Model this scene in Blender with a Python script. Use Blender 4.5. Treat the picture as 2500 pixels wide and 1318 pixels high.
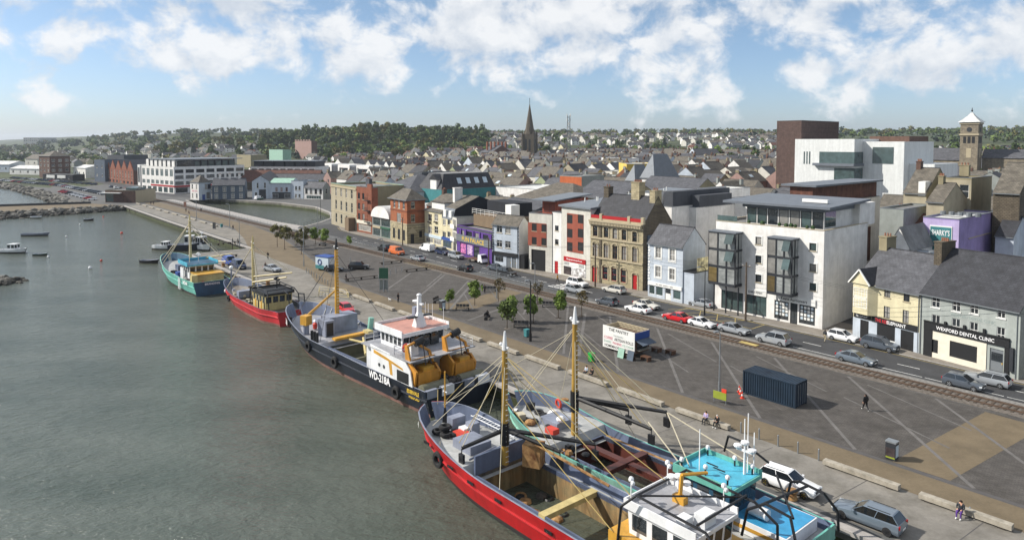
import bpy, bmesh, math, random
from mathutils import Vector, Matrix, noise
from mathutils.geometry import delaunay_2d_cdt, tessellate_polygon
R = math.radians
S = bpy.context.scene
COL = S.collection
for o in list(bpy.data.objects): bpy.data.objects.remove(o)
# ------------------------------------------------------------------ camera
F = 1700.0; PITCH = R(3); HC = 28.0; CY = 345 + F * math.tan(PITCH)
cam = bpy.data.cameras.new('camera'); camo = bpy.data.objects.new('camera', cam); COL.objects.link(camo)
cam.sensor_width = 36; cam.lens = 36 * F / 2500; cam.shift_y = -(659 - CY) / 2500
cam.clip_start = 1; cam.clip_end = 20000
camo.location = (0, 0, HC); camo.rotation_euler = (R(90) - PITCH, 0, 0)
S.camera = camo
# ------------------------------------------------------------------ sky, sun, exposure
SUN = Vector((-0.80, 0.06, 0.62)).normalized()
wd = bpy.data.worlds.new('World'); S.world = wd; wd.use_nodes = True
nt = wd.node_tree; N = nt.nodes; Lk = nt.links; N.clear()
def wn(t, **k):
    n = N.new(t)
    for a, b in k.items(): setattr(n, a, b)
    return n
wo = wn('ShaderNodeOutputWorld'); bg = wn('ShaderNodeBackground')
sk = wn('ShaderNodeTexSky', sky_type='NISHITA', sun_disc=False, sun_elevation=math.asin(SUN.z),
        sun_rotation=math.atan2(SUN.x, SUN.y), air_density=1.0, dust_density=0.7, ozone_density=2.2)
tc = wn('ShaderNodeTexCoord'); sep = wn('ShaderNodeSeparateXYZ'); Lk.new(tc.outputs['Generated'], sep.inputs[0])
def mth(op, a, b=None):
    n = wn('ShaderNodeMath', operation=op)
    for i, s in enumerate((a, b)):
        if s is None: continue
        if isinstance(s, (int, float)): n.inputs[i].default_value = s
        else: Lk.new(s, n.inputs[i])
    return n.outputs[0]
comb = wn('ShaderNodeCombineXYZ')
Lk.new(sep.outputs[0], comb.inputs[0]); Lk.new(sep.outputs[1], comb.inputs[1]); Lk.new(mth('MULTIPLY', sep.outputs[2], 1.25), comb.inputs[2])
def nz(scale, det, rough, off, dist=0.0):
    mp = wn('ShaderNodeMapping'); mp.inputs['Location'].default_value = off; Lk.new(comb.outputs[0], mp.inputs[0])
    n = wn('ShaderNodeTexNoise'); n.inputs['Scale'].default_value = scale; n.inputs['Detail'].default_value = det
    n.inputs['Roughness'].default_value = rough; n.inputs['Distortion'].default_value = dist
    Lk.new(mp.outputs[0], n.inputs['Vector']); return n.outputs['Fac']
OFS = (7.7, 1.2, 0.5)
big = nz(4.6, 3, 0.5, OFS)
puff = nz(13, 12, 0.58, (OFS[0] * 2, 1.7, 0.3), 0.2)
rise = wn('ShaderNodeMapRange'); rise.inputs[1].default_value = 0.01; rise.inputs[2].default_value = 0.10; rise.inputs[3].default_value = -0.11; rise.inputs[4].default_value = 0.07
Lk.new(sep.outputs[2], rise.inputs[0])
dens = mth('ADD', mth('ADD', mth('MULTIPLY', big, 0.45), mth('MULTIPLY', puff, 0.80)), rise.outputs[0])
cr = wn('ShaderNodeValToRGB'); cr.color_ramp.elements[0].position = 0.605; cr.color_ramp.elements[1].position = 0.745
cr.color_ramp.interpolation = 'EASE'
Lk.new(dens, cr.inputs[0])
# cloud brightness: lit crests, greyer thick parts
thick = wn('ShaderNodeValToRGB'); thick.color_ramp.elements[0].position = 0.36; thick.color_ramp.elements[1].position = 0.62
thick.color_ramp.elements[0].color = (0.68, 0.73, 0.80, 1); thick.color_ramp.elements[1].color = (1, 1, 1, 1)
Lk.new(mth('SUBTRACT', mth('ADD', 0.5, mth('MULTIPLY', puff, 1.0)), mth('MULTIPLY', nz(13, 6, 0.56, (OFS[0] * 2 + .015, 1.7, 0.3 + .035), 0.15), 1.0)), thick.inputs[0])
cl = wn('ShaderNodeMix', data_type='RGBA', blend_type='MULTIPLY'); cl.inputs[0].default_value = 1
cl.inputs[6].default_value = (8.5, 8.55, 8.6, 1); Lk.new(thick.outputs[0], cl.inputs[7])
hz = wn('ShaderNodeValToRGB'); hz.color_ramp.elements[0].position = 0.0; hz.color_ramp.elements[1].position = 0.22
hz.color_ramp.elements[0].color = (0.88, 1.04, 1.42, 1); hz.color_ramp.elements[1].color = (1.0, 1.03, 1.05, 1); Lk.new(sep.outputs[2], hz.inputs[0])
sk2 = wn('ShaderNodeMix', data_type='RGBA', blend_type='MULTIPLY'); sk2.inputs[0].default_value = 1; Lk.new(sk.outputs[0], sk2.inputs[6]); Lk.new(hz.outputs[0], sk2.inputs[7])
mx = wn('ShaderNodeMix', data_type='RGBA')
Lk.new(mth('MULTIPLY', cr.outputs[0], 0.9), mx.inputs[0]); Lk.new(sk2.outputs[2], mx.inputs[6]); Lk.new(cl.outputs[2], mx.inputs[7])
Lk.new(mx.outputs[2], bg.inputs['Color']); bg.inputs['Strength'].default_value = 0.095
Lk.new(bg.outputs[0], wo.inputs[0])
sun = bpy.data.lights.new('sun', 'SUN'); suno = bpy.data.objects.new('sun', sun); COL.objects.link(suno)
sun.energy = 5.0; sun.angle = R(0.55); sun.color = (1.0, 0.945, 0.86)
suno.location = (-300, 0, 300); suno.rotation_euler = SUN.to_track_quat('Z', 'Y').to_euler()
vs = S.view_settings; vs.view_transform = 'Standard'; vs.look = 'None'; vs.exposure = 0.27; vs.gamma = 1.0; vs.use_curve_mapping = False
S.cycles.use_denoising = True; S.cycles.max_bounces = 6; S.cycles.diffuse_bounces = 3; S.cycles.glossy_bounces = 3
S.cycles.transmission_bounces = 3; S.cycles.transparent_max_bounces = 6; S.cycles.caustics_reflective = False; S.cycles.caustics_refractive = False
S.cycles.volume_bounces = 0; S.cycles.sample_clamp_indirect = 4
# ------------------------------------------------------------------ coordinates: photo ray -> ground, and the quay frame (u along, v inland)
def ray(px, py):
    a = (px - 1250) / F; b = (CY - py) / F
    return Vector((a, math.cos(PITCH) + b * math.sin(PITCH), -math.sin(PITCH) + b * math.cos(PITCH)))
def at(px, py, z=0.0):
    d = ray(px, py); t = (z - HC) / d.z; return Vector((d.x * t, d.y * t, z))
def atd(px, py, y):
    d = ray(px, py); t = y / d.y; return Vector((d.x * t, y, HC + d.z * t))
QA = R(40.5); QO = Vector((19.5, 55.3)); UU = Vector((-math.sin(QA), math.cos(QA))); VV = Vector((math.cos(QA), math.sin(QA)))
def W(u, v, z=0.0):
    p = QO + UU * u + VV * v; return Vector((p.x, p.y, z))
def UV(p):
    d = Vector((p[0], p[1])) - QO; return d.dot(UU), d.dot(VV)
RZ_BOAT = math.atan2(UU.y, UU.x); RZ_FACE = math.atan2(-UU.y, -UU.x)
def sstep(a, b, x):
    t = max(0.0, min(1.0, (x - a) / (b - a))); return t * t * (3 - 2 * t)
def T(x, y):
    u, v = UV((x, y))
    h = 7.0 * sstep(75, 230, v) + 5.0 * sstep(220, 420, v)
    r = math.hypot(x, y)
    h += (24 + 8 * noise.noise((x * .0017, y * .0017, 0))) * sstep(720, 1250, r) * sstep(10, 500, v)
    h += 13 * sstep(1300, 2100, r) * sstep(60, 700, v)
    h += 14 * math.exp(-((x + 185) / 190) ** 2 - ((y - 930) / 150) ** 2)
    return h
# ------------------------------------------------------------------ materials
M = {}
def mat(name, col, rough=0.8, var=0.18, scale=1.5, metal=0.0, bump=0.0, streak=0.0, col2=None, rnd=0.0, spec=0.4, bscale=None, coords='Object', fine=0.0, grime=0.0):
    m = bpy.data.materials.new(name); m.use_nodes = True; nt = m.node_tree; n = nt.nodes; l = nt.links
    b = n['Principled BSDF']; b.inputs['Roughness'].default_value = rough; b.inputs['Metallic'].default_value = metal
    b.inputs['Specular IOR Level'].default_value = spec
    c = (*col, 1)
    t = n.new('ShaderNodeTexCoord'); co = t.outputs[coords]
    def noi(sc, det, rg=0.6, st=None):
        v = co
        if st:
            mp = n.new('ShaderNodeMapping'); mp.inputs['Scale'].default_value = st; l.new(co, mp.inputs[0]); v = mp.outputs[0]
        x = n.new('ShaderNodeTexNoise'); x.inputs['Scale'].default_value = sc; x.inputs['Detail'].default_value = det; x.inputs['Roughness'].default_value = rg
        l.new(v, x.inputs['Vector']); return x.outputs['Fac']
    def ramp(f, p0, p1, c0, c1):
        r = n.new('ShaderNodeValToRGB'); r.color_ramp.elements[0].position = p0; r.color_ramp.elements[1].position = p1
        r.color_ramp.elements[0].color = c0; r.color_ramp.elements[1].color = c1; l.new(f, r.inputs[0]); return r.outputs[0]
    def mul(a, b2):
        x = n.new('ShaderNodeMix'); x.data_type = 'RGBA'; x.blend_type = 'MULTIPLY'; x.inputs[0].default_value = 1
        l.new(a, x.inputs[6]); l.new(b2, x.inputs[7]); return x.outputs[2]
    lo = tuple(max(0, k * (1 - var)) for k in col) + (1,); hi = tuple(min(1, k * (1 + var)) for k in (col2 or col)) + (1,)
    out = ramp(noi(scale, 6), 0.3, 0.7, lo, hi)
    if fine: out = mul(out, ramp(noi(scale * 14, 3), 0.3, 0.7, (1 - fine,) * 3 + (1,), (1 + fine * .3,) * 3 + (1,)))
    if streak: out = mul(out, ramp(noi(1.3, 5, 0.7, (1, 1, 0.09)), 0.42, 0.62, (1 - streak,) * 3 + (1,), (1, 1, 1, 1)))
    if grime: out = mul(out, ramp(noi(0.35, 8, 0.72), 0.36, 0.56, (1 - grime, 1 - grime * 1.02, 1 - grime * 1.1, 1), (1, 1, 1, 1)))
    if rnd:
        oi = n.new('ShaderNodeObjectInfo')
        out = mul(out, ramp(oi.outputs['Random'], 0, 1, (1 - rnd,) * 3 + (1,), (1, 1, 1, 1)))
    l.new(out, b.inputs['Base Color'])
    if bump:
        bp = n.new('ShaderNodeBump'); bp.inputs['Strength'].default_value = bump; bp.inputs['Distance'].default_value = 0.05
        l.new(noi(bscale or scale * 6, 4), bp.inputs['Height']); l.new(bp.outputs[0], b.inputs['Normal'])
    M[name] = m; return m
def C(h):
    h = h.lstrip('#'); return tuple(((int(h[i:i + 2], 16) / 255) / 12.92 if int(h[i:i + 2], 16) / 255 < .04 else ((int(h[i:i + 2], 16) / 255 + .055) / 1.055) ** 2.4) for i in (0, 2, 4))
def pattern(name, kind, c1, c2, sx, sy, mortar=0.03, rough=0.85, coords='Object', var=0.2, rot=0.0, bump=0.2, streak=0.15, grime=0.0):
    """brick / slate / corrugated surface too fine to pick apart"""
    m = mat(name, c1, rough=rough, var=var, scale=0.8, streak=streak, grime=grime); nt = m.node_tree; n = nt.nodes; l = nt.links; b = n['Principled BSDF']
    src = b.inputs['Base Color'].links[0].from_socket
    t = n.new('ShaderNodeTexCoord'); mp = n.new('ShaderNodeMapping'); mp.inputs['Rotation'].default_value = (R(90) if kind == 'wall' else 0, 0, rot)
    l.new(t.outputs[coords], mp.inputs[0])
    br = n.new('ShaderNodeTexBrick'); br.inputs['Color1'].default_value = (1, 1, 1, 1); br.inputs['Color2'].default_value = (.72, .72, .72, 1)
    br.inputs['Mortar'].default_value = (*[min(1.5, c2[i] / max(.01, c1[i])) for i in range(3)], 1)
    br.inputs['Scale'].default_value = 1; br.inputs['Brick Width'].default_value = sx; br.inputs['Row Height'].default_value = sy; br.inputs['Mortar Size'].default_value = mortar
    l.new(mp.outputs[0], br.inputs['Vector'])
    x = n.new('ShaderNodeMix'); x.data_type = 'RGBA'; x.blend_type = 'MULTIPLY'; x.inputs[0].default_value = 1
    l.new(src, x.inputs[6]); l.new(br.outputs['Color'], x.inputs[7]); l.new(x.outputs[2], b.inputs['Base Color'])
    if bump:
        bp = n.new('ShaderNodeBump'); bp.inputs['Strength'].default_value = bump; bp.inputs['Distance'].default_value = 0.02
        l.new(br.outputs['Fac'], bp.inputs['Height']); bp.invert = True; l.new(bp.outputs[0], b.inputs['Normal'])
    return m
def glassmat(name, col, rough=0.06, rnd=0.5, spec=0.8):
    m = mat(name, col, rough=rough, var=0.35, scale=0.7, rnd=rnd, spec=spec); return m
# ------------------------------------------------------------------ mesh builder
class MB:
    def __init__(s): s.v = []; s.f = []; s.mi = []; s.ms = []
    def k(s, m):
        m = M[m] if isinstance(m, str) else m
        if m not in s.ms: s.ms.append(m)
        return s.ms.index(m)
    def poly(s, pts, m):
        i = len(s.v); s.v += [tuple(p) for p in pts]; s.f.append(tuple(range(i, i + len(pts)))); s.mi.append(s.k(m)); return s
    def hexa(s, b, t, m, cap=True):
        """b, t: matching loops (ccw from above)"""
        i = len(s.v); n = len(b); k = s.k(m); s.v += [tuple(p) for p in b] + [tuple(p) for p in t]
        for a in range(n):
            c = (a + 1) % n; s.f.append((i + a, i + c, i + n + c, i + n + a)); s.mi.append(k)
        if cap: s.f += [tuple(range(i + n, i + 2 * n)), tuple(range(i + n - 1, i - 1, -1))]; s.mi += [k, k]
        return s
    def bx(s, x0, y0, z0, x1, y1, z1, m):
        return s.hexa([(x0, y0, z0), (x1, y0, z0), (x1, y1, z0), (x0, y1, z0)], [(x0, y0, z1), (x1, y0, z1), (x1, y1, z1), (x0, y1, z1)], m)
    def box(s, cx, cy, z0, sx, sy, sz, m, rz=0.0, tx=0.0, ty=0.0):
        c, n = math.cos(rz), math.sin(rz)
        def q(a, b): return (cx + a * c - b * n, cy + a * n + b * c)
        p = [(-sx / 2, -sy / 2), (sx / 2, -sy / 2), (sx / 2, sy / 2), (-sx / 2, sy / 2)]
        kx, ky = (sx / 2 - tx) / (sx / 2), (sy / 2 - ty) / (sy / 2)
        return s.hexa([(*q(a, b), z0) for a, b in p], [(*q(a * kx, b * ky), z0 + sz) for a, b in p], m)
    def cyl(s, p0, p1, r0, m, r1=None, n=8, cap=True):
        p0, p1 = Vector(p0), Vector(p1); r1 = r0 if r1 is None else r1; d = (p1 - p0)
        if d.length < 1e-6: return s
        d.normalize(); a = d.orthogonal().normalized(); b = d.cross(a)
        L = [(math.cos(6.2832 * i / n), math.sin(6.2832 * i / n)) for i in range(n)]
        return s.hexa([p0 + (a * x + b * y) * r0 for x, y in L], [p1 + (a * x + b * y) * r1 for x, y in L], m, cap)
    def tube(s, pts, r, m, n=5):
        for a, b in zip(pts, pts[1:]): s.cyl(a, b, r, m, n=n)
        return s
    def lathe(s, prof, m, o=(0, 0, 0), n=12):
        i = len(s.v); k = s.k(m)
        for r, z in prof:
            for a in range(n): s.v.append((o[0] + r * math.cos(6.2832 * a / n), o[1] + r * math.sin(6.2832 * a / n), o[2] + z))
        for j in range(len(prof) - 1):
            for a in range(n):
                c = (a + 1) % n; s.f.append((i + j * n + a, i + j * n + c, i + j * n + n + c, i + j * n + n + a)); s.mi.append(k)
        s.f.append(tuple(range(i + (len(prof) - 1) * n, i + len(prof) * n))); s.mi.append(k)
        return s
    def ext(s, poly, z0, z1, m): return s.hexa([(x, y, z0) for x, y in poly], [(x, y, z1) for x, y in poly], m)
    def prism(s, pts, vec, m):
        v = Vector(vec); return s.hexa([Vector(p) for p in pts], [Vector(p) + v for p in pts], m)
    def torus(s, c, ax, R0, r, m, n=12, k=6):
        c = Vector(c); d = Vector(ax).normalized(); a = d.orthogonal().normalized(); b = d.cross(a); i = len(s.v); kk = s.k(m)
        for q in range(n):
            t = 6.2832 * q / n; e = a * math.cos(t) + b * math.sin(t)
            for w in range(k):
                p = 6.2832 * w / k; s.v.append(tuple(c + e * (R0 + r * math.cos(p)) + d * (r * math.sin(p))))
        for q in range(n):
            for w in range(k):
                q2, w2 = (q + 1) % n, (w + 1) % k
                s.f.append((i + q * k + w, i + q2 * k + w, i + q2 * k + w2, i + q * k + w2)); s.mi.append(kk)
        return s
    def ball(s, c, r, m, n=8, sz=1.0):
        pr = [(max(1e-4, r * math.sin(math.pi * j / 6)), -r * sz * math.cos(math.pi * j / 6)) for j in range(7)]
        return s.lathe(pr, m, c, n)
    def mesh(s, name, smooth=None):
        me = bpy.data.meshes.new(name); me.from_pydata(s.v, [], s.f)
        for m in s.ms: me.materials.append(m)
        me.polygons.foreach_set('material_index', s.mi)
        if smooth is not None:
            me.polygons.foreach_set('use_smooth', [True] * len(s.f)); me.set_sharp_from_angle(angle=R(smooth))
        me.validate(); me.update(); return me
    def build(s, name, parent=None, smooth=None, loc=None, rz=0.0, fix=False):
        me = s.mesh(name, smooth)
        if fix:
            bm = bmesh.new(); bm.from_mesh(me); bmesh.ops.remove_doubles(bm, verts=bm.verts, dist=1e-4); bmesh.ops.recalc_face_normals(bm, faces=bm.faces); bm.to_mesh(me); bm.free()
            if smooth is not None: me.set_sharp_from_angle(angle=R(smooth))
        return put(name, me, parent, loc, rz)
def put(name, me, parent=None, loc=None, rz=0.0, sc=None):
    o = bpy.data.objects.new(name, me); COL.objects.link(o)
    if parent: o.parent = parent
    if loc is not None: o.location = loc
    if rz: o.rotation_euler = (0, 0, rz)
    if sc: o.scale = sc if hasattr(sc, '__len__') else (sc,) * 3
    return o
def tag(o, label, cat=None, group=None, kind=None):
    if label: o['label'] = label
    if cat: o['category'] = cat
    if group: o['group'] = group
    if kind: o['kind'] = kind
    return o
def empty(name, label, cat, loc=(0, 0, 0), rz=0.0, group=None):
    o = put(name, None, None, loc, rz); return tag(o, label, cat, group)
def struct(o): o['kind'] = 'structure'; return o
def dup(root, loc, rz=None, label=None, sc=None, group=None):
    def cp(o, par):
        c = o.copy(); COL.objects.link(c); c.parent = par
        for ch in o.children: cp(ch, c)
        return c
    r = cp(root, None); r.location = loc
    if rz is not None: r.rotation_euler = (0, 0, rz)
    if label: r['label'] = label
    if group: r['group'] = group
    if sc: r.scale = sc if hasattr(sc, '__len__') else (sc,) * 3
    return r
def text(name, body, parent, loc, width, m, height=None, rot=(R(90), 0, 0), bold=0.012, ext=0.01, align='CENTER'):
    cu = bpy.data.curves.new('t', 'FONT'); cu.body = body; cu.align_x = align; cu.extrude = 0.0; cu.offset = bold; cu.size = 1; cu.resolution_u = 2
    t = bpy.data.objects.new('t', cu); me = bpy.data.meshes.new_from_object(t)
    xs = [v.co.x for v in me.vertices]; ys = [v.co.y for v in me.vertices]
    if not xs: return None
    w = max(xs) - min(xs); h = max(ys) - min(ys); sx = width / w; sy = (height / h) if height else sx
    cx = (max(xs) + min(xs)) / 2
    for v in me.vertices: v.co.x = (v.co.x - cx) * sx; v.co.y = (v.co.y - min(ys)) * sy
    me.materials.clear(); me.materials.append(M[m] if isinstance(m, str) else m)
    bpy.data.objects.remove(t); bpy.data.curves.remove(cu)
    o = put(name, me, parent, loc); o.rotation_euler = rot; return o
RND = random.Random(7)
# ================================================================== materials
mat('asphalt_town', (0.10, 0.10, 0.098), 0.9, 0.25, 0.25, grime=0.2)
mat('grass_slope', (.032, .045, .018), .95, .4, .012, col2=(.06, .075, .028), grime=.3)
mat('asphalt_road', (0.052, 0.053, 0.056), 0.85, 0.25, 0.4, bump=0.1, bscale=30, fine=0.15)
mat('concrete_apron', (0.215, 0.2, 0.175), 0.9, 0.22, 0.22, bump=0.1, bscale=12, fine=0.12, grime=0.3)
mat('concrete_wall', (0.22, 0.21, 0.17), 0.9, 0.3, 0.8, bump=0.3, streak=0.5)
mat('weed_wall', (0.06, 0.075, 0.025), 0.9, 0.4, 0.9, bump=0.3, streak=0.4)
mat('resin_brown', (0.158, 0.123, 0.077), 0.9, 0.14, 0.3, bump=0.1, bscale=30, fine=0.12, grime=0.16)
mat('pavement_slab', (0.24, 0.215, 0.185), 0.9, 0.18, 0.5, bump=0.1, fine=0.1, grime=0.2)
mat('kerb_stone', (0.33, 0.31, 0.29), 0.85, 0.15, 1.5)
mat('border_stone', (0.085, 0.08, 0.078), 0.85, 0.2, 1.0)
mat('pale_band', (0.14, 0.132, 0.125), 0.9, 0.2, 0.8, fine=0.2)
mat('paint_white', (0.72, 0.72, 0.70), 0.7, 0.25, 2.0, grime=0.3)
mat('paint_yellow', (0.46, 0.36, 0.13), 0.7, 0.25, 2.0, grime=0.3)
mat('ballast', (0.15, 0.13, 0.11), 0.95, 0.5, 3.0, bump=0.8, bscale=9, fine=0.35)
mat('ballast_pale', (0.24, 0.23, 0.215), 0.95, 0.4, 3.0, bump=0.7, bscale=9, fine=0.35)
mat('sleeper_wood', (0.10, 0.075, 0.055), 0.9, 0.3, 2.0, rnd=0.4)
mat('rail_steel', (0.13, 0.085, 0.06), 0.55, 0.25, 2.0, metal=0.4)
mat('rock', (0.21, 0.20, 0.175), 0.95, 0.35, 0.5, bump=0.5, rnd=0.5)
mat('rock_wet', (0.06, 0.056, 0.045), 0.8, 0.35, 0.5, bump=0.5, rnd=0.4)
pattern('plaza_paver', 'floor', (0.098, 0.089, 0.08), (0.055, 0.05, 0.047), 0.42, 0.21, 0.02, rot=R(40.5), bump=0.15, streak=0.0, var=0.2, grime=.28)
# water: murky green-grey, small wind ripples over longer swell
def water_mat():
    m = bpy.data.materials.new('water'); m.use_nodes = True; n = m.node_tree.nodes; l = m.node_tree.links; b = n['Principled BSDF']
    b.inputs['Roughness'].default_value = 0.12; b.inputs['IOR'].default_value = 1.33; b.inputs['Specular IOR Level'].default_value = 0.5
    t = n.new('ShaderNodeTexCoord')
    def noi(sc, det, st, rg=0.55, ds=0.0):
        mp = n.new('ShaderNodeMapping'); mp.inputs['Scale'].default_value = st; mp.inputs['Rotation'].default_value = (0, 0, R(18)); l.new(t.outputs['Object'], mp.inputs[0])
        x = n.new('ShaderNodeTexNoise'); x.inputs['Scale'].default_value = sc; x.inputs['Detail'].default_value = det; x.inputs['Roughness'].default_value = rg; x.inputs['Distortion'].default_value = ds
        l.new(mp.outputs[0], x.inputs['Vector']); return x.outputs['Fac']
    r = n.new('ShaderNodeValToRGB'); e = r.color_ramp.elements; e[0].position = .3; e[1].position = .72
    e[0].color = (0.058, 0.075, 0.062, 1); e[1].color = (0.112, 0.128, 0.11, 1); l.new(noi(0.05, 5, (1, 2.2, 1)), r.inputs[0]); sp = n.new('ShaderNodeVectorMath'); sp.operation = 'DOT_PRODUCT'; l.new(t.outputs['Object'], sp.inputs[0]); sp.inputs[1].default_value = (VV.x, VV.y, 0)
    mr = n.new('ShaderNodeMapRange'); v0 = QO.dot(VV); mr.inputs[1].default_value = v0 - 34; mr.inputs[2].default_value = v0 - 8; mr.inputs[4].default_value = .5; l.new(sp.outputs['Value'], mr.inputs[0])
    sm = n.new('ShaderNodeMix'); sm.data_type = 'RGBA'; l.new(mr.outputs[0], sm.inputs[0]); l.new(r.outputs[0], sm.inputs[6]); sm.inputs[7].default_value = (.062, .062, .034, 1); l.new(sm.outputs[2], b.inputs['Base Color'])   # silt tint and dark reflections along the quay, both painted into the colour
    a = n.new('ShaderNodeMath'); a.operation = 'MULTIPLY_ADD'; l.new(noi(0.5, 7, (1, 1.7, 1), 0.6, 0.0), a.inputs[0]); a.inputs[1].default_value = 1.0
    c = n.new('ShaderNodeMath'); c.operation = 'MULTIPLY'; l.new(noi(2.2, 3, (1, 1.8, 1), 0.55, 0.0), c.inputs[0]); c.inputs[1].default_value = 0.22; l.new(c.outputs[0], a.inputs[2])
    bp = n.new('ShaderNodeBump'); bp.inputs['Strength'].default_value = 0.75; bp.inputs['Distance'].default_value = 0.6; l.new(a.outputs[0], bp.inputs['Height']); l.new(bp.outputs[0], b.inputs['Normal'])
    M['water'] = m
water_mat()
# ================================================================== ground
WL = -2.0
OUT = [(-140, 0), (152, 0), (152, 15.5), (230, 16.0), (310, 17.5), (331, 8.5), (363, 4.5), (396, 5.4), (437, 3.2), (496, -.6), (560, -8.3), (700, -60), (1000, -260), (1800, -900), (4000, -2500), (5200, 0), (5200, 5200), (-140, 5200)]
BAS = [(189, 45.5), (208, 43.8), (238, 43.8), (270, 43.8), (302, 43.8), (322, 46), (327, 52), (318, 60), (304, 67), (280, 75), (251, 78), (225, 72), (207, 64), (196, 54)]
def inside(p, poly):
    c = False; j = len(poly) - 1
    for i in range(len(poly)):
        a, b = poly[i], poly[j]
        if (a[1] > p[1]) != (b[1] > p[1]) and p[0] < (b[0] - a[0]) * (p[1] - a[1]) / (b[1] - a[1]) + a[0]: c = not c
        j = i
    return c
def make_ground():
    o2 = [W(*p).xy for p in OUT]; b2 = [W(*p).xy for p in BAS]
    pts = list(o2) + list(b2); n = len(o2); k = len(b2)
    edges = [(i, (i + 1) % n) for i in range(n)] + [(n + i, n + (i + 1) % k) for i in range(k)]
    r = 40.0
    while r < 5600:
        for i in range(61):
            a = R(-56 + 112 * i / 60 + RND.uniform(-.5, .5)); p = Vector((r * math.sin(a), r * math.cos(a)))
            u, v = UV(p)
            if u > -135 and inside((u, v), OUT) and not (180 < u < 335 and 40 < v < 82): pts.append(p)
        r *= 1.075
    vs_, es_, fs_, _, _, _ = delaunay_2d_cdt(pts, edges, [], 0, 1e-4)
    V = [(p.x, p.y, T(p.x, p.y)) for p in vs_]; fc = []
    for f in fs_:
        c = sum((vs_[i] for i in f), Vector((0, 0))) / len(f); uv = UV(c)
        if inside(uv, OUT) and not inside(uv, BAS): fc.append(tuple(f))
    me = bpy.data.meshes.new('ground'); me.from_pydata(V, [], fc); me.materials.append(M['asphalt_town']); me.materials.append(M['grass_slope']); me.update()
    for f in me.polygons:
        if f.center.xy.length > 520: f.material_index = 1
    struct(put('ground', me))
make_ground()
def sheet(name, uvs, z, m, parent=None):
    pts = [W(u, v, z) for u, v in uvs]
    if sum(a.x * b.y - b.x * a.y for a, b in zip(pts, pts[1:] + pts[:1])) < 0: pts.reverse()
    tri = tessellate_polygon([pts]); me = bpy.data.meshes.new(name); me.from_pydata([tuple(p) for p in pts], [], [tuple(t) for t in tri])
    me.materials.append(M[m]); me.update()
    bm = bmesh.new(); bm.from_mesh(me); bmesh.ops.recalc_face_normals(bm, faces=bm.faces)
    if bm.faces and sum(f.normal.z for f in bm.faces) < 0: bmesh.ops.reverse_faces(bm, faces=bm.faces)
    bm.to_mesh(me); bm.free()
    o = put(name, me, parent); return o if parent else struct(o)
def strip(name, line, w0, w1, z, m, parent=None, h=None):
    """band between two offsets of a uv polyline (line: (u,v) pairs ordered by decreasing u)"""
    return sheet(name, [(u, v + w0) for u, v in line] + [(u, v + w1) for u, v in reversed(line)], z, m, parent)
# water (one sheet to the horizon)
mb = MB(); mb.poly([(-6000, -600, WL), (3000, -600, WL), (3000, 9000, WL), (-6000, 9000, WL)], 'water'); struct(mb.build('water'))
# quay walls: concrete face with weed at the tide line, coping and timber fenders as parts
def quay_wall(name, label, uvs, closed=False):
    root = empty(name, label, 'quay wall', W(*uvs[0]))
    o = root.location.copy(); mb = MB(); cop = MB(); wd_ = MB()
    seg = list(zip(uvs, uvs[1:] + ([uvs[0]] if closed else []))); seg = seg if closed else seg[:len(uvs) - 1]
    for a, b in seg:
        pa, pb = W(*a) - o, W(*b) - o; d = (pb - pa); L = d.length; d.normalize(); nrm = Vector((-d.y, d.x, 0)) * -1
        def q(p, z): return (p.x, p.y, z)
        mb.poly([q(pa, -5), q(pb, -5), q(pb, -1.15), q(pa, -1.15)], 'weed_wall'); mb.poly([q(pa, -1.15), q(pb, -1.15), q(pb, 0.02), q(pa, 0.02)], 'concrete_wall')
        for s in (1, ): 
            e = nrm * 0.06
            cop.hexa([q(pa + e, -.28), q(pb + e, -.28), q(pb - nrm * .75, -.28), q(pa - nrm * .75, -.28)], [q(pa + e, .05), q(pb + e, .05), q(pb - nrm * .75, .05), q(pa - nrm * .75, .05)], 'kerb_stone')
    mb.build('wall_face', root); cop.build('coping', root, fix=True)
    return root
qw = quay_wall('quay_wall', 'long concrete quay wall with green weed at the tide line beside the fishing boats', [(-140, 0), (152, 0), (152, 15.5), (230, 16.0), (310, 17.5)])
quay_wall('basin_wall', 'curved concrete wall round the small enclosed harbour basin', BAS, True)
for i in range(14):
    u = 158 + i * 11; p = W(u, 15.5 + 2 * (u - 152) / 158 - .06, 0) - qw.location
    mb = MB(); mb.box(p.x, p.y, -2.6, .35, .35, 2.4, 'sleeper_wood', RZ_BOAT); mb.build('timber_fender', qw)
# apron, brown path, plaza, road, pavements: sheets a few millimetres apart
sheet('quay_apron', [(-140, .76), (151.3, .76), (151.3, 16.3), (230, 16.8), (309, 18.2), (312, 26), (200, 25), (160, 23), (120, 12.9), (-140, 12.9)], 0.006, 'concrete_apron')
sheet('brown_path', [(-140, 8.7), (100, 8.7), (112, 12.4), (150, 13.5), (172, 20), (200, 26.5), (318, 26.8), (330, 33), (200, 33), (172, 30), (140, 23), (110, 15.5), (96, 12.6), (-140, 12.6)], 0.011, 'resin_brown')
sheet('plaza_paving', [(-140, 13.2), (94, 13.2), (110, 16), (140, 23.5), (172, 30.5), (200, 33.2), (200, 33.6), (-140, 33.0)], 0.006, 'plaza_paver')
strip('plaza_border', [(320, 12.9), (-140, 12.9)][1:] + [(98, 12.9)], -.3, .3, 0.018, 'border_stone')
sheet('brown_crossing', [(-5.7, 13.3), (-7.4, 32.6), (-12.3, 32.2), (-10.2, 13.3)], 0.012, 'resin_brown')
sheet('brown_walkway', [(66.5, 13.2), (62.5, 20), (64, 26), (66.5, 34), (71, 34), (69.5, 26), (67.5, 20), (72, 13.2)], 0.012, 'resin_brown')
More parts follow.
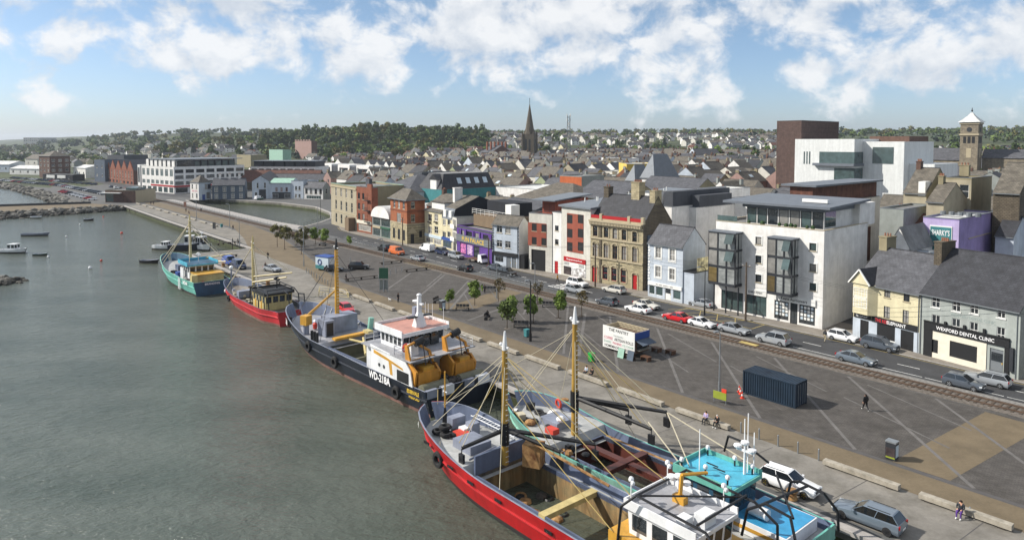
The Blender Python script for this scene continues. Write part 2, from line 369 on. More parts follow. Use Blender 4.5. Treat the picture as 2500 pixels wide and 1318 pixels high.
def band(a, b, w, m='pale_band', z=0.016, name='paving_band'):
    a, b = Vector(a), Vector(b); d = (b - a).normalized(); n = Vector((-d.y, d.x)) * w / 2
    return sheet(name, [tuple(a + n), tuple(b + n), tuple(b - n), tuple(a - n)], z, m)
for i in range(22): band((-30 + i * 8.3, 1), (-30.6 + i * 8.3, 8), .07, 'border_stone', .0125, 'apron_joint')
for i in range(11):                    # diagonal paler bands across the plaza
    u0 = 25.5 + 9.4 * (i - 3)
    if i not in (8,): band((u0, 32.8), (u0 - 18.6 if i < 7 else u0 - 9, 13.3 if i < 7 else 23), .34)
for u0, v0, u1, v1 in [(85.8, 16.7, 96.3, 28.2), (74, 15, 90.4, 33), (63.3, 14.5, 79.5, 32), (57, 14, 60, 24), (33, 14, 48, 31)]: band((u0, v0), (u1, v1), .45, z=.0185)
for i, v in enumerate((20.1, 26.1)):
    for k in range(6): band((-8 + k * 14, v - .25 * k), (4 + k * 14, v + 5.5), .22, z=.0205)
# straight road with kerbs
ROAD_N = [(-140, 38.2), (-10, 38.4), (20, 39.4), (60, 40.0), (100, 40.6), (140, 41.4), (168, 41.8), (182, 43.5), (187.5, 47.5), (190, 55)]
ROAD_F = [(-140, 45.0), (-6, 45.9), (7, 46.8), (31, 47.6), (62, 47.8), (93, 47.9), (120, 48.3), (142, 48.9), (160, 49.3), (172, 50.4), (179, 53), (181.5, 60)]
sheet('road', ROAD_N + ROAD_F[::-1], 0.008, 'asphalt_road')
sheet('crescent_road', [(190, 55), (201, 68), (222, 79), (251, 84), (284, 81), (310, 72), (328, 60), (350, 46), (420, 44), (560, 40), (560, 48), (420, 53), (352, 56), (334, 68), (314, 80), (286, 89), (251, 92), (216, 87), (192, 74), (181.5, 60)], 0.008, 'asphalt_road')
def kerbed(name, uvs, m='pavement_slab', h=.13):
    pts = [W(u, v) for u, v in uvs]
    if sum(a.x * b.y - b.x * a.y for a, b in zip(pts, pts[1:] + pts[:1])) < 0: pts.reverse()
    mb = MB(); n = len(pts); t = tessellate_polygon([pts])
    for f in t:
        q = [pts[i] for i in f]
        if (q[1] - q[0]).cross(q[2] - q[0]).z < 0: q.reverse()
        mb.poly([(p.x, p.y, h) for p in q], m)
    for a, b in zip(pts, pts[1:] + pts[:1]): mb.poly([(a.x, a.y, 0), (b.x, b.y, 0), (b.x, b.y, h), (a.x, a.y, h)], 'kerb_stone')
    return struct(mb.build(name))
kerbed('pavement', ROAD_F[:-1] + [(181, 57), (160, 57), (120, 57), (60, 57), (20, 57), (-140, 52)])
kerbed('basin_walk', [(174, 40.2), (186, 42), (190.5, 45.2), (208, 43.0), (302, 43.0), (330, 42), (330, 38.9), (190, 38.9)], 'kerb_stone', .1)
for a, b in zip(ROAD_F[:-2], ROAD_F[1:-1]):
    band((a[0], a[1] - .45), (b[0], b[1] - .45), .12, 'paint_yellow', .013, 'yellow_line')
def dashes(us, v0, v1, L, w, m='paint_white', name='lane_dash', vf=None):
    for u in us:
        v = vf(u) if vf else v0
        band((u, v), (u - L, (vf(u - L) if vf else v1)), w, m, .0125, name)
mid = lambda u: 42.3 + 1.2 * sstep(0, 60, u) + 1.2 * sstep(60, 140, u)
dashes([-20 + 6.2 * i for i in range(29) if i not in (10, 11, 12)], 0, 0, 2.6, .15, vf=mid)
edge = lambda u: 39.3 + .5 * sstep(0, 60, u) + 1.4 * sstep(60, 140, u)
dashes([17 - 8.2 * i for i in range(6)], 0, 0, 7.9, .13, vf=edge, name='edge_line')
dashes([150 - 9 * i for i in range(9)], 0, 0, 8.6, .1, vf=lambda u: edge(u) + .1, name='edge_line')
for i in range(7): band((38.5 - i * 1.6, 46.9), (36.5 - i * 1.6 if i % 2 else 41 - i * 1.6, 43.6), .13, 'paint_yellow', .0125, 'box_line')
for e in ((39.5, 47, 25.5, 46.9), (39.5, 43.4, 25.5, 43.3), (39.5, 47, 39.5, 43.4), (25.5, 46.9, 25.5, 43.3)): band(e[:2], e[2:], .13, 'paint_yellow', .0127, 'box_line')
for i in range(6): band((68 - .2 * i, 41.6 + i * .95), (63.5 - .2 * i, 41.5 + i * .95), .5, 'paint_white', .0125, 'crossing_bar')
for i in range(8): band((108 - i * 1.5, 33.9), (104 - i * 1.5, 38.3), .16, 'paint_yellow', .075, 'crossing_hatch')
# ------------------------------------------------------------------ railway: ballast, sleepers, rails
rw = empty('railway_track', 'single railway track on brown ballast between the plaza and the road', 'railway', W(40, 35.8))
def rwl(u, v, z): return W(u, v, z) - Vector((*rw.location.xy, 0))
def rband(name, u0, u1, v0, v1, z, m):
    mb = MB(); mb.poly([rwl(u1, v0, z), rwl(u0, v0, z), rwl(u0, v1, z), rwl(u1, v1, z)], m)
    o = mb.build(name, rw); return o
o = rband('ballast_bed', -140, 345, 33.4, 37.4, .03, 'ballast'); rband('ballast_shoulder', -140, 60, 37.4, 38.3, .034, 'ballast_pale')
sl = MB(); sl.box(0, 0, 0, .26, 2.5, .05, 'sleeper_wood'); slm = sl.mesh('sleeper')
rest = MB()
for i in range(520):
    u = -14 + i * .68; p = rwl(u, 35.75 + RND.uniform(-.06, .06), .032)
    if i < 280:
        put('sleeper', slm, rw, p, RZ_BOAT + RND.uniform(-.03, .03))
    else: rest.box(p.x, p.y, p.z, .26, 2.5, .05, 'sleeper_wood', RZ_BOAT)
o = rest.build('sleepers', rw); o['kind'] = 'stuff'
for v in (34.95, 36.55):
    mb = MB(); a, b = rwl(-140, v, .075), rwl(345, v, .075); d = Vector((VV.x, VV.y, 0)) * .045
    mb.hexa([a - d, a + d, b + d, b - d], [p + Vector((0, 0, .13)) for p in (a - d, a + d, b + d, b - d)], 'rail_steel'); mb.build('rail', rw, fix=True)
mb = MB(); p = rwl(21.5, 35.7, .04); mb.box(p.x, p.y, 0, 2.6, .9, .14, 'paint_yellow', RZ_BOAT); mb.build('crossing_pad', rw)
# ================================================================== building kit
def wallmat(name, hexc, streak=.10, grime=.14, var=.1, rough=.9): return mat(name, C(hexc), rough, var, 0.6, streak=streak, grime=grime, bump=0.05, bscale=20)
for n_, h_ in dict(render_white='e4e2de', render_offwhite='cfccc2', render_bluegrey='b9c2cc', render_cream='d2c9a8', render_beige='a59c86', render_grey='8f9490', render_sage='a0a6a2', render_purple='5a3a86', render_lilac='b7a9d0',
    render_lilac_dark='9284b4', render_darkgrey='4c4f55', render_stone='8f866c', render_pink='9c8078', render_teal='3f7f83', render_yellow='d2b65c', render_slateblue='56616f', render_brown='7c6a55', render_black='22252c', render_orange='b8623a', render_red='94503f', render_lightgreen='9fa886').items(): wallmat(n_, h_)
for n_, h_ in dict(trim_white='dcdcd8', trim_black='1b1c1e', trim_grey='6d7276', trim_dark='2b2e33', trim_blue='2d4a8a', trim_red='a3161c', trim_green='2d5a44', trim_brown='5a4030', trim_gold='caa23a', trim_stone='a89c82', trim_cream='d5cfbe', trim_paleblue='b8c6cf', text_white='eeeeee', text_black='17171a', text_gold='d9b53c', text_red='c02530', text_grey='8b9794', text_pink='c65a72', text_green='8fb0a0').items(): mat(n_, C(h_), .6, .08, 1.0)
pattern('brick_red', 'wall', C('8e4a35'), C('7d6a5c'), .23, .085, .012)
pattern('brick_orange', 'wall', C('a85a3a'), C('8c6a52'), .23, .085, .012)
pattern('brick_brown', 'wall', C('6a4c40'), C('5f5148'), .23, .085, .012)
pattern('stone_block', 'wall', C('b3a787'), C('8a8068'), .7, .35, .02)
pattern('stone_grey', 'wall', C('8d8371'), C('6e6658'), .7, .35, .02)
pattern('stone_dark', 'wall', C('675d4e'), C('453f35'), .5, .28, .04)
pattern('slate_roof', 'floor', C('5a5b60'), C('3c3d41'), .5, .3, .02, rough=.7, var=.3, bump=.3)
pattern('slate_dark', 'floor', C('3c3d42'), C('26272a'), .5, .3, .02, rough=.7, var=.3, bump=.3)
pattern('slate_brown', 'floor', C('6c665c'), C('4c473f'), .5, .3, .02, rough=.8, var=.35, bump=.3)
pattern('tile_rust', 'floor', C('6a4436'), C('4a342c'), .5, .3, .02, rough=.8, var=.4, bump=.3)
mat('roof_felt', C('7c7c7c'), .9, .2, .5, grime=.3); mat('roof_white', C('c9cac8'), .8, .12, .5, grime=.25); mat('roof_metal', C('6d737a'), .6, .12, .8); mat('copper_green', C('8fb0a0'), .8, .2, 1.0)
mat('clay_pot', C('8a6250'), .9, .2, 3); mat('zinc', C('646a72'), .6, .12, 1)
glassmat('glass', (0.025, 0.032, 0.038)); glassmat('glass_green', (0.07, 0.11, 0.11)); glassmat('glass_bay', (0.27, 0.285, 0.28), .08); glassmat('glass_curtain', (0.30, 0.29, 0.27), .25, .4); glassmat('glass_shop', (0.05, 0.058, 0.062)); glassmat('glass_warm', (0.19, 0.14, 0.06), .1)
WCACHE = {}
def win_meshes(w, h, style, frame, sillm):
    key = (round(w, 2), round(h, 2), style, frame, sillm)
    if key in WCACHE: return WCACHE[key]
    fr = MB(); t = .07 if w < 1.6 else .09; y0, y1 = .07, .15; x = w / 2
    fr.bx(-x, y0, 0, -x + t, y1, h, frame); fr.bx(x - t, y0, 0, x, y1, h, frame); fr.bx(-x + t, y0, 0, x - t, y1, t, frame); fr.bx(-x + t, y0, h - t, x - t, y1, h, frame)
    bars = {'sash': ([], [.5]), 'sash4': ([.5], [.5]), 'sash6': ([.333, .667], [.25, .5, .75]), 'case': ([.5], []), 'caset': ([.5], [.7]), 'plain': ([], []), 'tri': ([.33, .67], []), 'shop': ([.33, .67], [.78]), 'shop2': ([.5], [.8]), 'tall': ([], [.33, .67]), 'quad': ([.25, .5, .75], []), 'grid': ([.2, .4, .6, .8], [.25, .5, .75]), 'ribbon': ([.167, .333, .5, .667, .833], [])}[style]
    b = .03
    for f in bars[0]: fr.bx(-x + w * f - b, y0 + .01, t, -x + w * f + b, y1 - .01, h - t, frame)
    for f in bars[1]: fr.bx(-x + t, y0 + .013, h * f - b, x - t, y1 - .013, h * f + b, frame)
    pn = {}
    for g in ('glass', 'glass_curtain', 'glass_green', 'glass_shop', 'glass_warm'):
        q = MB(); q.poly([(-x + t, .115, t), (x - t, .115, t), (x - t, .115, h - t), (-x + t, .115, h - t)], g); pn[g] = q
    sl = MB()
    if sillm: sl.bx(-x - .1, -.09, -.13, x + .1, .1, -.003, sillm)
    WCACHE[key] = r = [fr.mesh('window'), pn, sl.mesh('sill') if sillm else None, {}]; return r
def add_window(root, loc, rz, w, h, style='sash', frame='trim_white', sill='trim_stone', glass=None, parts=True):
    r = win_meshes(w, h, style, frame, sill)
    o = put('window', r[0], root, loc, rz)
    g = glass or ('glass_curtain' if RND.random() < .34 else 'glass')
    if g not in r[3]: r[3][g] = r[1][g].mesh('pane')
    put('pane', r[3][g], o)
    if r[2]: put('sill', r[2], o)
    return o
def panel(mb, o, e, n, Wd, H, ops, m, dep=.22, z0=0.0, rev=None):
    """wall face from o along e (unit), height z0..H, inward n, with rectangular openings (x0,z0,x1,z1)"""
    ops = [(max(0, a), max(z0, b), min(Wd, c), min(H, d)) for a, b, c, d in ops]
    ops = [q for q in ops if q[2] - q[0] > .05 and q[3] - q[1] > .05]
    xs = sorted({0, Wd, *[a for q in ops for a in (q[0], q[2])]}); zs = sorted({z0, H, *[a for q in ops for a in (q[1], q[3])]})
    P = lambda x, z, d=0: o + e * x + n * d + Vector((0, 0, z))
    for x0, x1 in zip(xs, xs[1:]):
        run = None
        for za, zb in zip(zs, zs[1:]):
            hole = any(q[0] <= (x0 + x1) / 2 <= q[2] and q[1] <= (za + zb) / 2 <= q[3] for q in ops)
            if hole:
                if run is not None: mb.poly([P(x0, run), P(x1, run), P(x1, za), P(x0, za)], m); run = None
            elif run is None: run = za
        if run is not None: mb.poly([P(x0, run), P(x1, run), P(x1, H), P(x0, H)], m)
    rv = rev or m
    for a, b, c, d in ops:
        for p, q in (((a, b), (c, b)), ((c, b), (c, d)), ((c, d), (a, d)), ((a, d), (a, b))):
            mb.poly([P(*p), P(*p, dep), P(*q, dep), P(*q)], rv)
        mb.poly([P(a, b, dep), P(c, b, dep), P(c, d, dep), P(a, d, dep)], 'trim_black')
class Bld:
    def __init__(s, name, label, l, r, top=None, H=None, depth=10, px_depth=None, z=0.0, cat='building', group=None, world=False):
        s.fl = Vector(l).to_3d() if world else at(*l, z); s.fr = Vector(r).to_3d() if world else at(*r, z)
        s.fl.z = s.fr.z = z
        s.e = (s.fr - s.fl); s.W = s.e.length; s.e.normalize(); s.n = Vector((-s.e.y, s.e.x, 0)); s.z = z
        s.rz = math.atan2(s.e.y, s.e.x)
        s.root = empty(name, label, cat, s.fl, s.rz, group)
        s.H = H if H else s.loc(*top)[1]
        s.D = s.depth_to(px_depth) if px_depth else depth
        s.f = []; s.rs = []; s.ls = []
        s.mb = MB()
    def loc(s, px, py):
        d = ray(px, py); o = Vector((0, 0, HC)); t = (s.fl - o).dot(s.n) / d.dot(s.n); p = o + d * t
        return (p - s.fl).dot(s.e), p.z - s.z
    def locd(s, px, py, dep):
        d = ray(px, py); o = Vector((0, 0, HC)); t = (s.fl + s.n * dep - o).dot(s.n) / d.dot(s.n); p = o + d * t
        return (p - s.fl).dot(s.e), p.z - s.z
    def locr(s, px, py):
        d = ray(px, py); o = Vector((0, 0, HC)); t = (s.fr - o).dot(s.e) / d.dot(s.e); p = o + d * t
        return (p - s.fr).dot(s.n), p.z - s.z
    def depth_to(s, px): return max(2.0, s.locr(px, 600)[0])
    def rect(s, x0, y0, x1, y1, right=False):
        L = s.locr if right else s.loc; cx, cy = (x0 + x1) / 2, (y0 + y1) / 2
        return (L(x0, cy)[0], L(cx, y1)[1], L(x1, cy)[0], L(cx, y0)[1])
    def win(s, *q, **k): return s.winl(*s.rect(*q), **k)
    def winl(s, a, b, c, d, style='sash', frame='trim_white', sill='trim_stone', glass=None, side='f'):
        {'f': s.f, 'r': s.rs, 'l': s.ls}[side].append((a, b, c, d))
        w, h = c - a, d - b; m = (a + c) / 2
        loc, rz = {'f': ((m, 0, b), 0), 'r': ((s.W, m, b), R(90)), 'l': ((0, s.D - m, b), R(-90))}[side]
        return add_window(s.root, loc, rz, w, h, style, frame, sill, glass)
    def winr(s, *q, **k): return s.winl(*s.rect(*q, right=True), side='r', **k)
    def grid(s, cols, yref, rows, xref, w, hh, **k):
        for r_ in rows:
            zc = s.loc(xref, r_)[1]
            for c_ in cols:
                x = s.loc(c_, yref)[0]; s.winl(x - w / 2, zc - hh / 2, x + w / 2, zc + hh / 2, **k)
    def frac(s, n, rows, w, hh, x0=0, x1=None, side='f', **k):
        Wd = s.W if side == 'f' else s.D; x1 = Wd if x1 is None else x1
        for zc in rows:
            for i in range(n):
                x = x0 + (x1 - x0) * (i + .5) / n; s.winl(x - w / 2, zc - hh / 2, x + w / 2, zc + hh / 2, side=side, **k)
    def door(s, x, w, h, m, z0=.0, side='f', glass=None):
        s.f.append((x - w / 2, z0, x + w / 2, z0 + h)) if side == 'f' else s.rs.append((x - w / 2, z0, x + w / 2, z0 + h))
        mb = MB(); mb.bx(-w / 2, .1, 0, w / 2, .16, h, m); mb.bx(-w / 2 + .12, .085, h * .5, w / 2 - .12, .1, h * .85, glass or m); mb.bx(-w / 2 + .12, .085, .15, w / 2 - .12, .1, h * .42, m)
        o = mb.build('door', s.root, loc=(x, 0, z0) if side == 'f' else (s.W, x, z0), rz=0 if side == 'f' else R(90))
        hb = MB(); hb.bx(w / 2 - .2, .05, h * .42, w / 2 - .12, .1, h * .5, 'trim_gold'); hb.build('handle', o); return o
    def box(s, name, x0, y0, z0, x1, y1, z1, m):
        mb = MB(); mb.bx(x0, y0, z0, x1, y1, z1, m); return mb.build(name, s.root)
    def fascia(s, x0, x1, z0, z1, m, txt=None, tm='text_white', tw=.8, th=.55, proud=.16):
        o = s.box('shop_sign', x0, -proud, z0, x1, 0.001, z1, m)
        if txt: text('lettering', txt, o, ((x0 + x1) / 2, -proud - .012, z0 + (z1 - z0) * (1 - th) / 2), (x1 - x0) * tw, tm, (z1 - z0) * th)
        return o
    def string(s, z, h=.22, p=.1, m='trim_stone', name='string_course', x0=0, x1=None): return s.box(name, x0, -p, z, s.W if x1 is None else x1, .001, z + h, m)
    def walls(s, m, side=None, back=None, flat_par=None, front=None):
        mb = s.mb; X, Y, Z = Vector((1, 0, 0)), Vector((0, 1, 0)), Vector((0, 0, 0)); H = s.H
        panel(mb, Z, X, Y, s.W, H, s.f, front or m); panel(mb, Vector((s.W, 0, 0)), Y, -X, s.D, H, s.rs, side or m)
        panel(mb, Vector((s.W, s.D, 0)), -X, -Y, s.W, H, [], back or side or m); panel(mb, Vector((0, s.D, 0)), -Y, X, s.D, H, s.ls, side or m)
        s.sidem = side or m
    def done(s): s.wall = s.mb.build('wall', s.root); return s
    def flat(s, m='roof_felt', par=.5, cop='trim_grey', pm=None):
        """parapet with coping, roof deck inside"""
        mb = s.mb; W_, D, H = s.W, s.D, s.H; t = .25; pm = pm or s.sidem
        for x0, y0, x1, y1 in ((0, 0, W_, t), (0, D - t, W_, D), (0, t, t, D - t), (W_ - t, t, W_, D - t)): mb.bx(x0, y0, H, x1, y1, H + par, pm)
        s.done(); r = MB(); r.poly([(t, t, H + .02), (W_ - t, t, H + .02), (W_ - t, D - t, H + .02), (t, D - t, H + .02)], m); ro = r.build('roof', s.root)
        c = MB(); o = .06
        for x0, y0, x1, y1 in ((-o, -o, W_ + o, t + o), (-o, D - t - o, W_ + o, D + o), (-o, t + o, t + o, D - t - o), (W_ - t - o, t + o, W_ + o, D - t - o)): c.bx(x0, y0, H + par, x1, y1, H + par + .08, cop)
        c.build('coping', ro); return ro
    def gable(s, hr, m='slate_roof', ov=.3, along='x', ridge=.5, th=.14):
        W_, D, H = s.W, s.D, s.H; mb = s.mb; r = MB()
        if along == 'x':
            yr = D * ridge
            mb.poly([(W_, 0, H), (W_, D, H), (W_, yr, H + hr)], s.sidem); mb.poly([(0, D, H), (0, 0, H), (0, yr, H + hr)], s.sidem)
            k = hr / yr; k2 = hr / (D - yr); g = .05
            r.hexa([(-g, -ov, H - ov * k + .02), (W_ + g, -ov, H - ov * k + .02), (W_ + g, yr, H + hr + .02), (-g, yr, H + hr + .02)], [(-g, -ov, H - ov * k + th), (W_ + g, -ov, H - ov * k + th), (W_ + g, yr, H + hr + th), (-g, yr, H + hr + th)], m)
            r.hexa([(-g, yr, H + hr + .02), (W_ + g, yr, H + hr + .02), (W_ + g, D + ov, H - ov * k2 + .02), (-g, D + ov, H - ov * k2 + .02)], [(-g, yr, H + hr + th), (W_ + g, yr, H + hr + th), (W_ + g, D + ov, H - ov * k2 + th), (-g, D + ov, H - ov * k2 + th)], m)
        else:
            xr = W_ * ridge
            mb.poly([(0, 0, H), (W_, 0, H), (xr, 0, H + hr)], s.sidem); mb.poly([(W_, D, H), (0, D, H), (xr, D, H + hr)], s.sidem)
            for a, b, sg in ((0, xr, -1), (W_, xr, 1)):
                k = hr / abs(b - a); x0 = a + sg * ov; zz_ = H - ov * k; g = .1
                L_ = [(x0, -g, zz_ + .02), (b, -g, H + hr + .02), (b, D + g, H + hr + .02), (x0, D + g, zz_ + .02)]
                if sg > 0: L_.reverse()
                r.hexa(L_, [(x, y, z + th - .02) for x, y, z in L_], m)
        s.done(); ro = r.build('roof', s.root, fix=True)
        if along == 'x':
            c = MB(); c.bx(-.05, D * ridge - .14, H + hr + th - .06, W_ + .05, D * ridge + .14, H + hr + th + .05, 'slate_dark'); c.build('ridge_tiles', ro)
            g_ = MB(); g_.bx(-.05, -ov - .12, H - ov * hr / (D * ridge) - .03, W_ + .05, -ov + .02, H - ov * hr / (D * ridge) + .1, 'trim_grey'); g_.build('gutter', ro)
        return ro
    def hip(s, hr, m='slate_roof', ov=.4, run=None):
        W_, D, H = s.W, s.D, s.H; s.done(); r = MB(); run = run or min(W_, D) / 2
        b = [(-ov, -ov, H + .02), (W_ + ov, -ov, H + .02), (W_ + ov, D + ov, H + .02), (-ov, D + ov, H + .02)]
        if W_ >= D: t = [(run, D / 2, H + hr), (W_ - run, D / 2, H + hr)]; fs = [[b[0], b[1], t[1], t[0]], [b[1], b[2], t[1]], [b[2], b[3], t[0], t[1]], [b[3], b[0], t[0]]]
        else: t = [(W_ / 2, run, H + hr), (W_ / 2, D - run, H + hr)]; fs = [[b[0], b[1], t[0]], [b[1], b[2], t[1], t[0]], [b[2], b[3], t[1]], [b[3], b[0], t[0], t[1]]]
        for f in fs: r.poly(f, m)
        r.poly(b[::-1], 'trim_grey'); ro = r.build('roof', s.root)
        e_ = MB(); 
        for x0, y0, x1, y1 in ((-ov - .1, -ov - .1, W_ + ov + .1, -ov), (W_ + ov, -ov, W_ + ov + .1, D + ov), (-ov - .1, -ov, -ov, D + ov)): e_.bx(x0, y0, H - .12, x1, y1, H + .1, 'trim_grey')
        e_.build('gutter', ro); return ro
    def slab(s, m='roof_metal', z0=0.0, z1=0.0, ov=.6, th=.28, drop=0.0, x0=None, x1=None, y0=None, y1=None, edge=None):
        """mono-pitch slab roof from height H+z0 (front) to H+z1 (back)"""
        W_, D, H = s.W, s.D, s.H; x0 = -ov if x0 is None else x0; x1 = W_ + ov if x1 is None else x1; y0 = -ov if y0 is None else y0; y1 = D + ov if y1 is None else y1
        r = MB(); b = [(x0, y0, H + z0), (x1, y0, H + z0), (x1, y1, H + z1), (x0, y1, H + z1)]
        r.hexa(b, [(x, y, z + th) for x, y, z in b], m); return r.build('roof', s.root)
    def chimney(s, ro, x, y, z0, h, w=1.2, d=.7, m='render_stone', pots=3):
        mb = MB(); mb.bx(x - w / 2, y - d / 2, z0, x + w / 2, y + d / 2, z0 + h, m); mb.bx(x - w / 2 - .08, y - d / 2 - .08, z0 + h, x + w / 2 + .08, y + d / 2 + .08, z0 + h + .16, m)
        o = mb.build('chimney', ro); 
        for i in range(pots):
            q = MB(); q.cyl((x - w / 2 + w * (i + .5) / pots, y, z0 + h + .16), (x - w / 2 + w * (i + .5) / pots, y, z0 + h + .6), .13, 'clay_pot', .11, 8); q.build('chimney_pot', ro)
        return o
    def pipe(s, x, m='trim_grey'): mb = MB(); mb.cyl((x, -.07, 0), (x, -.07, s.H), .05, m, n=6); return mb.build('downpipe', s.root)
    def pipes(s, *xs, **k): [s.pipe(x, **k) for x in xs]
# ================================================================== the street of buildings along the quay road
GS = 'buildings along the quay street'
def Z2(x, y): return (800 + x / 3.765, 420 + y / 3.765)
def Z3(x, y): return (1300 + x / 3.765, 460 + y / 3.765)
def Z4(x, y): return (1800 + x / 2.929, 480 + y / 2.929)
def zr(Z, x0, y0, x1, y1): return (*Z(x0, y0), *Z(x1, y1))
# --- beige stone block beside the basin
b = Bld('stone_building', 'beige stone block with four bays of tall sash windows beside the basin', Z2(35, 478), Z2(268, 548), Z2(35, 122), depth=16, group=GS)
b.grid([Z2(x, 0)[0] for x in (78, 125, 172, 222)], Z2(0, 305)[1], [Z2(0, y)[1] for y in (190, 315, 440)], Z2(150, 0)[0], 1.5, 3.1, style='sash', frame='trim_cream')
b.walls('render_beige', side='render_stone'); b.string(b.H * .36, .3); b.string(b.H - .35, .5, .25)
ro = b.flat('roof_felt', .7, 'copper_green'); b.chimney(ro, b.W * .8, 6, b.H + .5, 2.2, 3, 1, 'render_darkgrey', 5)
b.box('porch', b.W - 4.5, -2.2, 0, b.W - 1.2, 0, 4.2, 'render_brown')
# --- red brick block with balconies
b = Bld('brick_building', 'narrow red brick apartment block with small iron balconies and cream shopfront', Z2(269, 549), Z2(410, 578), Z2(269, 150), px_depth=916, group=GS)
b.grid([Z2(x, 0)[0] for x in (288, 328)], Z2(0, 305)[1], [Z2(0, y)[1] for y in (222, 317, 410)], Z2(308, 0)[0], 1.3, 1.9, style='case', frame='trim_dark')
xb = b.loc(Z2(376, 300)[0], 500)[0]
for y in (228, 322, 425):
    z = b.loc(*Z2(376, y))[1]; b.winl(xb - .9, z - 1.1, xb + .9, z + 1.1, style='case', frame='trim_dark', sill=None)
    mb = MB(); mb.bx(xb - 1.2, -1.0, z - 1.25, xb + 1.2, 0, z - 1.12, 'trim_dark'); o = mb.build('balcony', b.root)
    g = MB()
    for i in range(9): g.cyl((xb - 1.15 + i * .287, -.95, z - 1.12), (xb - 1.15 + i * .287, -.95, z - .15), .025, 'trim_black', n=4)
    g.cyl((xb - 1.2, -.95, z - .15), (xb + 1.2, -.95, z - .15), .035, 'trim_black', n=4); g.build('railing', o)
zs = b.loc(*Z2(340, 455))[1]; b.winl(1, .7, b.W - .8, zs - 1.0, style='shop', frame='trim_cream', sill=None, glass='glass_curtain'); b.fascia(.3, b.W - .3, zs - .75, zs + .2, 'trim_cream')
b.walls('brick_red'); b.flat('roof_felt', .6, 'trim_grey'); b.box('brick_pier', b.W - 2.6, -.12, 4, b.W + .02, .4, b.H + 1.6, 'brick_red')
# --- barrel fronted white glass shop
b = Bld('vaulted_shop', 'white arched roof shop with a tall glass front next to red brick', Z2(412, 585), Z2(580, 622), Z2(412, 405), depth=18, group=GS)
h = b.H
b.winl(.5, .3, b.W * .44, h * .42, style='shop', frame='trim_grey', sill=None, glass='glass_green'); b.winl(b.W * .5, .3, b.W - .4, h * .45, style='shop', frame='trim_green', sill=None, glass='glass_green')
b.winl(.5, h * .58, b.W * .44, h * .97, style='quad', frame='trim_grey', sill=None, glass='glass_green'); b.winl(b.W * .5, h * .58, b.W - .4, h * .97, style='quad', frame='trim_grey', sill=None, glass='glass_green')
b.fascia(.4, b.W * .46, h * .44, h * .55, 'trim_stone'); b.fascia(b.W * .48, b.W - .3, h * .46, h * .56, 'trim_green')
b.walls('render_grey', side='render_white'); b.done(); rise = b.loc(*Z2(500, 315))[1] - h; mb = MB(); nn = 14
arc = [(b.W / 2 - math.cos(math.pi * i / nn) * b.W / 2, h + math.sin(math.pi * i / nn) * rise) for i in range(nn + 1)]
for i in range(nn): mb.poly([(arc[i][0], -.5, arc[i][1]), (arc[i + 1][0], -.5, arc[i + 1][1]), (arc[i + 1][0], b.D, arc[i + 1][1]), (arc[i][0], b.D, arc[i][1])][::-1], 'roof_white')
mb.poly([(x, -.5, z) for x, z in arc], 'render_white'); mb.build('roof', b.root)
# --- orange brick corner building with hipped roof
b = Bld('brick_corner_building', 'orange brick corner building with stone arched ground floor and hipped slate roof', Z2(580, 625), Z2(731, 666), Z2(731, 262), px_depth=1038, group=GS)
b.grid([Z2(x, 0)[0] for x in (613, 655, 699)], Z2(0, 305)[1], [Z2(0, 300)[1]], Z2(655, 0)[0], 1.25, 2.1, style='sash4', frame='trim_white')
b.grid([Z2(655, 0)[0]], Z2(0, 430)[1], [Z2(0, 428)[1]], Z2(655, 0)[0], 2.6, 3.0, style='tri', frame='trim_white', sill='trim_stone')
b.grid([Z2(x, 0)[0] for x in (612, 657, 702)], Z2(0, 560)[1], [Z2(0, 570)[1]], Z2(655, 0)[0], 1.5, 2.9, style='sash', frame='trim_cream')
for xx in (612, 657, 702):                                       # round arches over the ground floor windows
    x, z = b.loc(*Z2(xx, 545)); z += .95; mb = MB(); a_ = [(x + math.cos(math.pi * i / 8) * .95, z + math.sin(math.pi * i / 8) * .95) for i in range(9)]
    for p, q in zip(a_, a_[1:]): mb.cyl((p[0], -.04, p[1]), (q[0], -.04, q[1]), .13, 'trim_stone', n=5)
    mb.build('arch_moulding', b.root)
for y0, y1 in ((275, 335), (390, 460)): b.winr(*zr(Z2, 765, y0, 802, y1), style='sash', frame='trim_cream')
b.winr(*zr(Z2, 840, 540, 868, 600), style='sash', frame='trim_cream')
q = b.rect(*zr(Z2, 762, 570, 795, 655), right=True); b.door((q[0] + q[2]) / 2, q[2] - q[0], q[3], 'trim_red', side='r')
xm = (q[0] + q[2]) / 2; mb = MB(); mb.prism([(b.W + .12, xm - 1.5, q[3] + .2), (b.W + .12, xm + 1.5, q[3] + .2), (b.W + .12, xm, q[3] + 2.0)], (-.3, 0, 0), 'trim_stone'); mb.build('door_pediment', b.root)
b.walls('brick_orange'); zg = b.loc(*Z2(731, 488))[1]; mb = MB(); 
panel(mb, Vector((0, -.08, 0)), Vector((1, 0, 0)), Vector((0, 1, 0)), b.W + .08, zg, [(x0, z0, x1, z1) for x0, z0, x1, z1 in b.f if z0 < zg], 'stone_block', .1); panel(mb, Vector((b.W + .08, -.08, 0)), Vector((0, 1, 0)), Vector((-1, 0, 0)), b.D, zg, [(x0 + .08, z0, x1 + .08, z1) for x0, z0, x1, z1 in b.rs if z0 < zg], 'stone_block', .1)
mb.build('stone_base', b.root)
for z in (zg, b.loc(*Z2(731, 370))[1], b.H - .4): b.string(z, .3, .14, 'trim_stone' if z == zg else 'brick_red'); b.box('string_course', b.W - .001, -.14, z, b.W + .14, b.D, z + .3, 'trim_stone' if z == zg else 'brick_red')
ro = b.hip(b.loc(*Z2(731, 165))[1] - b.H, 'slate_brown', .6)
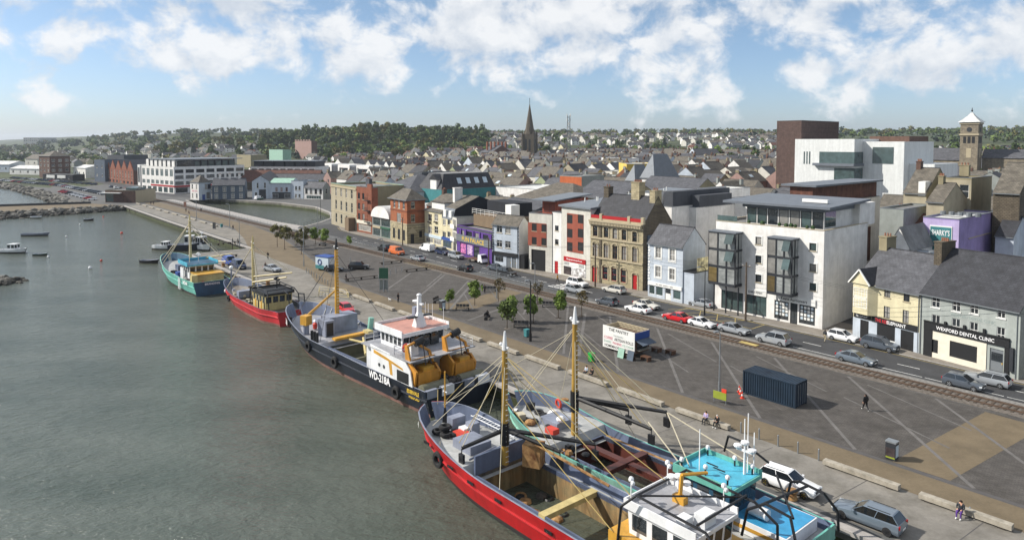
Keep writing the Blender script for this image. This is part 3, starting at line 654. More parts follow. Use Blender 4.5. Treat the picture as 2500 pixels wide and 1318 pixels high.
# --- cream building with white dormers
b = Bld('cream_building', 'cream rendered house with white triple dormer and window flower boxes', Z2(893, 652), Z2(1052, 695), Z2(893, 345), depth=11, z=.13, group=GS)
for y in (418, 532):
    for x in (940, 998): b.win(*zr(Z2, x - 17, y - 33, x + 17, y + 33), style='sash4')
for x in (940, 998):
    xx, z = b.loc(*Z2(x, 455)); mb = MB(); mb.bx(xx - .75, -.5, z - .3, xx + .75, -.05, z, 'trim_black'); o = mb.build('flower_box', b.root)
zf = b.loc(*Z2(970, 590))[1]; b.winl(.6, .5, b.W * .48, zf - .6, style='shop', frame='trim_white', sill=None, glass='glass_curtain'); b.winl(b.W * .53, .5, b.W - .5, zf - .6, style='shop', frame='trim_white', sill=None, glass='glass_curtain'); b.fascia(.2, b.W - .2, zf - .4, zf + .4, 'trim_paleblue')
b.walls('render_cream', side='render_offwhite'); ro = b.gable(max(1.5, b.locd(*Z2(960, 275), b.D / 2)[1] - b.H), 'slate_brown')
mb = MB(); x0, x1 = b.W * .2, b.W * .92; mb.bx(x0, 1.2, b.H + .5, x1, 4.2, b.H + 2.3, 'trim_white'); mb.bx(x0 - .3, .9, b.H + 2.3, x1 + .3, 4.6, b.H + 2.5, 'slate_brown'); d = mb.build('dormer', b.root)
for i in range(3): add_window(b.root, (x0 + (x1 - x0) * (i + .5) / 3, 1.15, b.H + .8), 0, (x1 - x0) / 3 - .35, 1.3, 'case', 'trim_white', None)
b.chimney(ro, b.W - .5, 5, b.H + 2, 4.2, 1.0, 2.4, 'render_white', 0)
# --- cream with grey mansard and black gable
b = Bld('mansard_building', 'cream house with grey mansard storey and a black slate-hung gable', Z2(1053, 696), Z2(1147, 722), Z2(1053, 425), depth=16, z=.13, group=GS)
for y in (462, 575):
    for x in (1071, 1115): b.win(*zr(Z2, x - 14, y - 27, x + 14, y + 27), style='case')
zf = b.loc(*Z2(1090, 612))[1]; b.winl(.5, .4, b.W - .5, zf - .6, style='shop', frame='trim_blue', sill=None, glass='glass_green'); b.fascia(.1, b.W - .1, zf - .45, zf + .35, 'trim_blue')
b.walls('render_cream', side='render_black'); b.done(); hm = b.loc(*Z2(1100, 335))[1] - b.H; mb = MB(); Wb, Hb = b.W, b.H
mb.poly([(0, 0, Hb), (Wb, 0, Hb), (Wb, .9, Hb + hm), (0, .9, Hb + hm)], 'zinc'); mb.poly([(0, .9, Hb + hm), (Wb, .9, Hb + hm), (Wb, b.D / 2, Hb + hm + 3), (0, b.D / 2, Hb + hm + 3)], 'slate_brown'); mb.poly([(0, b.D / 2, Hb + hm + 3), (Wb, b.D / 2, Hb + hm + 3), (Wb, b.D, Hb + hm), (0, b.D, Hb + hm)], 'slate_brown')
mb.poly([(Wb, 0, Hb), (Wb, b.D, Hb), (Wb, b.D, Hb + hm), (Wb, b.D / 2, Hb + hm + 3), (Wb, .9, Hb + hm)], 'render_black'); mb.poly([(0, 0, Hb), (0, .9, Hb + hm), (0, b.D / 2, Hb + hm + 3), (0, b.D, Hb + hm), (0, b.D, Hb)], 'render_black'); ro = mb.build('roof', b.root)
for x in (1.4, 4.4 if Wb > 5.5 else Wb - 1.4): 
    mb = MB(); mb.bx(x - .7, -.02, Hb + .5, x + .7, 1.0, Hb + 2.3, 'trim_white'); mb.build('dormer', b.root); add_window(b.root, (x, -.05, Hb + .7), 0, 1.1, 1.4, 'case', 'trim_white', None)
# --- narrow beige infill with balconies
b = Bld('infill_building', 'narrow beige infill with stacked balconies between the black gable and purple arcade', Z2(1148, 723), Z2(1187, 740), Z2(1148, 430), depth=10, z=.13, group=GS)
for y in (475, 590, 690):
    z = b.loc(*Z2(1168, y))[1]; b.winl(.5, z - 1, b.W - .5, z + 1, style='case', sill=None)
    if y < 650: b.box('balcony', .1, -.7, z - 1.2, b.W - .1, 0, z - 1.05, 'trim_white'); b.box('balcony_front', .1, -.72, z - 1.05, b.W - .1, -.66, z - .1, 'trim_white')
b.walls('render_offwhite'); b.flat()
# --- purple amusement arcade
b = Bld('amusement_arcade', 'purple amusement arcade reading FUN PALACE in yellow letters', Z2(1188, 760), Z2(1510, 848), Z2(1188, 508), depth=17, z=.13, group=GS)
for x in (1230, 1303, 1378, 1452):
    b.win(*zr(Z2, x - 24, 505 + (x - 1188) * .2 + 20, x + 24, 505 + (x - 1188) * .2 + 66), style='case', frame='trim_dark', sill=None)
z0, z1 = b.loc(*Z2(1350, 665))[1], b.loc(*Z2(1350, 600))[1]
b.fascia(.1, b.W - .2, z0, z1, 'trim_grey', 'FUN PALACE', 'text_gold', .64, .62, .25)
mat('poster_blue', C('3a3fb0'), .5, .9, 2.2, col2=C('e070a0')); mat('poster_mix', C('6a4fb0'), .5, .9, 2.6, col2=C('e8a0c0'))
zt = z0 - .35
b.winl(b.W * .1, .6, b.W * .27, zt, style='plain', frame='trim_dark', sill=None, glass='glass_shop'); b.winl(b.W * .3, .6, b.W * .46, zt, style='plain', frame='trim_dark', sill=None, glass='glass_shop')
b.winl(b.W * .5, .0, b.W * .66, zt, style='shop2', frame='trim_dark', sill=None, glass='glass_shop')
for f, m_ in ((.185, 'poster_blue'), (.38, 'poster_mix')): b.box('poster', b.W * f - b.W * .075, .08, .8, b.W * f + b.W * .075, .1, zt - .15, m_)
b.box('doorway_panel', b.W * .7, -.1, 0, b.W * .9, .0, zt - .4, 'render_purple')
for x in (.13, .28, .5, .68, .98): b.box('pilaster', b.W * x - .25, -.2, z1, b.W * x + .25, 0.001, b.H - .1, 'render_purple')
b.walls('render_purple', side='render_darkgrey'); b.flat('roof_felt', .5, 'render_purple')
dk = MB(); dk.bx(.5, 4.5, b.H + .3, b.W * .98, 14, b.H + 3.1, 'render_brown'); o = dk.build('rear_storey', b.root)
for y in (4.3, ):
    g = MB()
    for z in (3.6, 4.1, 4.5): g.cyl((.2, y, b.H + z), (b.W * .98, y, b.H + z), .05, 'trim_white', n=4)
    for i in range(9): g.cyl((.2 + i * b.W * .122, y, b.H + 3.1), (.2 + i * b.W * .122, y, b.H + 4.5), .04, 'trim_white', n=4)
    g.build('balustrade', b.root)
b.box('lift_shaft', b.W * .78, 6, b.H + 3.1, b.W * .93, 8.4, b.H + 6.2, 'trim_white'); b.box('dark_wall', .5, 8.5, b.H + 3.1, b.W * .76, 14, b.H + 6.3, 'render_black')
# --- pale house with dark quoins
b = Bld('quoined_house', 'pale blue-white three storey house with dark quoins and black shopfront', Z2(1515, 852), Z2(1757, 888), Z2(1515, 472), px_depth=1292, z=.13, group=GS)
for y in (525, 658):
    for x in (1578, 1656): b.win(*zr(Z2, x - 25, y - 32 + (x - 1578) * .12, x + 25, y + 32 + (x - 1578) * .12), style='caset')
zf = b.loc(*Z2(1640, 752))[1]; b.winl(.8, .9, b.W * .42, zf - .7, style='shop', frame='trim_grey', sill=None); b.door(b.W * .62, 1.3, 2.3, 'trim_grey'); b.door(b.W * .82, 1.3, 2.3, 'trim_grey'); b.fascia(.2, b.W - .2, zf - .55, zf + .3, 'trim_black')
b.walls('render_bluegrey', side='render_white')
for xx in (0, b.W - .45):
    for i in range(14): b.box('quoin', xx, -.05, zf + .6 + i * (b.H - zf - .8) / 14, xx + (.45 if i % 2 else .32), .001, zf + .6 + (i + .62) * (b.H - zf - .8) / 14, 'trim_dark')
b.gable(max(1.5, b.locd(*Z2(1680, 400), b.D / 2)[1] - b.H), 'slate_brown'); b.pipe(b.W - .3)
b.box('shopfront_surround', 0.02, -.09, 0, .35, 0.001, zf, 'trim_black'); b.box('side_lean_to', b.W + .02, .2, 0, b.W + 1.4, b.D * .8, 3.0, 'trim_black')
# --- apartments with red panels: lower wing, stair strip, taller wing
b = Bld('apartment_wing', 'cream apartment wing with red panels above an arched car entrance', Z2(1850, 893), Z3(180, 772), Z3(0, 240), depth=16, z=.13, group=GS)
for y in (355, 395 + 85):
    for x in (18, 106): b.win(*zr(Z3, x - 22, y - 34 + x * .1, x + 22, y + 34 + x * .1), style='case', frame='trim_dark')
q = b.rect(*zr(Z3, -40, 318, 130, 530)); mb = MB(); mb.bx(q[0], -.05, q[1], q[2], .001, q[3], 'render_red')
mb = MB(); panel(mb, Vector((q[0], -.06, 0)), Vector((1, 0, 0)), Vector((0, 1, 0)), q[2] - q[0], q[3], [(x0 - q[0], z0, x1 - q[0], z1) for x0, z0, x1, z1 in b.f], 'render_red', .05, z0=q[1]); mb.build('red_panel', b.root)
b.f.append((b.W * .1, 0, b.W * .72, b.loc(*Z3(60, 565))[1])); b.box('gate_door', b.W * .1, .9, 0, b.W * .4, 1.0, 4.0, 'render_red')
b.walls('render_offwhite'); b.flat('roof_felt', .3)
t = MB(); panel(t, Vector((2, 2.2, b.H)), Vector((1, 0, 0)), Vector((0, 1, 0)), b.W - 2.4, 3.0, [], 'render_red'); t.bx(2, 2.3, b.H, b.W - .4, b.D - 1, b.H + 3, 'render_red'); t.build('penthouse', b.root)
for i in range(5): add_window(b.root, (3.2 + i * (b.W - 4.5) / 5, 2.1, b.H + .5), 0, 1.4, 1.9, 'case', 'trim_dark', None)
b.slab('roof_metal', 3.0, 3.6, .2, .25, x0=.2, y0=.6)
b2 = Bld('stair_tower', 'plain white stair block with two small windows and a red door', Z3(181, 772), Z3(265, 790), Z3(181, 225), depth=15, z=.13, group=GS)
for y in (365, 492): b2.win(*zr(Z3, 207, y - 24, 240, y + 24), style='plain', frame='trim_dark')
b2.door(b2.W * .45, 1.1, 2.6, 'trim_red'); b2.walls('render_white'); b2.flat(par=.2); b2.pipe(.1, 'trim_dark')
b = Bld('apartment_block', 'tall cream apartment block with two columns of red panelled windows over a supermarket poster', Z3(266, 790), Z3(530, 850), Z3(266, 165), depth=34, z=.13, group=GS)
for y in (282, 412, 535):
    for x in (345, 444): b.win(*zr(Z3, x - 25, y - 40, x + 25, y + 40), style='case', frame='trim_dark', sill=None)
q = b.rect(*zr(Z3, 318, 235, 470, 590)); mb = MB(); panel(mb, Vector((q[0], -.06, 0)), Vector((1, 0, 0)), Vector((0, 1, 0)), q[2] - q[0], q[3], [(x0 - q[0], z0, x1 - q[0], z1) for x0, z0, x1, z1 in b.f], 'render_red', .05, z0=q[1]); o = mb.build('red_panel', b.root)
q2 = b.rect(*zr(Z3, 290, 640, 490, 830)); zt = b.loc(*Z3(390, 640))[1]
mat('poster_food', C('9a5a35'), .5, .9, 1.1, col2=C('e8d8c0')); mat('poster_dark', C('2a2426'), .5, .5, .9, col2=C('4a4040'))
b.box('poster', q2[0], -.1, .35, q2[0] + (q2[2] - q2[0]) * .36, .001, zt * .5, 'poster_dark'); b.box('poster', q2[0] + (q2[2] - q2[0]) * .36, -.1, .35, q2[2], .001, zt * .5, 'poster_food')
o = b.box('poster', q2[0], -.1, zt * .5, q2[2], .001, zt * .76, 'trim_white')
for i in range(5):
    for sx in (q2[0] + .3 + i * .32, q2[2] - 1.8 + i * .32): text('chevron', '>', o, (sx, -.115, zt * .55), .26, 'text_black', .75)
b.fascia(q2[0], q2[2], zt * .76, zt * 1.0, 'trim_red', 'Supermarket', 'text_white', .72, .42, .14)
b.walls('render_offwhite', side='render_white'); b.done(); b.slab('roof_metal', 0, 2.2, .5, .35)
mb = MB(); mb.poly([(b.W, 0, b.H), (b.W, b.D, b.H), (b.W, b.D, b.H + 2.2)], 'render_white'); mb.build('gable_wall', b.root)
for i in range(9): 
    q_ = MB(); x, y = RND.uniform(1, b.W - 1), RND.uniform(4, b.D - 2); q_.cyl((x, y, b.H + .3), (x, y, b.H + 2.2 * y / b.D + 1.2), .13, 'trim_white', n=6); q_.build('roof_vent', b.root)
# --- ornate stone bank with red arched doors
b = Bld('ornate_building', 'ornate yellow stone building with bracketed cornice and red arched doors', Z3(531, 851), Z3(1012, 942), Z3(531, 292), px_depth=1640, z=.13, group=GS)
for x, dy in ((578, 0), (678, 14), (759, 26), (843, 38), (940, 56)):
    b.win(*zr(Z3, x - 20, 345 + dy, x + 20, 438 + dy), style='sash', frame='trim_brown'); b.win(*zr(Z3, x - 21, 508 + dy * .75, x + 21, 625 + dy * .95), style='sash4', frame='trim_brown')
for x, y0, y1 in ((668, 720, 835), (750, 735, 850), (836, 750, 865)): b.win(*zr(Z3, x - 23, y0, x + 23, y1), style='sash', frame='trim_red')
for x, y0, y1 in ((570, 722, 856), (940, 795, 928)):
    q = b.rect(*zr(Z3, x - 21, y0, x + 21, y1)); b.door((q[0] + q[2]) / 2, q[2] - q[0], q[3], 'trim_red')
for (x0, z0, x1, z1) in list(b.f):
    w = x1 - x0; xm = (x0 + x1) / 2; mb = MB(); g = z0 > 5.2
    if g and z0 < 8.5: mb.prism([(x0 - .3, -.16, z1 + .12), (x1 + .3, -.16, z1 + .12), (xm, -.16, z1 + .75)], (0, .16, 0), 'trim_stone'); mb.build('pediment', b.root)
    else:
        a_ = [(xm + math.cos(math.pi * i / 8) * (w / 2 + .14), z1 - .1 + math.sin(math.pi * i / 8) * (w / 2 if not g else .3)) for i in range(9)]
        for p, q in zip(a_, a_[1:]): mb.cyl((p[0], -.05, p[1]), (q[0], -.05, q[1]), .14, 'trim_stone', n=5)
        mb.build('arch_moulding', b.root)
    for a_ in (x0 - .28, x1 + .04): b.box('window_jamb', a_, -.09, z0, a_ + .24, .001, z1, 'trim_stone')
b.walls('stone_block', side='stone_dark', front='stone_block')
for z in (b.loc(*Z3(531, 640))[1] + .2, b.loc(*Z3(531, 455))[1]): b.string(z, .35, .2)
b.string(b.H - .9, .25, .3); b.string(b.H - .1, .3, .7, name='cornice')
for i in range(34): b.box('bracket', .2 + i * (b.W - .6) / 33 - .12, -.6, b.H - .65, .2 + i * (b.W - .6) / 33 + .12, .001, b.H - .11, 'trim_stone')
b.box('parapet', 0, -.1, b.H + .2, b.W, .3, b.H + .55, 'trim_stone')
for x0, x1 in ((.02, .19), (.24, .72), (.77, .97)): b.box('red_panel', b.W * x0, -.13, b.H + .55, b.W * x1, .25, b.H + 1.15, 'trim_red')
for x in (.21, .745, .99): b.box('parapet_pier', b.W * x - .3, -.2, b.H + .2, b.W * x + .3, .4, b.H + 1.5, 'trim_stone')
for x in (.205, ): b.box('pier_strip', b.W * x - .25, -.14, 0, b.W * x + .25, .001, b.H - .9, 'stone_dark')
ro = b.gable(5.0, 'slate_dark', .02)
b.chimney(ro, b.W * .62, b.D * .52, b.H + 3.4, 4.2, 1.9, 1.9, 'stone_block', 5); b.chimney(ro, .7, b.D * .5, b.H + 3.4, 3.0, 1.2, 1.5, 'stone_dark', 2); b.chimney(ro, b.W - .6, b.D * .5, b.H + 3.6, 2.6, 1.2, 2.2, 'stone_block', 3)
# --- narrow teal recess
b = Bld('recessed_infill', 'narrow dark teal glazed infill set back beside the ornate stone building', Z3(1013, 925), Z3(1058, 935), Z3(1013, 440), depth=9, z=.13, group=GS)
b.frac(1, [2, 5, 8], b.W * .7, 1.8, style='case', frame='trim_dark'); b.walls('render_slateblue'); b.flat('glass_green', .2)
# --- pale blue-grey house
b = Bld('blue_grey_house', 'pale blue-grey house with four white framed windows, pitched metal roof and long side wing', Z3(1060, 987), Z3(1377, 1057), Z3(1060, 492), px_depth=1722, z=.13, group=GS)
for x, y0, y1 in ((1156, 540, 640), (1285, 560, 665), (1154, 715, 815), (1283, 738, 840)):
    b.win(*zr(Z3, x - 24, y0, x + 24, y1), style='sash4', frame='trim_white', sill='trim_white')
for (x0, z0, x1, z1) in list(b.f):
    mb = MB()
    for q in ((x0 - .3, z0 - .3, x0, z1 + .3), (x1, z0 - .3, x1 + .3, z1 + .3), (x0, z1, x1, z1 + .3), (x0, z0 - .3, x1, z0 - .14)): mb.bx(q[0], -.05, q[1], q[2], .001, q[3], 'trim_white')
    mb.build('window_surround', b.root)
zf = b.loc(*Z3(1220, 895))[1]
for f0, f1 in ((.04, .2), (.24, .44), (.74, .95)): b.winl(b.W * f0, .5, b.W * f1, zf - .4, style='plain', sill=None, glass='glass_green')
b.door(b.W * .59, 1.3, 2.4, 'trim_white', glass='glass'); b.fascia(.1, b.W - .1, zf - .3, zf + .3, 'trim_white', 'III IIIII IIIIIII I IIII', 'text_black', .5, .3)
b.walls('render_bluegrey', side='render_bluegrey'); b.gable(max(1.5, b.locd(*Z3(1400, 355), b.D / 2)[1] - b.H), 'slate_roof', .3); b.string(b.H - .3, .3, .1, 'trim_white')
for i in range(12): b.box('quoin', 0, -.05, zf + .6 + i * (b.H - zf - 1.2) / 12, .34 if i % 2 else .5, .001, zf + .6 + (i + .6) * (b.H - zf - 1.2) / 12, 'trim_white')
b.box('side_wing', b.W + .02, .2, 0, b.W + 2.2, b.D + 6, b.locr(*Z3(1380, 765))[1], 'render_bluegrey'); b.box('wing_coping', b.W, .1, b.locr(*Z3(1380, 765))[1], b.W + 2.3, b.D + 6.1, b.locr(*Z3(1380, 765))[1] + .15, 'trim_black')
mat('poster_brown', C('5a3a22'), .5, .9, 1.6, col2=C('d8b890')); b.box('poster', b.W + 2.2, 1.0, 5.6, b.W + 2.24, 4.6, 8.0, 'poster_brown')
# --- white apartments with glass bays
b = Bld('bay_apartments', 'white rendered apartment block with tall dark glass bays and roof terrace', (1745, 751), (2007, 804), Z4(612, 262), px_depth=2117, z=.13, group=GS)
def local_rect(*a): return b.rect(*a)
for y in (315, 448, 584): b.win(*zr(Z4, 131, y - 27, 174, y + 27), style='plain', frame='trim_dark')
for y in (360, 508, 645): b.win(*zr(Z4, 516, y - 27, 566, y + 27), style='plain', frame='trim_dark', glass='glass_green' if y != 508 else None)
for (x0, z0, x1, z1) in list(b.f):
    mb = MB()
    for q in ((x0 - .18, z0 - .18, x0, z1 + .18), (x1, z0 - .18, x1 + .18, z1 + .18), (x0, z1, x1, z1 + .18), (x0, z0 - .18, x1, z0 - .14)): mb.bx(q[0], -.06, q[1], q[2], .001, q[3], 'trim_white')
    mb.build('window_surround', b.root)
def bay(x0, x1, z0, z1, dep, lab):
    g = MB(); g.bx(x0 + .1, -dep + .1, z0 + .1, x1 - .1, 0, z1 - .1, 'glass_bay'); gl = g.build('bay_glazing', b.root)
    f = MB(); H3 = (z1 - z0) / 3; t = .16
    for k in range(4):
        z = z0 + k * H3; f.bx(x0, -dep, z - t, x1, -dep + .2, z + t, 'trim_dark'); f.bx(x0, -dep, z - t, x0 + .2, 0, z + t, 'trim_dark'); f.bx(x1 - .2, -dep, z - t, x1, 0, z + t, 'trim_dark')
    for k in range(4):
        x = x0 + (x1 - x0) * k / 3; f.bx(x - t * .6, -dep - .01, z0, x + t * .6, -dep + .12, z1, 'trim_dark')
    for y in (-dep * .5, ): f.bx(x0 - .01, y - .06, z0, x0 + .1, y + .06, z1, 'trim_dark'); f.bx(x1 - .1, y - .06, z0, x1 + .01, y + .06, z1, 'trim_dark')
    f.bx(x0 - .1, -dep - .1, z1, x1 + .1, 0, z1 + .18, 'zinc'); f.bx(x0, -dep, z0 - .3, x1, 0, z0 - .16, 'trim_dark'); f.build('bay_frame', b.root)
    for k in range(3):
        i = MB(); z = z0 + k * H3; i.bx(x0 + .05, -dep - .03, z + .2, x0 + (x1 - x0) * .32, -dep + .02, z + H3 - .25, 'glass_curtain' if k else 'glass_warm'); i.build('blind', gl)
    for k in range(1, 3):
        i = MB(); z = z0 + k * H3 + H3 * .55; xm = x0 + (x1 - x0) * .66; i.hexa([(xm, -dep - .75, z - .4), (x1 - .2, -dep - .75, z - .4), (x1 - .2, -dep - .7, z - .4), (xm, -dep - .7, z - .4)], [(xm, -dep - .06, z + 1.1), (x1 - .2, -dep - .06, z + 1.1), (x1 - .2, -dep - .01, z + 1.1), (xm, -dep - .01, z + 1.1)], 'glass_green'); i.build('open_pane', gl)
x0, zt = b.loc(*Z4(245, 268)); x1, zb = b.loc(*Z4(415, 700)); bay(x0 + .6, x1 + .4, zb + .2, zt - .3, 2.2, '')
bay(.1, 4.9, zb + .2, zt - .3, 2.2, '')
zf = b.loc(*Z4(440, 740))[1]
x0, x1 = b.loc(*Z4(265, 800))[0], b.loc(*Z4(555, 880))[0]
b.winl(x0, .3, x0 + (x1 - x0) * .36, zf - .6, style='tri', frame='trim_dark', sill=None, glass='glass_shop'); b.winl(x0 + (x1 - x0) * .4, 0, x0 + (x1 - x0) * .58, zf - .6, style='case', frame='trim_dark', sill=None, glass='glass_shop'); b.winl(x0 + (x1 - x0) * .62, .3, x1, zf - .6, style='tri', frame='trim_dark', sill=None, glass='glass_shop')
b.fascia(x0 - .1, x1 + .1, zf - .55, zf + .45, 'trim_white', 'Keane Auctioneers', 'text_black', .62, .5, .2)
for k in range(2):
    for i in range(4):
        for j in range(4):
            xx = x0 + (x1 - x0) * (.03 + k * .62 + i * .082); b.box('window_card', xx, .06, .9 + j * .55, xx + .38, .07, 1.3 + j * .55, 'trim_white' if (i + j) % 3 else 'trim_paleblue')
xa, xb_ = b.loc(*Z4(65, 740))[0], b.loc(*Z4(208, 800))[0]
b.winl(1.2, .2, xa - .6, zf - .5, style='quad', frame='trim_dark', sill=None, glass='glass_green'); b.winl(xa, .2, xb_, zf - .5, style='tri', frame='trim_dark', sill=None, glass='glass_green'); b.fascia(xa - .3, xb_, zf - .4, zf + .5, 'trim_white', 'SEAMUS KENNY', 'text_black', .66, .42, .12)
b.walls('render_white', side='render_white'); ro = b.flat('roof_felt', .35, 'trim_stone')
# penthouse on the terrace
ph = MB(); px0, px1, py0 = 4.2, b.W - 1.2, 2.4; ph.bx(px0, py0, b.H + .03, px1, b.D - 1, b.H + 3.3, 'render_white'); pho = ph.build('penthouse', b.root)
for i, g_ in enumerate(('glass_green', 'glass_green', 'glass', 'glass_curtain', 'glass_curtain', 'glass_green', 'glass')): add_window(b.root, (px0 + .9 + i * (px1 - px0 - 1.8) / 6, py0 - .12, b.H + .3), 0, (px1 - px0) / 7 - .2, 2.5, 'plain', 'trim_dark', None, g_)
mb = MB(); mb.bx(px1, py0 + .4, b.H + .5, px1 + .06, py0 + 4, b.H + 2.8, 'glass_green'); mb.build('side_glazing', b.root)
mb = MB(); mb.hexa([(px0 - 3.5, py0 - 1.6, b.H + 3.4), (px1 + 1.6, py0 - 1.6, b.H + 3.4), (px1 + 1.6, b.D, b.H + 3.9), (px0 - 3.5, b.D, b.H + 3.9)], [(px0 - 3.5, py0 - 1.6, b.H + 3.75), (px1 + 1.6, py0 - 1.6, b.H + 3.75), (px1 + 1.6, b.D, b.H + 4.25), (px0 - 3.5, b.D, b.H + 4.25)], 'zinc'); mb.build('penthouse_roof', b.root)
mb = MB(); mb.bx(px0 - .5, py0 - .5, b.H + 2.85, px1 + .3, b.D - 1, b.H + 3.4, 'zinc'); mb.build('fascia_band', b.root)
mb = MB(); mb.bx(px0 + 8, 5, b.H + 4.0, px0 + 12, 5.6, b.H + 4.5, 'trim_white'); mb.build('skylight', b.root)
for i in range(9):
    mb = MB(); x = px0 + RND.uniform(-1, px1 - px0); mb.ball((x, RND.uniform(.8, 1.8), b.H + .5), RND.uniform(.25, .5), 'leaf_dark' if 'leaf_dark' in M else mat('leaf_dark', (.03, .06, .02), .9, .4, 3), 6); mb.build('terrace_plant', b.root)
g = MB(); g.bx(.1, .25, b.H + .45, px0 - .5, .3, b.H + 1.3, 'glass_green'); g.build('glass_balustrade', b.root)
for p_ in range(3): 
    mb = MB(); mb.cyl((1.0 + p_ * 2.2, -1.9, 0), (1.0 + p_ * 2.2, -1.9, zb), .12, 'trim_dark', n=6); mb.build('bay_column', b.root)
# rear stair block
b.box('rear_block', b.W - 7, b.D - 3, b.H, b.W - .1, b.D + 3, b.H + 3.6, 'render_white')
# --- cream pub
b = Bld('cream_pub', 'cream pub with gabled corner oriel and black sign reading THE RED ELEPHANT', Z4(826, 990), Z4(1297, 1118), Z4(826, 602), depth=12, z=.13, group=GS)
for x, y0, y1 in ((1073, 650, 720), (1211, 675, 750), (1069, 785, 870), (1204, 812, 905)): b.win(*zr(Z4, x - 22, y0, x + 22, y1), style='sash4', frame='trim_dark')
zf = b.loc(*Z4(1060, 905))[1]; q = b.rect(*zr(Z4, 1000, 915, 1130, 1020)); b.winl(q[0], q[1], q[2], q[3], style='tri', frame='trim_white', sill='trim_white', glass='glass_shop')
xd = b.loc(*Z4(910, 960))[0]; b.door(xd, 1.3, 2.6, 'trim_white', glass='glass'); xd = b.loc(*Z4(1215, 1040))[0]; b.door(xd, 1.8, 2.6, 'trim_paleblue')
o = b.fascia(b.W * .3, b.W - .2, zf - .15, zf + .65, 'trim_black'); 
text('lettering', 'THE RED', o, (b.W * .46, -.18, zf), 1.9, 'text_red', .45); text('lettering', 'ELEPHANT', o, (b.W * .68, -.18, zf), 2.7, 'text_white', .45)
b.fascia(.2, b.W * .28, zf - .1, zf + .5, 'trim_black', 'RED ELEPHANT', 'text_white', .7, .4)
bx0, bx1 = .5, 3.7; mb = MB(); mb.hexa([(bx0, 0, zf + .7), (bx0, -.9, zf + .7), (bx1 - .9, -.9, zf + .7), (bx1, 0, zf + .7)][::1], [(bx0, 0, b.H), (bx0, -.9, b.H), (bx1 - .9, -.9, b.H), (bx1, 0, b.H)], 'render_cream'); mb.build('oriel', b.root, fix=True)
for z in (zf + 1.6, b.H - 2.1): add_window(b.root, ((bx0 + bx1 - .9) / 2, -1.0, z), 0, 2.1, 1.5, 'grid', 'trim_white', None)
mb = MB(); mb.prism([(bx0 - .3, -1.1, b.H), (bx1 - .6, -1.1, b.H), ((bx0 + bx1 - .9) / 2, -1.1, b.H + 1.9)], (0, 3.6, 0), 'render_cream'); mb.build('oriel_gable', b.root)
mb = MB(); xm = (bx0 + bx1 - .9) / 2
for xx in (bx0 - .5, bx1 - .4): mb.hexa([(xx, -1.25, b.H - .1), (xm, -1.25, b.H + 2.0), (xm, 3.8, b.H + 2.0), (xx, 3.8, b.H - .1)], [(xx, -1.25, b.H + .05), (xm, -1.25, b.H + 2.15), (xm, 3.8, b.H + 2.15), (xx, 3.8, b.H + .05)], 'slate_dark')
mb.build('oriel_roof', b.root, fix=True); mb = MB()
for xx in (bx0 - .5, bx1 - .4): mb.cyl((xx, -1.28, b.H - .02), (xm, -1.28, b.H + 2.05), .12, 'trim_white', n=4)
mb.build('bargeboard', b.root)
b.walls('render_cream', side='render_offwhite'); ro = b.gable(4.4, 'slate_roof', .3); b.chimney(ro, .6, 6.5, b.H + 2.8, 3.2, 1.2, 2.2, 'render_stone', 3); b.chimney(ro, b.W - .5, 6, b.H + 2.6, 3.8, 1.0, 3.2, 'stone_dark', 4)
mb = MB(); panel(mb, Vector((0, -.06, 0)), Vector((1, 0, 0)), Vector((0, 1, 0)), b.W, zf - .16, [q_ for q_ in b.f if q_[1] < 2], 'render_bluegrey', .05); mb.build('pub_front', b.root); b.pipes(b.W - .15)
# --- grey dental clinic
b = Bld('dental_clinic', 'sage grey building lettered WEXFORD DENTAL CLINIC with black shopfront', Z4(1298, 1119), (2486, 927), Z4(1298, 682), depth=14, z=.13, group=GS)
for x, y0, y1 in ((1420, 708, 792), (1567, 738, 820), (1695, 760, 838), (1888, 788, 868), (1419, 845, 955), (1563, 872, 985), (1691, 898, 1010), (1884, 932, 1045)): b.win(*zr(Z4, x - 30, y0, x + 30, y1), style='sash4', frame='trim_white', sill='trim_white', glass='glass')
zf = b.loc(*Z4(1640, 1010))[1]; xa = b.loc(*Z4(1335, 1050))[0]; xe = b.loc(*Z4(1945, 1200))[0]
mb = MB(); q = b.rect(*zr(Z4, 1520, 1050, 1718, 1165)); q0 = b.rect(*zr(Z4, 1385, 1020, 1438, 1115))
b.winl(*q, style='plain', frame='trim_black', sill=None, glass='glass_shop'); b.winl(*q0, style='plain', frame='trim_black', sill=None, glass='glass_shop')
panel(mb, Vector((xa, -.09, 0)), Vector((1, 0, 0)), Vector((0, 1, 0)), xe - xa - 2.5, zf - .02, [(q[0] - xa, q[1], q[2] - xa, q[3]), (q0[0] - xa, q0[1], q0[2] - xa, q0[3])], 'trim_cream', .09); mb.build('stone_front', b.root)
b.box('black_pier', xa, -.16, 0, xa + 1.1, -.091, zf, 'trim_black'); b.box('black_pier', xe - .5, -.16, 0, xe, .001, zf, 'trim_black')
xd = xe - 1.4; b.door(xd, 1.5, zf - .5, 'trim_grey', glass='glass')
b.fascia(xa, xe, zf, zf + .95, 'trim_black', 'WEXFORD DENTAL CLINIC', 'text_white', .68, .48, .2); b.string(zf + 1.0, .12, .3, 'trim_black', x0=xa, x1=xe)
zl = b.loc(*Z4(1640, 865))[1]; o = b.box('name_band', xa + 2, -.02, zl - .3, xe - .5, .001, zl + .4, 'render_sage'); text('lettering', 'WEXFORD DENTAL CLINIC', o, ((xa + xe) / 2 + .8, -.035, zl - .15), (xe - xa) * .52, 'text_grey', .4)
for x in (1492, 1628, 1770): xx, z = b.loc(*Z4(x, 915 + (x - 1492) * .19)); b.box('wall_lamp', xx - .13, -.25, z - .4, xx + .13, .001, z + .4, 'trim_black')
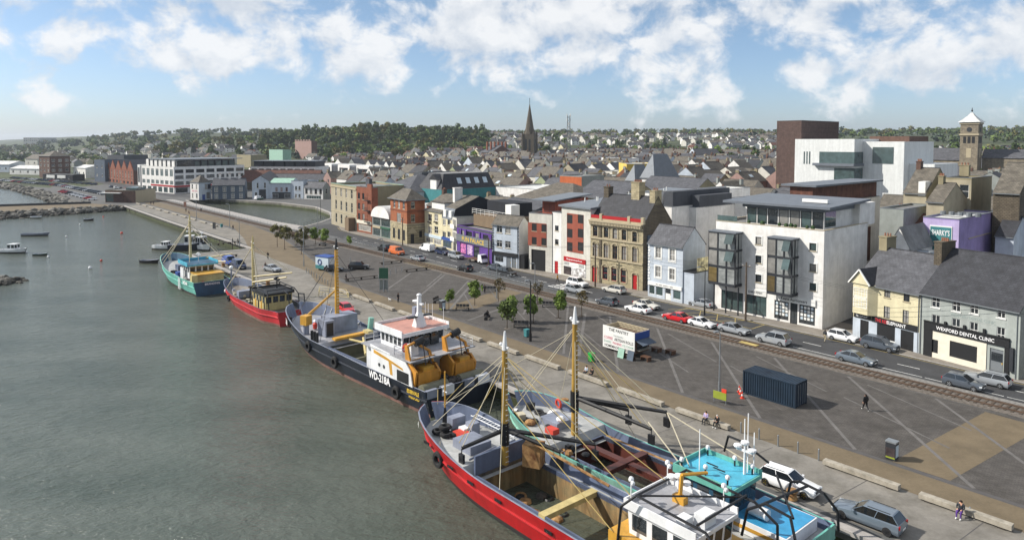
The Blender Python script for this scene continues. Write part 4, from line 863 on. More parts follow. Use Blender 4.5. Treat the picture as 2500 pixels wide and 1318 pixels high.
b.walls('render_sage', side='render_grey'); ro = b.gable(5.2, 'slate_dark', .3); b.pipes(.15, b.W - .3, m='trim_grey'); b.box('service_box', b.W - .9, -.3, .8, b.W - .5, .001, 3.6, 'trim_dark')
# ================================================================== the town behind
FOOT = []          # oriented footprints (u0,u1,v0,v1) already taken
def y_at(px, v): k = (px - 1250) / F; return (v + .76 * QO.x + .649 * QO.y) / (.76 * k + .649)
def mid(name, label, px0, px1, py, v, D, wall='render_offwhite', side=None, roof=('gable', 3, 'slate_roof'), group=None, rot=0.0, cat='building', zb=None, along='x', cols=0, rows=(), wsz=(1.1, 1.7), rcols=0, rrows=(), frame='trim_white', style='sash', chim=0, px_d=None, glass=None):
    p = atd(px0, py, y_at(px0, v)); a = RZ_FACE + R(rot); e = Vector((math.cos(a), math.sin(a)))
    k = (px1 - 1250) / F; c, s_ = math.cos(PITCH), math.sin(PITCH); Dc = p.y * c - (p.z - HC) * s_
    w = (k * Dc - p.x) / (e.x - k * e.y * c); r = Vector((p.x, p.y)) + e * w
    z0 = (min(T(p.x, p.y), T(r.x, r.y)) - .3) if zb is None else zb
    b = Bld(name, label, (p.x, p.y), (r.x, r.y), H=max(2.5, p.z - z0), depth=D, z=z0, world=True, cat=cat, group=group)
    if px_d: b.D = b.depth_to(px_d)
    if cols: b.frac(cols, [q if q > 1 else b.H * q for q in rows], *wsz, frame=frame, style=style, glass=glass)
    if rcols: b.frac(rcols, [q if q > 1 else b.H * q for q in rrows], *wsz, side='r', frame=frame, style=style, glass=glass)
    b.walls(wall, side=side or wall); k0 = roof[0]
    if k0 == 'gable': b.ro = b.gable(roof[1], roof[2], .3, along)
    elif k0 == 'hip': b.ro = b.hip(roof[1], roof[2], .4)
    elif k0 == 'flat': b.ro = b.flat(roof[2] if len(roof) > 2 else 'roof_felt', roof[1] if len(roof) > 1 else .4)
    elif k0 == 'slab': b.done(); b.ro = b.slab(roof[2], 0, roof[1], .5)
    for i in range(chim): b.chimney(b.ro, (.4 if i == 0 else b.W - .4), b.D / 2, b.H + (roof[1] if k0 == 'gable' else 0) - .5, 1.7, .8, 1.3, RND.choice(('brick_brown', 'render_stone', 'brick_red')), 3)
    q = [UV(b.fl), UV(b.fr), UV(b.fl + b.n * b.D), UV(b.fr + b.n * b.D)]
    FOOT.append((min(a[0] for a in q) - 1.5, max(a[0] for a in q) + 1.5, min(a[1] for a in q) - 1.5, max(a[1] for a in q) + 1.5)); return b
GT = 'buildings packed behind the quay street'; GB = 'houses round the basin'
def Y2(x, y): return (600 + x / 3.295, 280 + y / 3.295)
def Y3(x, y): return (1150 + x / 3.295, 230 + y / 3.295)
def Y4(x, y): return (1750 + x / 2.929, 230 + y / 2.929)
def Y1(x, y): return (x / 3.295, 300 + y / 3.295)
def X2(x, y): return (440 + x / 5.952, 430 + y / 5.952)
def foot_b(b):
    q = [UV(b.fl), UV(b.fr), UV(b.fl + b.n * b.D), UV(b.fr + b.n * b.D)]; FOOT.append((min(a[0] for a in q) - 1, max(a[0] for a in q) + 1, min(a[1] for a in q) - 1, max(a[1] for a in q) + 1))
# ---- round the basin
b = Bld('white_pub', 'white cube-shaped pub with hipped slate roof and pink lettering by the basin', X2(150, 342), X2(273, 352), X2(150, 88), px_depth=518, group=GB)
b.frac(2, [b.H * .25, b.H * .75], 1.2, 2.2, side='f'); b.frac(2, [b.H * .75], 1.6, 2.4, side='r', x0=b.D * .5, frame='trim_blue'); b.door(b.D * .4, 1.6, 2.6, 'trim_blue', side='r'); b.winl(b.D * .62, .6, b.D * .9, b.H * .42, style='tri', side='r', frame='trim_dark'); b.walls('render_white', side='render_bluegrey'); b.hip(3.2, 'slate_brown', .3); foot_b(b)
o = b.box('wall_sign', .8, -.05, b.H * .46, b.W - .8, .001, b.H * .56, 'render_white'); text('lettering', 'IIIII IIII', o, (b.W / 2, -.07, b.H * .47), b.W * .6, 'text_pink', .7)
b = Bld('slate_blue_house', 'dark slate-blue two storey house with four pale windows and three chimneys', X2(466, 345), X2(944, 335), X2(466, 135), depth=11, group=GB)
b.frac(4, [b.H * .25, b.H * .72], 1.6, 2.3, style='sash4', frame='trim_white', glass='glass_curtain'); b.walls('render_slateblue'); ro = b.gable(3.0, 'slate_roof'); foot_b(b)
for f in (.2, .5, .8): b.chimney(ro, b.W * f, b.D * .5, b.H + 2.5, 2.4, 1.0, 1.0, 'render_white', 2)
b = Bld('arched_white_building', 'white gabled building with an arched doorway by the basin, long slate roof behind', X2(1047, 335), X2(1296, 330), X2(1047, 78), depth=60, group=GB)
b.winl(b.W * .27, b.H * .62, b.W * .38, b.H * .92, style='sash'); b.winl(b.W * .7, b.H * .62, b.W * .81, b.H * .92, style='sash'); b.door(b.W * .6, 3.2, 4.6, 'trim_dark'); b.winl(b.W * .15, b.H * .2, b.W * .3, b.H * .38, style='case')
b.walls('render_bluegrey'); b.gable(2.6, 'slate_dark', .3, 'y'); foot_b(b)
b = Bld('shopfront_building', 'pale two storey building with black shopfront and three brick-framed windows by the basin', X2(1297, 330), X2(1612, 332), X2(1297, 100), depth=12, group=GB)
for x in (1400, 1473, 1546): b.win(*zr(X2, x - 16, 165, x + 16, 222), frame='trim_red')
zf = b.loc(*X2(1470, 235))[1]; b.box('shopfront', b.W * .14, -.12, 0, b.W * .98, .0, zf, 'trim_dark')
for f in (.29, .83): add_window(b.root, (b.W * f, -.22, .5), 0, b.W * .27, zf - 1.3, 'quad', 'trim_white', None, 'glass_curtain')
b.walls('render_bluegrey'); b.gable(2.0, 'copper_green'); foot_b(b)
b = Bld('pale_lane_house', 'pale narrow two storey house with paired windows beside the black shopfront', X2(1615, 332), X2(1792, 338), X2(1615, 88), depth=12, group=GB)
b.win(*zr(X2, 1668, 148, 1698, 205)); b.win(*zr(X2, 1718, 148, 1748, 205)); b.win(*zr(X2, 1665, 262, 1700, 315), style='case'); b.win(*zr(X2, 1718, 262, 1748, 315), style='case'); b.walls('render_bluegrey'); b.flat('roof_felt', .6); foot_b(b)
b = Bld('glass_front_house', 'white house with four upper windows, glazed shopfront and grey gabled end by the basin', X2(1802, 340), X2(2076, 350), X2(1802, 165), px_depth=808, group=GB)
b.frac(4, [b.H * .7], 1.4, 2.4, frame='trim_dark'); b.winl(b.W * .12, .4, b.W * .9, b.H * .34, style='ribbon', frame='trim_white', sill=None, glass='glass_green'); b.frac(1, [b.H * .7], 1.4, 2.4, side='r'); b.walls('render_white', side='render_grey'); b.gable(2.6, 'slate_roof'); foot_b(b)
# ---- the long rusty warehouse and sheds behind the basin
b = mid('rusty_warehouse', 'derelict stone warehouse with long rusty brown roof behind the basin houses', 578, 775, 444, 88, 15, 'stone_dark', roof=('gable', 6.5, 'tile_rust'), group=GT, rot=46)
b = mid('long_slate_warehouse', 'long grey slate roofed warehouse behind the basin', 664, 852, 446, 98, 13, 'render_stone', roof=('gable', 4.5, 'slate_roof'), group=GT, cols=12, rows=(.7,), rot=46)
# ---- hotel
b = Bld('hotel', 'large white hotel with glazed bays, red ground floor awning and dark penthouse storey', Y1(1142, 548), Y1(1402, 572), Y1(1142, 352), px_depth=600, group='modern waterfront blocks')
b.frac(7, [b.H * .80], 3.2, b.H * .28, style='shop2', frame='trim_white', sill=None, glass='glass_green'); b.frac(7, [b.H * .42], 3.6, b.H * .16, style='tri', frame='trim_white', sill=None, glass='glass_green'); b.frac(6, [b.H * .13], 4.4, b.H * .2, style='shop', frame='trim_dark', sill=None, glass='glass_green')
b.frac(7, [b.H * .86, b.H * .63, b.H * .4], 4.6, b.H * .14, side='r', style='quad', frame='trim_dark', sill=None, glass='glass'); b.frac(5, [b.H * .13], 6.5, b.H * .2, side='r', style='shop', frame='trim_dark', sill=None)
b.fascia(b.W * .3, b.W, b.H * .26, b.H * .32, 'trim_red'); b.box('red_awning', b.W - .01, 0, b.H * .25, b.W + .5, b.D * .6, b.H * .31, 'trim_red')
b.walls('render_white'); ro = b.flat('roof_felt', .5, 'trim_white'); foot_b(b); HH = b.H
for i in range(7):
    x = 1.5 + i * (b.W - 5) / 6.5; m_ = MB(); m_.bx(x, 2, HH + .03, x + (b.W - 5) / 6.5 * .62, 12, HH + 4.2, 'render_white'); m_.build('penthouse', b.root); m_ = MB(); m_.bx(x + (b.W - 5) / 6.5 * .62, 2.3, HH + .03, x + (b.W - 5) / 6.5, 12, HH + 3.6, 'glass'); m_.build('penthouse_glazing', b.root)
for i in range(8):
    y = 4 + i * (b.D - 8) / 8; m_ = MB(); m_.bx(b.W - 12, y, HH + .03, b.W - 2.2, y + (b.D - 8) / 8 - .5, HH + 3.8, 'trim_dark'); m_.build('penthouse', b.root); m_ = MB(); m_.bx(b.W - 2.2, y + .4, HH + .4, b.W - 2.1, y + (b.D - 8) / 8 - 1, HH + 3.2, 'glass_green'); m_.build('penthouse_glazing', b.root)
b.box('penthouse_roof', 4, 1.5, HH + 4.2, b.W - 1.5, b.D, HH + 4.6, 'roof_metal')
g = MB(); g.bx(-3.5, -.5, 3, -.6, 4, HH + 1, 'trim_white'); g.build('portal_frame', b.root); g = MB(); g.bx(-3.0, -.6, 5, -1.1, -.4, HH - .5, 'glass'); g.build('portal_glazing', b.root)
b = mid('hotel_wing', 'long white hotel wing with dark roof storey behind the rusty warehouse', 612, 770, 408, 100, 20, 'render_white', roof=('flat', .3, 'roof_felt'), group='modern waterfront blocks', rot=42, cols=9, rows=(.86, .6), wsz=(3.2, 1.6), style='tri', frame='trim_dark')
for i in range(6): b.box('penthouse', 1 + i * b.W / 6.1, 2, b.H, 1 + (i + .82) * b.W / 6.1, 16, b.H + 3.4, 'trim_dark')
b.box('penthouse_roof', 0.3, 1, b.H + 3.4, b.W - .3, 17, b.H + 3.7, 'roof_metal')
b = mid('cream_core', 'plain cream lift tower rising behind the hotel', 578, 612, 378, 170, 14, 'render_stone', roof=('flat', .3), group='modern waterfront blocks')
b = mid('white_duplexes', 'row of white boxes with dark windows above the long sheds', 783, 920, 404, 150, 15, 'render_darkgrey', roof=('flat', .3), group='modern waterfront blocks')
for i in range(3): b.box('white_box', b.W * (.02 + .33 * i), -.6, b.H - 4, b.W * (.23 + .33 * i), 10, b.H + 1.4, 'render_white'); b.box('dark_window', b.W * (.05 + .33 * i), -.7, b.H - 3.5, b.W * (.2 + .33 * i), -.61, b.H - .6, 'glass')
b = mid('green_glass_block', 'pale green glass-clad block on the rise behind the hotel', 657, 690, 366, 170, 7, 'copper_green', 'copper_green', ('flat', .3), group='modern waterfront blocks')
b = mid('pink_hall', 'pink gabled hall with castellated top above the green block', 720, 760, 345, 250, 6, 'render_pink', 'brick_brown', ('flat', .4), group=GT, rcols=6, rrows=(.4,))
for i in range(6): b.box('crenellation', b.W * i / 6 + .2, 0, b.H + .5, b.W * (i + .55) / 6 + .2, .5, b.H + 1.6, 'render_pink')
# ---- red gabled terrace, brown brick apartments, grey blocks on the far promenade
b = Bld('red_gabled_building', 'red brick waterfront block with a row of five pointed gables', Y1(847, 470), Y1(1075, 500), Y1(847, 365), depth=30, group='modern waterfront blocks')
b.frac(10, [b.H * .42, b.H * .62, b.H * .82], 1.6, 2.2, style='case'); b.frac(8, [b.H * .12], 3.6, b.H * .18, style='shop', frame='trim_dark', sill=None); b.walls('brick_red', side='brick_brown'); b.done(); foot_b(b)
for i in range(5):
    x0, x1 = b.W * i / 5, b.W * (i + 1) / 5; mb = MB(); mb.prism([(x0 + .1, -.1, b.H), (x1 - .1, -.1, b.H), ((x0 + x1) / 2, -.1, b.H + 6.0)], (0, .5, 0), 'brick_red'); mb.build('gable', b.root)
mb = MB()
for i in range(5):
    x0, x1 = b.W * i / 5, b.W * (i + 1) / 5; xm = (x0 + x1) / 2; mb.poly([(x0, .4, b.H), (xm, .4, b.H + 5.8), (xm, b.D, b.H + 5.8), (x0, b.D, b.H)][::-1], 'slate_roof'); mb.poly([(xm, .4, b.H + 5.8), (x1, .4, b.H), (x1, b.D, b.H), (xm, b.D, b.H + 5.8)][::-1], 'slate_roof')
mb.build('roof', b.root)
b = Bld('brown_brick_apartments', 'brown brick apartment slab with stepped roof on the far promenade', Y1(318, 440), Y1(405, 445), Y1(318, 268), px_depth=178, group='modern waterfront blocks')
b.frac(3, [b.H * f for f in (.35, .58, .8)], 2, 1.8, style='case'); b.frac(3, [b.H * f for f in (.35, .58, .8)], 2.4, 2.0, side='r', style='case'); b.winl(b.D * .1, .5, b.D * .9, b.H * .2, side='r', style='ribbon', frame='trim_dark', sill=None); b.walls('brick_brown'); b.hip(4, 'slate_brown', .5); foot_b(b)
for nm, lab, p0, p1, pt, dd, wl_, rf in [('grey_office', 'grey-blue waterfront office with dark roof next to the red gables', (762, 470), (846, 475), (762, 300), 16, 'render_slateblue', ('flat', .3)), ('yellow_house', 'small yellow house squeezed beside the red gables', (812, 455), (845, 470), (812, 405), 8, 'render_yellow', ('flat', .3)), ('dark_roof_block', 'dark mansard block rising behind the red gables', (870, 440), (1000, 445), (870, 262), 20, 'render_darkgrey', ('flat', .3)), ('promenade_shed', 'long white shed with pale metal roof on the far promenade', (78, 415), (315, 420), (78, 368), 18, 'render_white', ('gable', 2.5, 'roof_white')), ('white_works', 'white gabled works beside the brown brick apartments', (592, 440), (690, 448), (592, 360), 16, 'render_white', ('gable', 2, 'roof_white')), ('shore_shed', 'low pale blue shed at the far end of the promenade', (-120, 395), (72, 398), (-120, 335), 22, 'render_bluegrey', ('gable', 3, 'roof_white')), ('plain_terrace', 'plain pale terrace behind the promenade sheds', (205, 395), (305, 398), (205, 290), 14, 'render_offwhite', ('gable', 4, 'slate_brown')), ('dark_pub_block', 'dark waterfront pub with two white billboards below the brown brick apartments', (345, 462), (585, 470), (345, 415), 9, 'render_black', ('flat', .3))]:
    b = Bld(nm, lab, Y1(*p0), Y1(*p1), Y1(*pt), depth=dd, group='waterfront buildings far along the quay')
    b.frac(max(2, int(b.W / 7)), [b.H * .3, b.H * .7] if b.H > 8 else [b.H * .5], 1.8, 1.7, style='case'); b.walls(wl_); foot_b(b)
    b.flat('roof_felt', .3) if rf[0] == 'flat' else b.gable(rf[1], rf[2])
    if nm == 'dark_pub_block':
        for f in (.14, .5): b.box('billboard', b.W * f, -.2, b.H * .45, b.W * (f + .27), -.05, b.H * .95, 'trim_white')
# ---- modern pavilion at the root of the causeway
b = Bld('quay_pavilion', 'dark brown flat-roofed pavilion with glazed end where the causeway meets the quay', Y1(848, 640), Y1(1092, 645), Y1(1092, 548), depth=13, group=None)
b.winl(b.W * .02, .3, b.W * .27, b.H - 1.3, style='quad', frame='trim_dark', sill=None, glass='glass_green'); b.walls('tile_rust', side='trim_stone'); b.flat('roof_felt', .2, 'trim_dark'); foot_b(b)
b.box('white_canopy', -1.5, -1.5, b.H - 1.2, b.W * .55, 8, b.H - .9, 'trim_white'); b.box('roof_light', b.W * .58, 2, b.H + .2, b.W * .92, 8, b.H + 1.3, 'glass_green')
# ---- hand-placed blocks behind the street
mid('grey_gable_block', 'tall pale grey side wall and hipped slate roof behind the arched shop', 916, 996, 462, 66, 22, 'render_bluegrey', roof=('hip', 5, 'slate_roof'), group=GT)
b = mid('teal_building', 'teal walled building with dark slate mansard and four skylights', 1020, 1078, 460, 72, 22, 'render_teal', 'render_teal', roof=('flat', .2), group=GT, px_d=1210)
mb = MB(); Wb, Hb, Db = b.W, b.H, b.D; t_ = 2.6
mb.poly([(0, 0, Hb + .2), (Wb, 0, Hb + .2), (Wb - t_, t_, Hb + 5), (t_, t_, Hb + 5)], 'slate_dark'); mb.poly([(Wb, 0, Hb + .2), (Wb, Db, Hb + .2), (Wb - t_, Db - 1, Hb + 5), (Wb - t_, t_, Hb + 5)], 'slate_dark'); mb.poly([(t_, t_, Hb + 5), (Wb - t_, t_, Hb + 5), (Wb - t_, Db - 1, Hb + 5), (t_, Db - 1, Hb + 5)], 'roof_felt'); mb.poly([(0, Db, Hb + .2), (0, 0, Hb + .2), (t_, t_, Hb + 5), (t_, Db - 1, Hb + 5)], 'slate_dark'); mb.build('mansard', b.root)
for i in range(4):
    y = Db * (.32 + i * .16); q = MB(); q.hexa([(Wb - .75, y, Hb + 1.8), (Wb - .7, y, Hb + 1.8), (Wb - .7, y + 1.6, Hb + 1.8), (Wb - .75, y + 1.6, Hb + 1.8)], [(Wb - 1.75, y, Hb + 3.6), (Wb - 1.65, y, Hb + 3.6), (Wb - 1.65, y + 1.6, Hb + 3.6), (Wb - 1.75, y + 1.6, Hb + 3.6)], 'trim_paleblue'); q.build('skylight', b.root)
q = MB(); q.bx(Wb * .55, -.1, Hb + .2, Wb * .8, 3, Hb + 3.2, 'trim_white'); q.prism([(Wb * .5, -.3, Hb + 3.2), (Wb * .85, -.3, Hb + 3.2), (Wb * .675, -.3, Hb + 5)], (0, 3.5, 0), 'slate_dark'); q.build('dormer', b.root); add_window(b.root, (Wb * .675, -.2, Hb + .6), 0, Wb * .18, 2.2, 'case', 'trim_white', None)
mid('charcoal_box', 'charcoal flat-topped block beside the teal building', 1010, 1030, 422, 100, 14, 'render_darkgrey', roof=('flat', .2), group=GT)
mid('slate_sheds', 'low slate roofed sheds behind the quoined house', 1190, 1290, 512, 62, 16, 'render_darkgrey', roof=('gable', 2.6, 'slate_roof'), group=GT)
mid('brick_rear_wing', 'brown roofed brick rear wing behind the orange brick corner building', 1042, 1100, 500, 62, 12, 'brick_orange', roof=('gable', 3, 'slate_brown'), group=GT, chim=1)
mid('white_workshop', 'white flat-roofed workshop with three dark windows near the blue-windowed hall', 1211, 1320, 458, 92, 20, 'render_white', roof=('flat', .3, 'roof_white'), group=GT, cols=4, rows=(.75,), wsz=(2.0, 2.0), frame='trim_dark')
mid('blue_window_hall', 'long hall with slate hipped roof and a strip of blue windows', 1255, 1400, 482, 74, 17, 'render_white', roof=('hip', 4.2, 'slate_brown'), group=GT, cols=8, rows=(.88,), wsz=(2.2, 1.2), frame='trim_blue', style='case')
mid('blue_window_hall_wing', 'slate roofed wing with stone gable joined to the blue-windowed hall', 1400, 1512, 478, 80, 16, 'render_stone', roof=('gable', 3.8, 'slate_roof'), group=GT)
mid('orange_block', 'orange and grey flat-topped block among the roofs', 1367, 1420, 430, 130, 12, 'render_orange', 'render_grey', roof=('flat', .3), group=GT)
for i, (a_, c_, py_, hr_) in enumerate(((1529, 1550, 441, 5.5), (1566, 1597, 434, 8.0))): mid('pyramid_tower', ('smaller' if i == 0 else 'larger') + ' white tower with blue-grey pyramid roof', a_, c_, py_, 135, 13 if i else 9, 'render_white', roof=('hip', hr_, 'roof_metal'), group=GT, cols=2, rows=(.8,), wsz=(.9, 1.2))
b = mid('clad_white_block', 'long white block with dark corrugated cladding along its roof', 1590, 1700, 500, 70, 14, 'render_white', roof=('flat', .2), group=GT, cols=3, rows=(.62,), wsz=(2.2, 2.4), style='case', frame='trim_dark', px_d=None); b.box('roof_cladding', 2, 1, b.H + .1, b.W, b.D - 1, b.H + 2.6, 'render_darkgrey')
b = mid('long_white_side', 'white walled block with three dark windows behind the pale blue-grey house', 1604, 1640, 505, 64, 14, 'render_white', roof=('flat', .2), group=GT, px_d=1784, rcols=4, rrows=(.55,), wsz=(2.0, 2.6), style='case', frame='trim_dark'); b.box('roof_cladding', 1, 1, b.H + .2, b.W - .5, b.D, b.H + 3.2, 'render_darkgrey')
mid('white_stair_block', 'plain white stair block rising behind the ornate stone building', 1560, 1585, 472, 66, 8, 'render_white', roof=('flat', .2, 'roof_white'), group=GT)
mid('windowed_slate_hall', 'dark slate roofed hall with a row of small windows behind the white stair block', 1552, 1690, 466, 108, 14, 'render_stone', roof=('gable', 4, 'slate_roof'), group=GT, cols=10, rows=(.8,), wsz=(1.0, 1.4))
mid('white_plant_room', 'small white plant room on the flat roofs', 1702, 1764, 462, 92, 12, 'render_white', roof=('flat', .2, 'roof_white'), group=GT)
mid('white_flat_store', 'long low white flat-roofed store behind the glass bay apartments', 1766, 1880, 488, 84, 22, 'render_white', roof=('flat', .3, 'roof_white'), group=GT)
b = mid('red_penthouse_block', 'white block with red-brown timber penthouse behind the glass bay apartments', 1872, 1985, 494, 72, 12, 'render_white', roof=('flat', .2), group=GT, px_d=2146)
b.box('red_penthouse', b.W * .45, 1.0, b.H + .2, b.W - .6, b.D - .5, b.H + 3.3, 'tile_rust'); b.box('penthouse_roof', b.W * .3, .2, b.H + 3.3, b.W + .4, b.D + .3, b.H + 3.65, 'zinc')
for i in range(3): add_window(b.root, (b.W - .62, 2 + i * b.D * .3, b.H + .7), R(90), 1.3, 1.8, 'case', 'trim_dark', None)
b.box('recess_panel', b.W - .01, b.D * .55, 4, b.W + .04, b.D * .85, b.H - 1.5, 'tile_rust'); b.box('balcony_box', b.W, b.D * .5, b.H - 5.5, b.W + .8, b.D * .8, b.H - 3.4, 'render_white')
b = mid('roof_plant_box', 'white rendered flat box behind the cream pub', 2160, 2240, 622, 62, 7, 'render_bluegrey', roof=('flat', .3, 'roof_white'), group=GT, px_d=2284, zb=0)
# Sharky's
b = mid('purple_bar', "lilac painted bar with teal sign reading SHARKY'S", 2254, 2342, 533, 76, 12, 'render_lilac', 'render_lilac_dark', roof=('flat', .25, 'roof_white'), group=GT, px_d=2428, zb=0)
o = b.box('wall_sign', b.W * .2, -.1, b.H - 5.2, b.W * .82, .001, b.H - 1.0, 'trim_white'); o2 = b.box('sign_face', b.W * .22, -.13, b.H - 5.0, b.W * .8, -.1, b.H - 1.2, 'render_teal'); text('lettering', "SHARKY'S", o, (b.W * .51, -.16, b.H - 2.6), b.W * .5, 'text_white', .95)
for z in (b.H - 3.2, b.H - 6.6): add_window(b.root, (b.W + .03, b.D * .55, z), R(90), b.D * .6, 1.5, 'ribbon', 'trim_stone', 'trim_stone', 'glass')
b.box('canopy', b.W, .5, 3.6, b.W + 1.6, b.D - .5, 3.9, 'trim_dark'); b.box('dark_shopfront', b.W, .8, 0, b.W + .05, b.D - 1, 3.4, 'trim_black')
for i in range(5): 
    q = MB(); q.cyl((1 + i * 1.3, 6, b.H + .3), (1 + i * 1.3, 6, b.H + .9), .45, 'trim_grey', n=8); q.build('roof_vent', b.root)
b = mid('white_gabled_shed', 'white gabled shed with dark doors beside the lilac bar', 2170, 2220, 600, 66, 12, 'render_white', roof=('gable', 3, 'roof_felt'), group=GT, zb=0, along='y', px_d=None); b.door(b.W * .2, 2, 3, 'trim_dark'); 
b = mid('fire_escape_house', 'old stone house with white sash windows and a metal fire escape', 2206, 2262, 470, 92, 13, 'render_beige', 'render_stone', roof=('gable', 4.5, 'slate_brown'), group=GT, cols=2, rows=(.55, .82), wsz=(1.3, 2.0), style='sash4', chim=1)
st = MB(); st.hexa([(b.W * .5, -1.6, 4), (b.W * .5, -.6, 4), (b.W + 1.5, -.6, 10), (b.W + 1.5, -1.6, 10)], [(b.W * .5, -1.6, 4.3), (b.W * .5, -.6, 4.3), (b.W + 1.5, -.6, 10.3), (b.W + 1.5, -1.6, 10.3)], 'roof_metal'); st.build('fire_escape', b.root, fix=True); b.box('white_dormer', b.W * .65, -.1, b.H - .5, b.W * .95, 2.5, b.H + 2.2, 'trim_white')
b = mid('tall_stone_store', 'tall plain stone block with pairs of white sash windows', 2305, 2372, 438, 96, 16, 'render_beige', 'render_stone', roof=('flat', .4), group=GT, px_d=2416, cols=2, rows=(.9,), wsz=(1.5, 2.4)); b.winl(b.W * .4, b.H * .6, b.W * .62, b.H * .78, style='sash4'); b.winl(b.W * .4, b.H * .4, b.W * .62, b.H * .56, style='sash4'); b.chimney(b.ro, 1, 8, b.H + .4, 2, 1.6, 1, 'render_stone', 3)
mid('stone_rear_house', 'dim stone house with slate roof behind the tall plain stone block', 2425, 2490, 470, 92, 16, 'stone_dark', roof=('gable', 5, 'slate_brown'), group=GT, cols=1, rows=(.5,))
mid('lane_house', 'old rendered house with slate roof beside the fire escape house', 2262, 2304, 492, 84, 12, 'render_beige', roof=('gable', 3, 'slate_brown'), group=GT, cols=1, rows=(.6,), chim=1)
mid('grey_yard_wall_store', 'grey rendered store behind the white penthouse block', 2148, 2206, 512, 78, 14, 'render_grey', roof=('flat', .3), group=GT)
mid('rust_roof_shed', 'low shed with rusty corrugated roof behind the lilac bar', 2190, 2254, 552, 82, 10, 'render_brown', roof=('gable', 2, 'tile_rust'), group=GT)
mid('bright_shopfront', 'corner shop with bright blue sign beyond the lilac bar', 2430, 2475, 575, 88, 10, 'render_bluegrey', roof=('gable', 3, 'slate_dark'), group=GT, zb=0)
pattern('fly_brick', 'wall', C('5d4a44'), C('50423e'), .5, .2, .012)
b = mid('opera_house', 'opera house with tall brown brick fly tower and white metal-clad foyer', 1897, 1957, 298, 172, 30, 'fly_brick', 'fly_brick', roof=('flat', .3), cat='opera house', px_d=2041)
mb = MB(); mb.bx(.3, .3, b.H - 2.5, b.W - .3, b.D - .3, b.H - 2.4, 'roof_felt'); mb.build('sunken_roof', b.root)
q = b.locr(1957, 400); x0 = b.W; w2 = 34
def clad(nm, x0, y0, x1, y1, z0, z1, m='render_bluegrey'): return b.box(nm, x0, y0, z0, x1, y1, z1, m)
mat('white_cladding', C('d8dad8'), .5, .06, 1.2, streak=.12)
zt = b.loc(1990, 340)[1]
f = clad('foyer', b.W, -4, b.W + 19, 14, 0, zt, 'white_cladding'); clad('foyer_glazing', b.W + 8.2, -4.15, b.W + 19.15, 6, zt - 7.6, zt - 4.0, 'glass_green'); clad('balcony', b.W + 6.6, -5.4, b.W + 19.5, 4, zt - 8.4, zt - 7.6, 'zinc'); clad('lower_glazing', b.W + 13, -4.12, b.W + 19.12, 4, zt - 13, zt - 9, 'glass_green')
clad('side_hall', b.W + 19, 2, b.W + 31, 26, 0, zt - .8, 'white_cladding'); clad('corner_window', b.W + 22, 1.85, b.W + 28, 2.1, zt - 7.5, zt - 2.5, 'glass_green'); clad('east_wing', b.W + 31, 6, b.W + 38, 26, 0, zt - 7.5, 'white_cladding'); clad('rear_drum', b.W + 16, 14, b.W + 28, 30, zt - .8, zt + .9, 'brick_brown')
for i in range(3): clad('slit_window', b.W + 3 + i * .9, -4.05, b.W + 3.4 + i * .9, -3.99, zt - 8, zt - 4, 'glass_green')
FOOT.append((UV(b.fl)[0] - 60, UV(b.fl)[0] + 4, 165, 205))
# ---- churches
def pyramid(nm, root, x0, y0, x1, y1, z0, z1, m, inset=0): mb = MB(); cx, cy = (x0 + x1) / 2, (y0 + y1) / 2; mb.poly([(x0, y0, z0), (x1, y0, z0), (cx, cy, z1)], m); mb.poly([(x1, y0, z0), (x1, y1, z0), (cx, cy, z1)], m); mb.poly([(x1, y1, z0), (x0, y1, z0), (cx, cy, z1)], m); mb.poly([(x0, y1, z0), (x0, y0, z0), (cx, cy, z1)], m); return mb.build(nm, root)
pb = atd(1293, 380, 640); zt0 = T(pb.x, pb.y)
ch = empty('spired_church', 'brown stone church with tall needle spire rising above the town', 'church', (pb.x, pb.y, zt0 - 1), R(-20))
hz_ = lambda py: atd(1295, py, 640).z - zt0 + 1
mb = MB(); s_ = 5.2; mb.bx(-s_, -s_, 0, s_, s_, hz_(328), 'stone_dark'); 
for sx in (-1, 1):
    for sy in (-1, 1): mb.box(sx * s_, sy * s_, 0, 2.2, 2.2, hz_(322), 'stone_dark', 0, .6, .6)
mb.build('tower', ch)
mb = MB(); n8 = 8; rr = 4.6; base = [(rr * math.cos(math.pi / 8 + i * math.pi / 4), rr * math.sin(math.pi / 8 + i * math.pi / 4), hz_(328)) for i in range(8)]; mb.hexa(base, [(x * .02, y * .02, hz_(252)) for x, y, z in base], 'stone_dark'); mb.cyl((0, 0, hz_(252)), (0, 0, hz_(240)), .25, 'trim_black', n=4); sp = mb.build('spire', ch)
for i in range(4):
    a_ = i * math.pi / 2; q = MB(); q.prism([(2.0, -s_ * 1.02, hz_(328)), (-2.0, -s_ * 1.02, hz_(328)), (0, -s_ * .6, hz_(308))], (0, 2.6, 0), 'stone_dark'); q.build('lucarne', ch, rz=a_)
    for k in (-1, 1): q = MB(); q.bx(k * 1.7 - .9, -s_ - .06, hz_(372), k * 1.7 + .9, -s_ + .3, hz_(340), 'trim_black'); q.build('louvre', ch, rz=a_)
mb = MB(); mb.bx(-40, -6, 0, -s_, 8, hz_(385), 'stone_dark'); mb.build('nave', ch); mb = MB(); mb.prism([(-40.5, -7, hz_(385)), (-40.5, 9, hz_(385)), (-40.5, 1, hz_(362))], (36, 0, 0), 'slate_roof'); mb.build('nave_roof', ch, fix=True)
mb = MB(); mb.bx(-42, 14, 0, -6, 30, hz_(392), 'brick_brown'); mb.build('convent', ch)
b = mid('convent_block', 'long brown brick convent with steep roofs and many chimneys below the spire', 1175, 1200, 372, 330, 12, 'brick_brown', roof=('gable', 6, 'slate_roof'), px_d=1250, rot=-8, cols=3, rows=(.3, .6, .85), wsz=(1.4, 2), rcols=6, rrows=(.3, .6, .85))
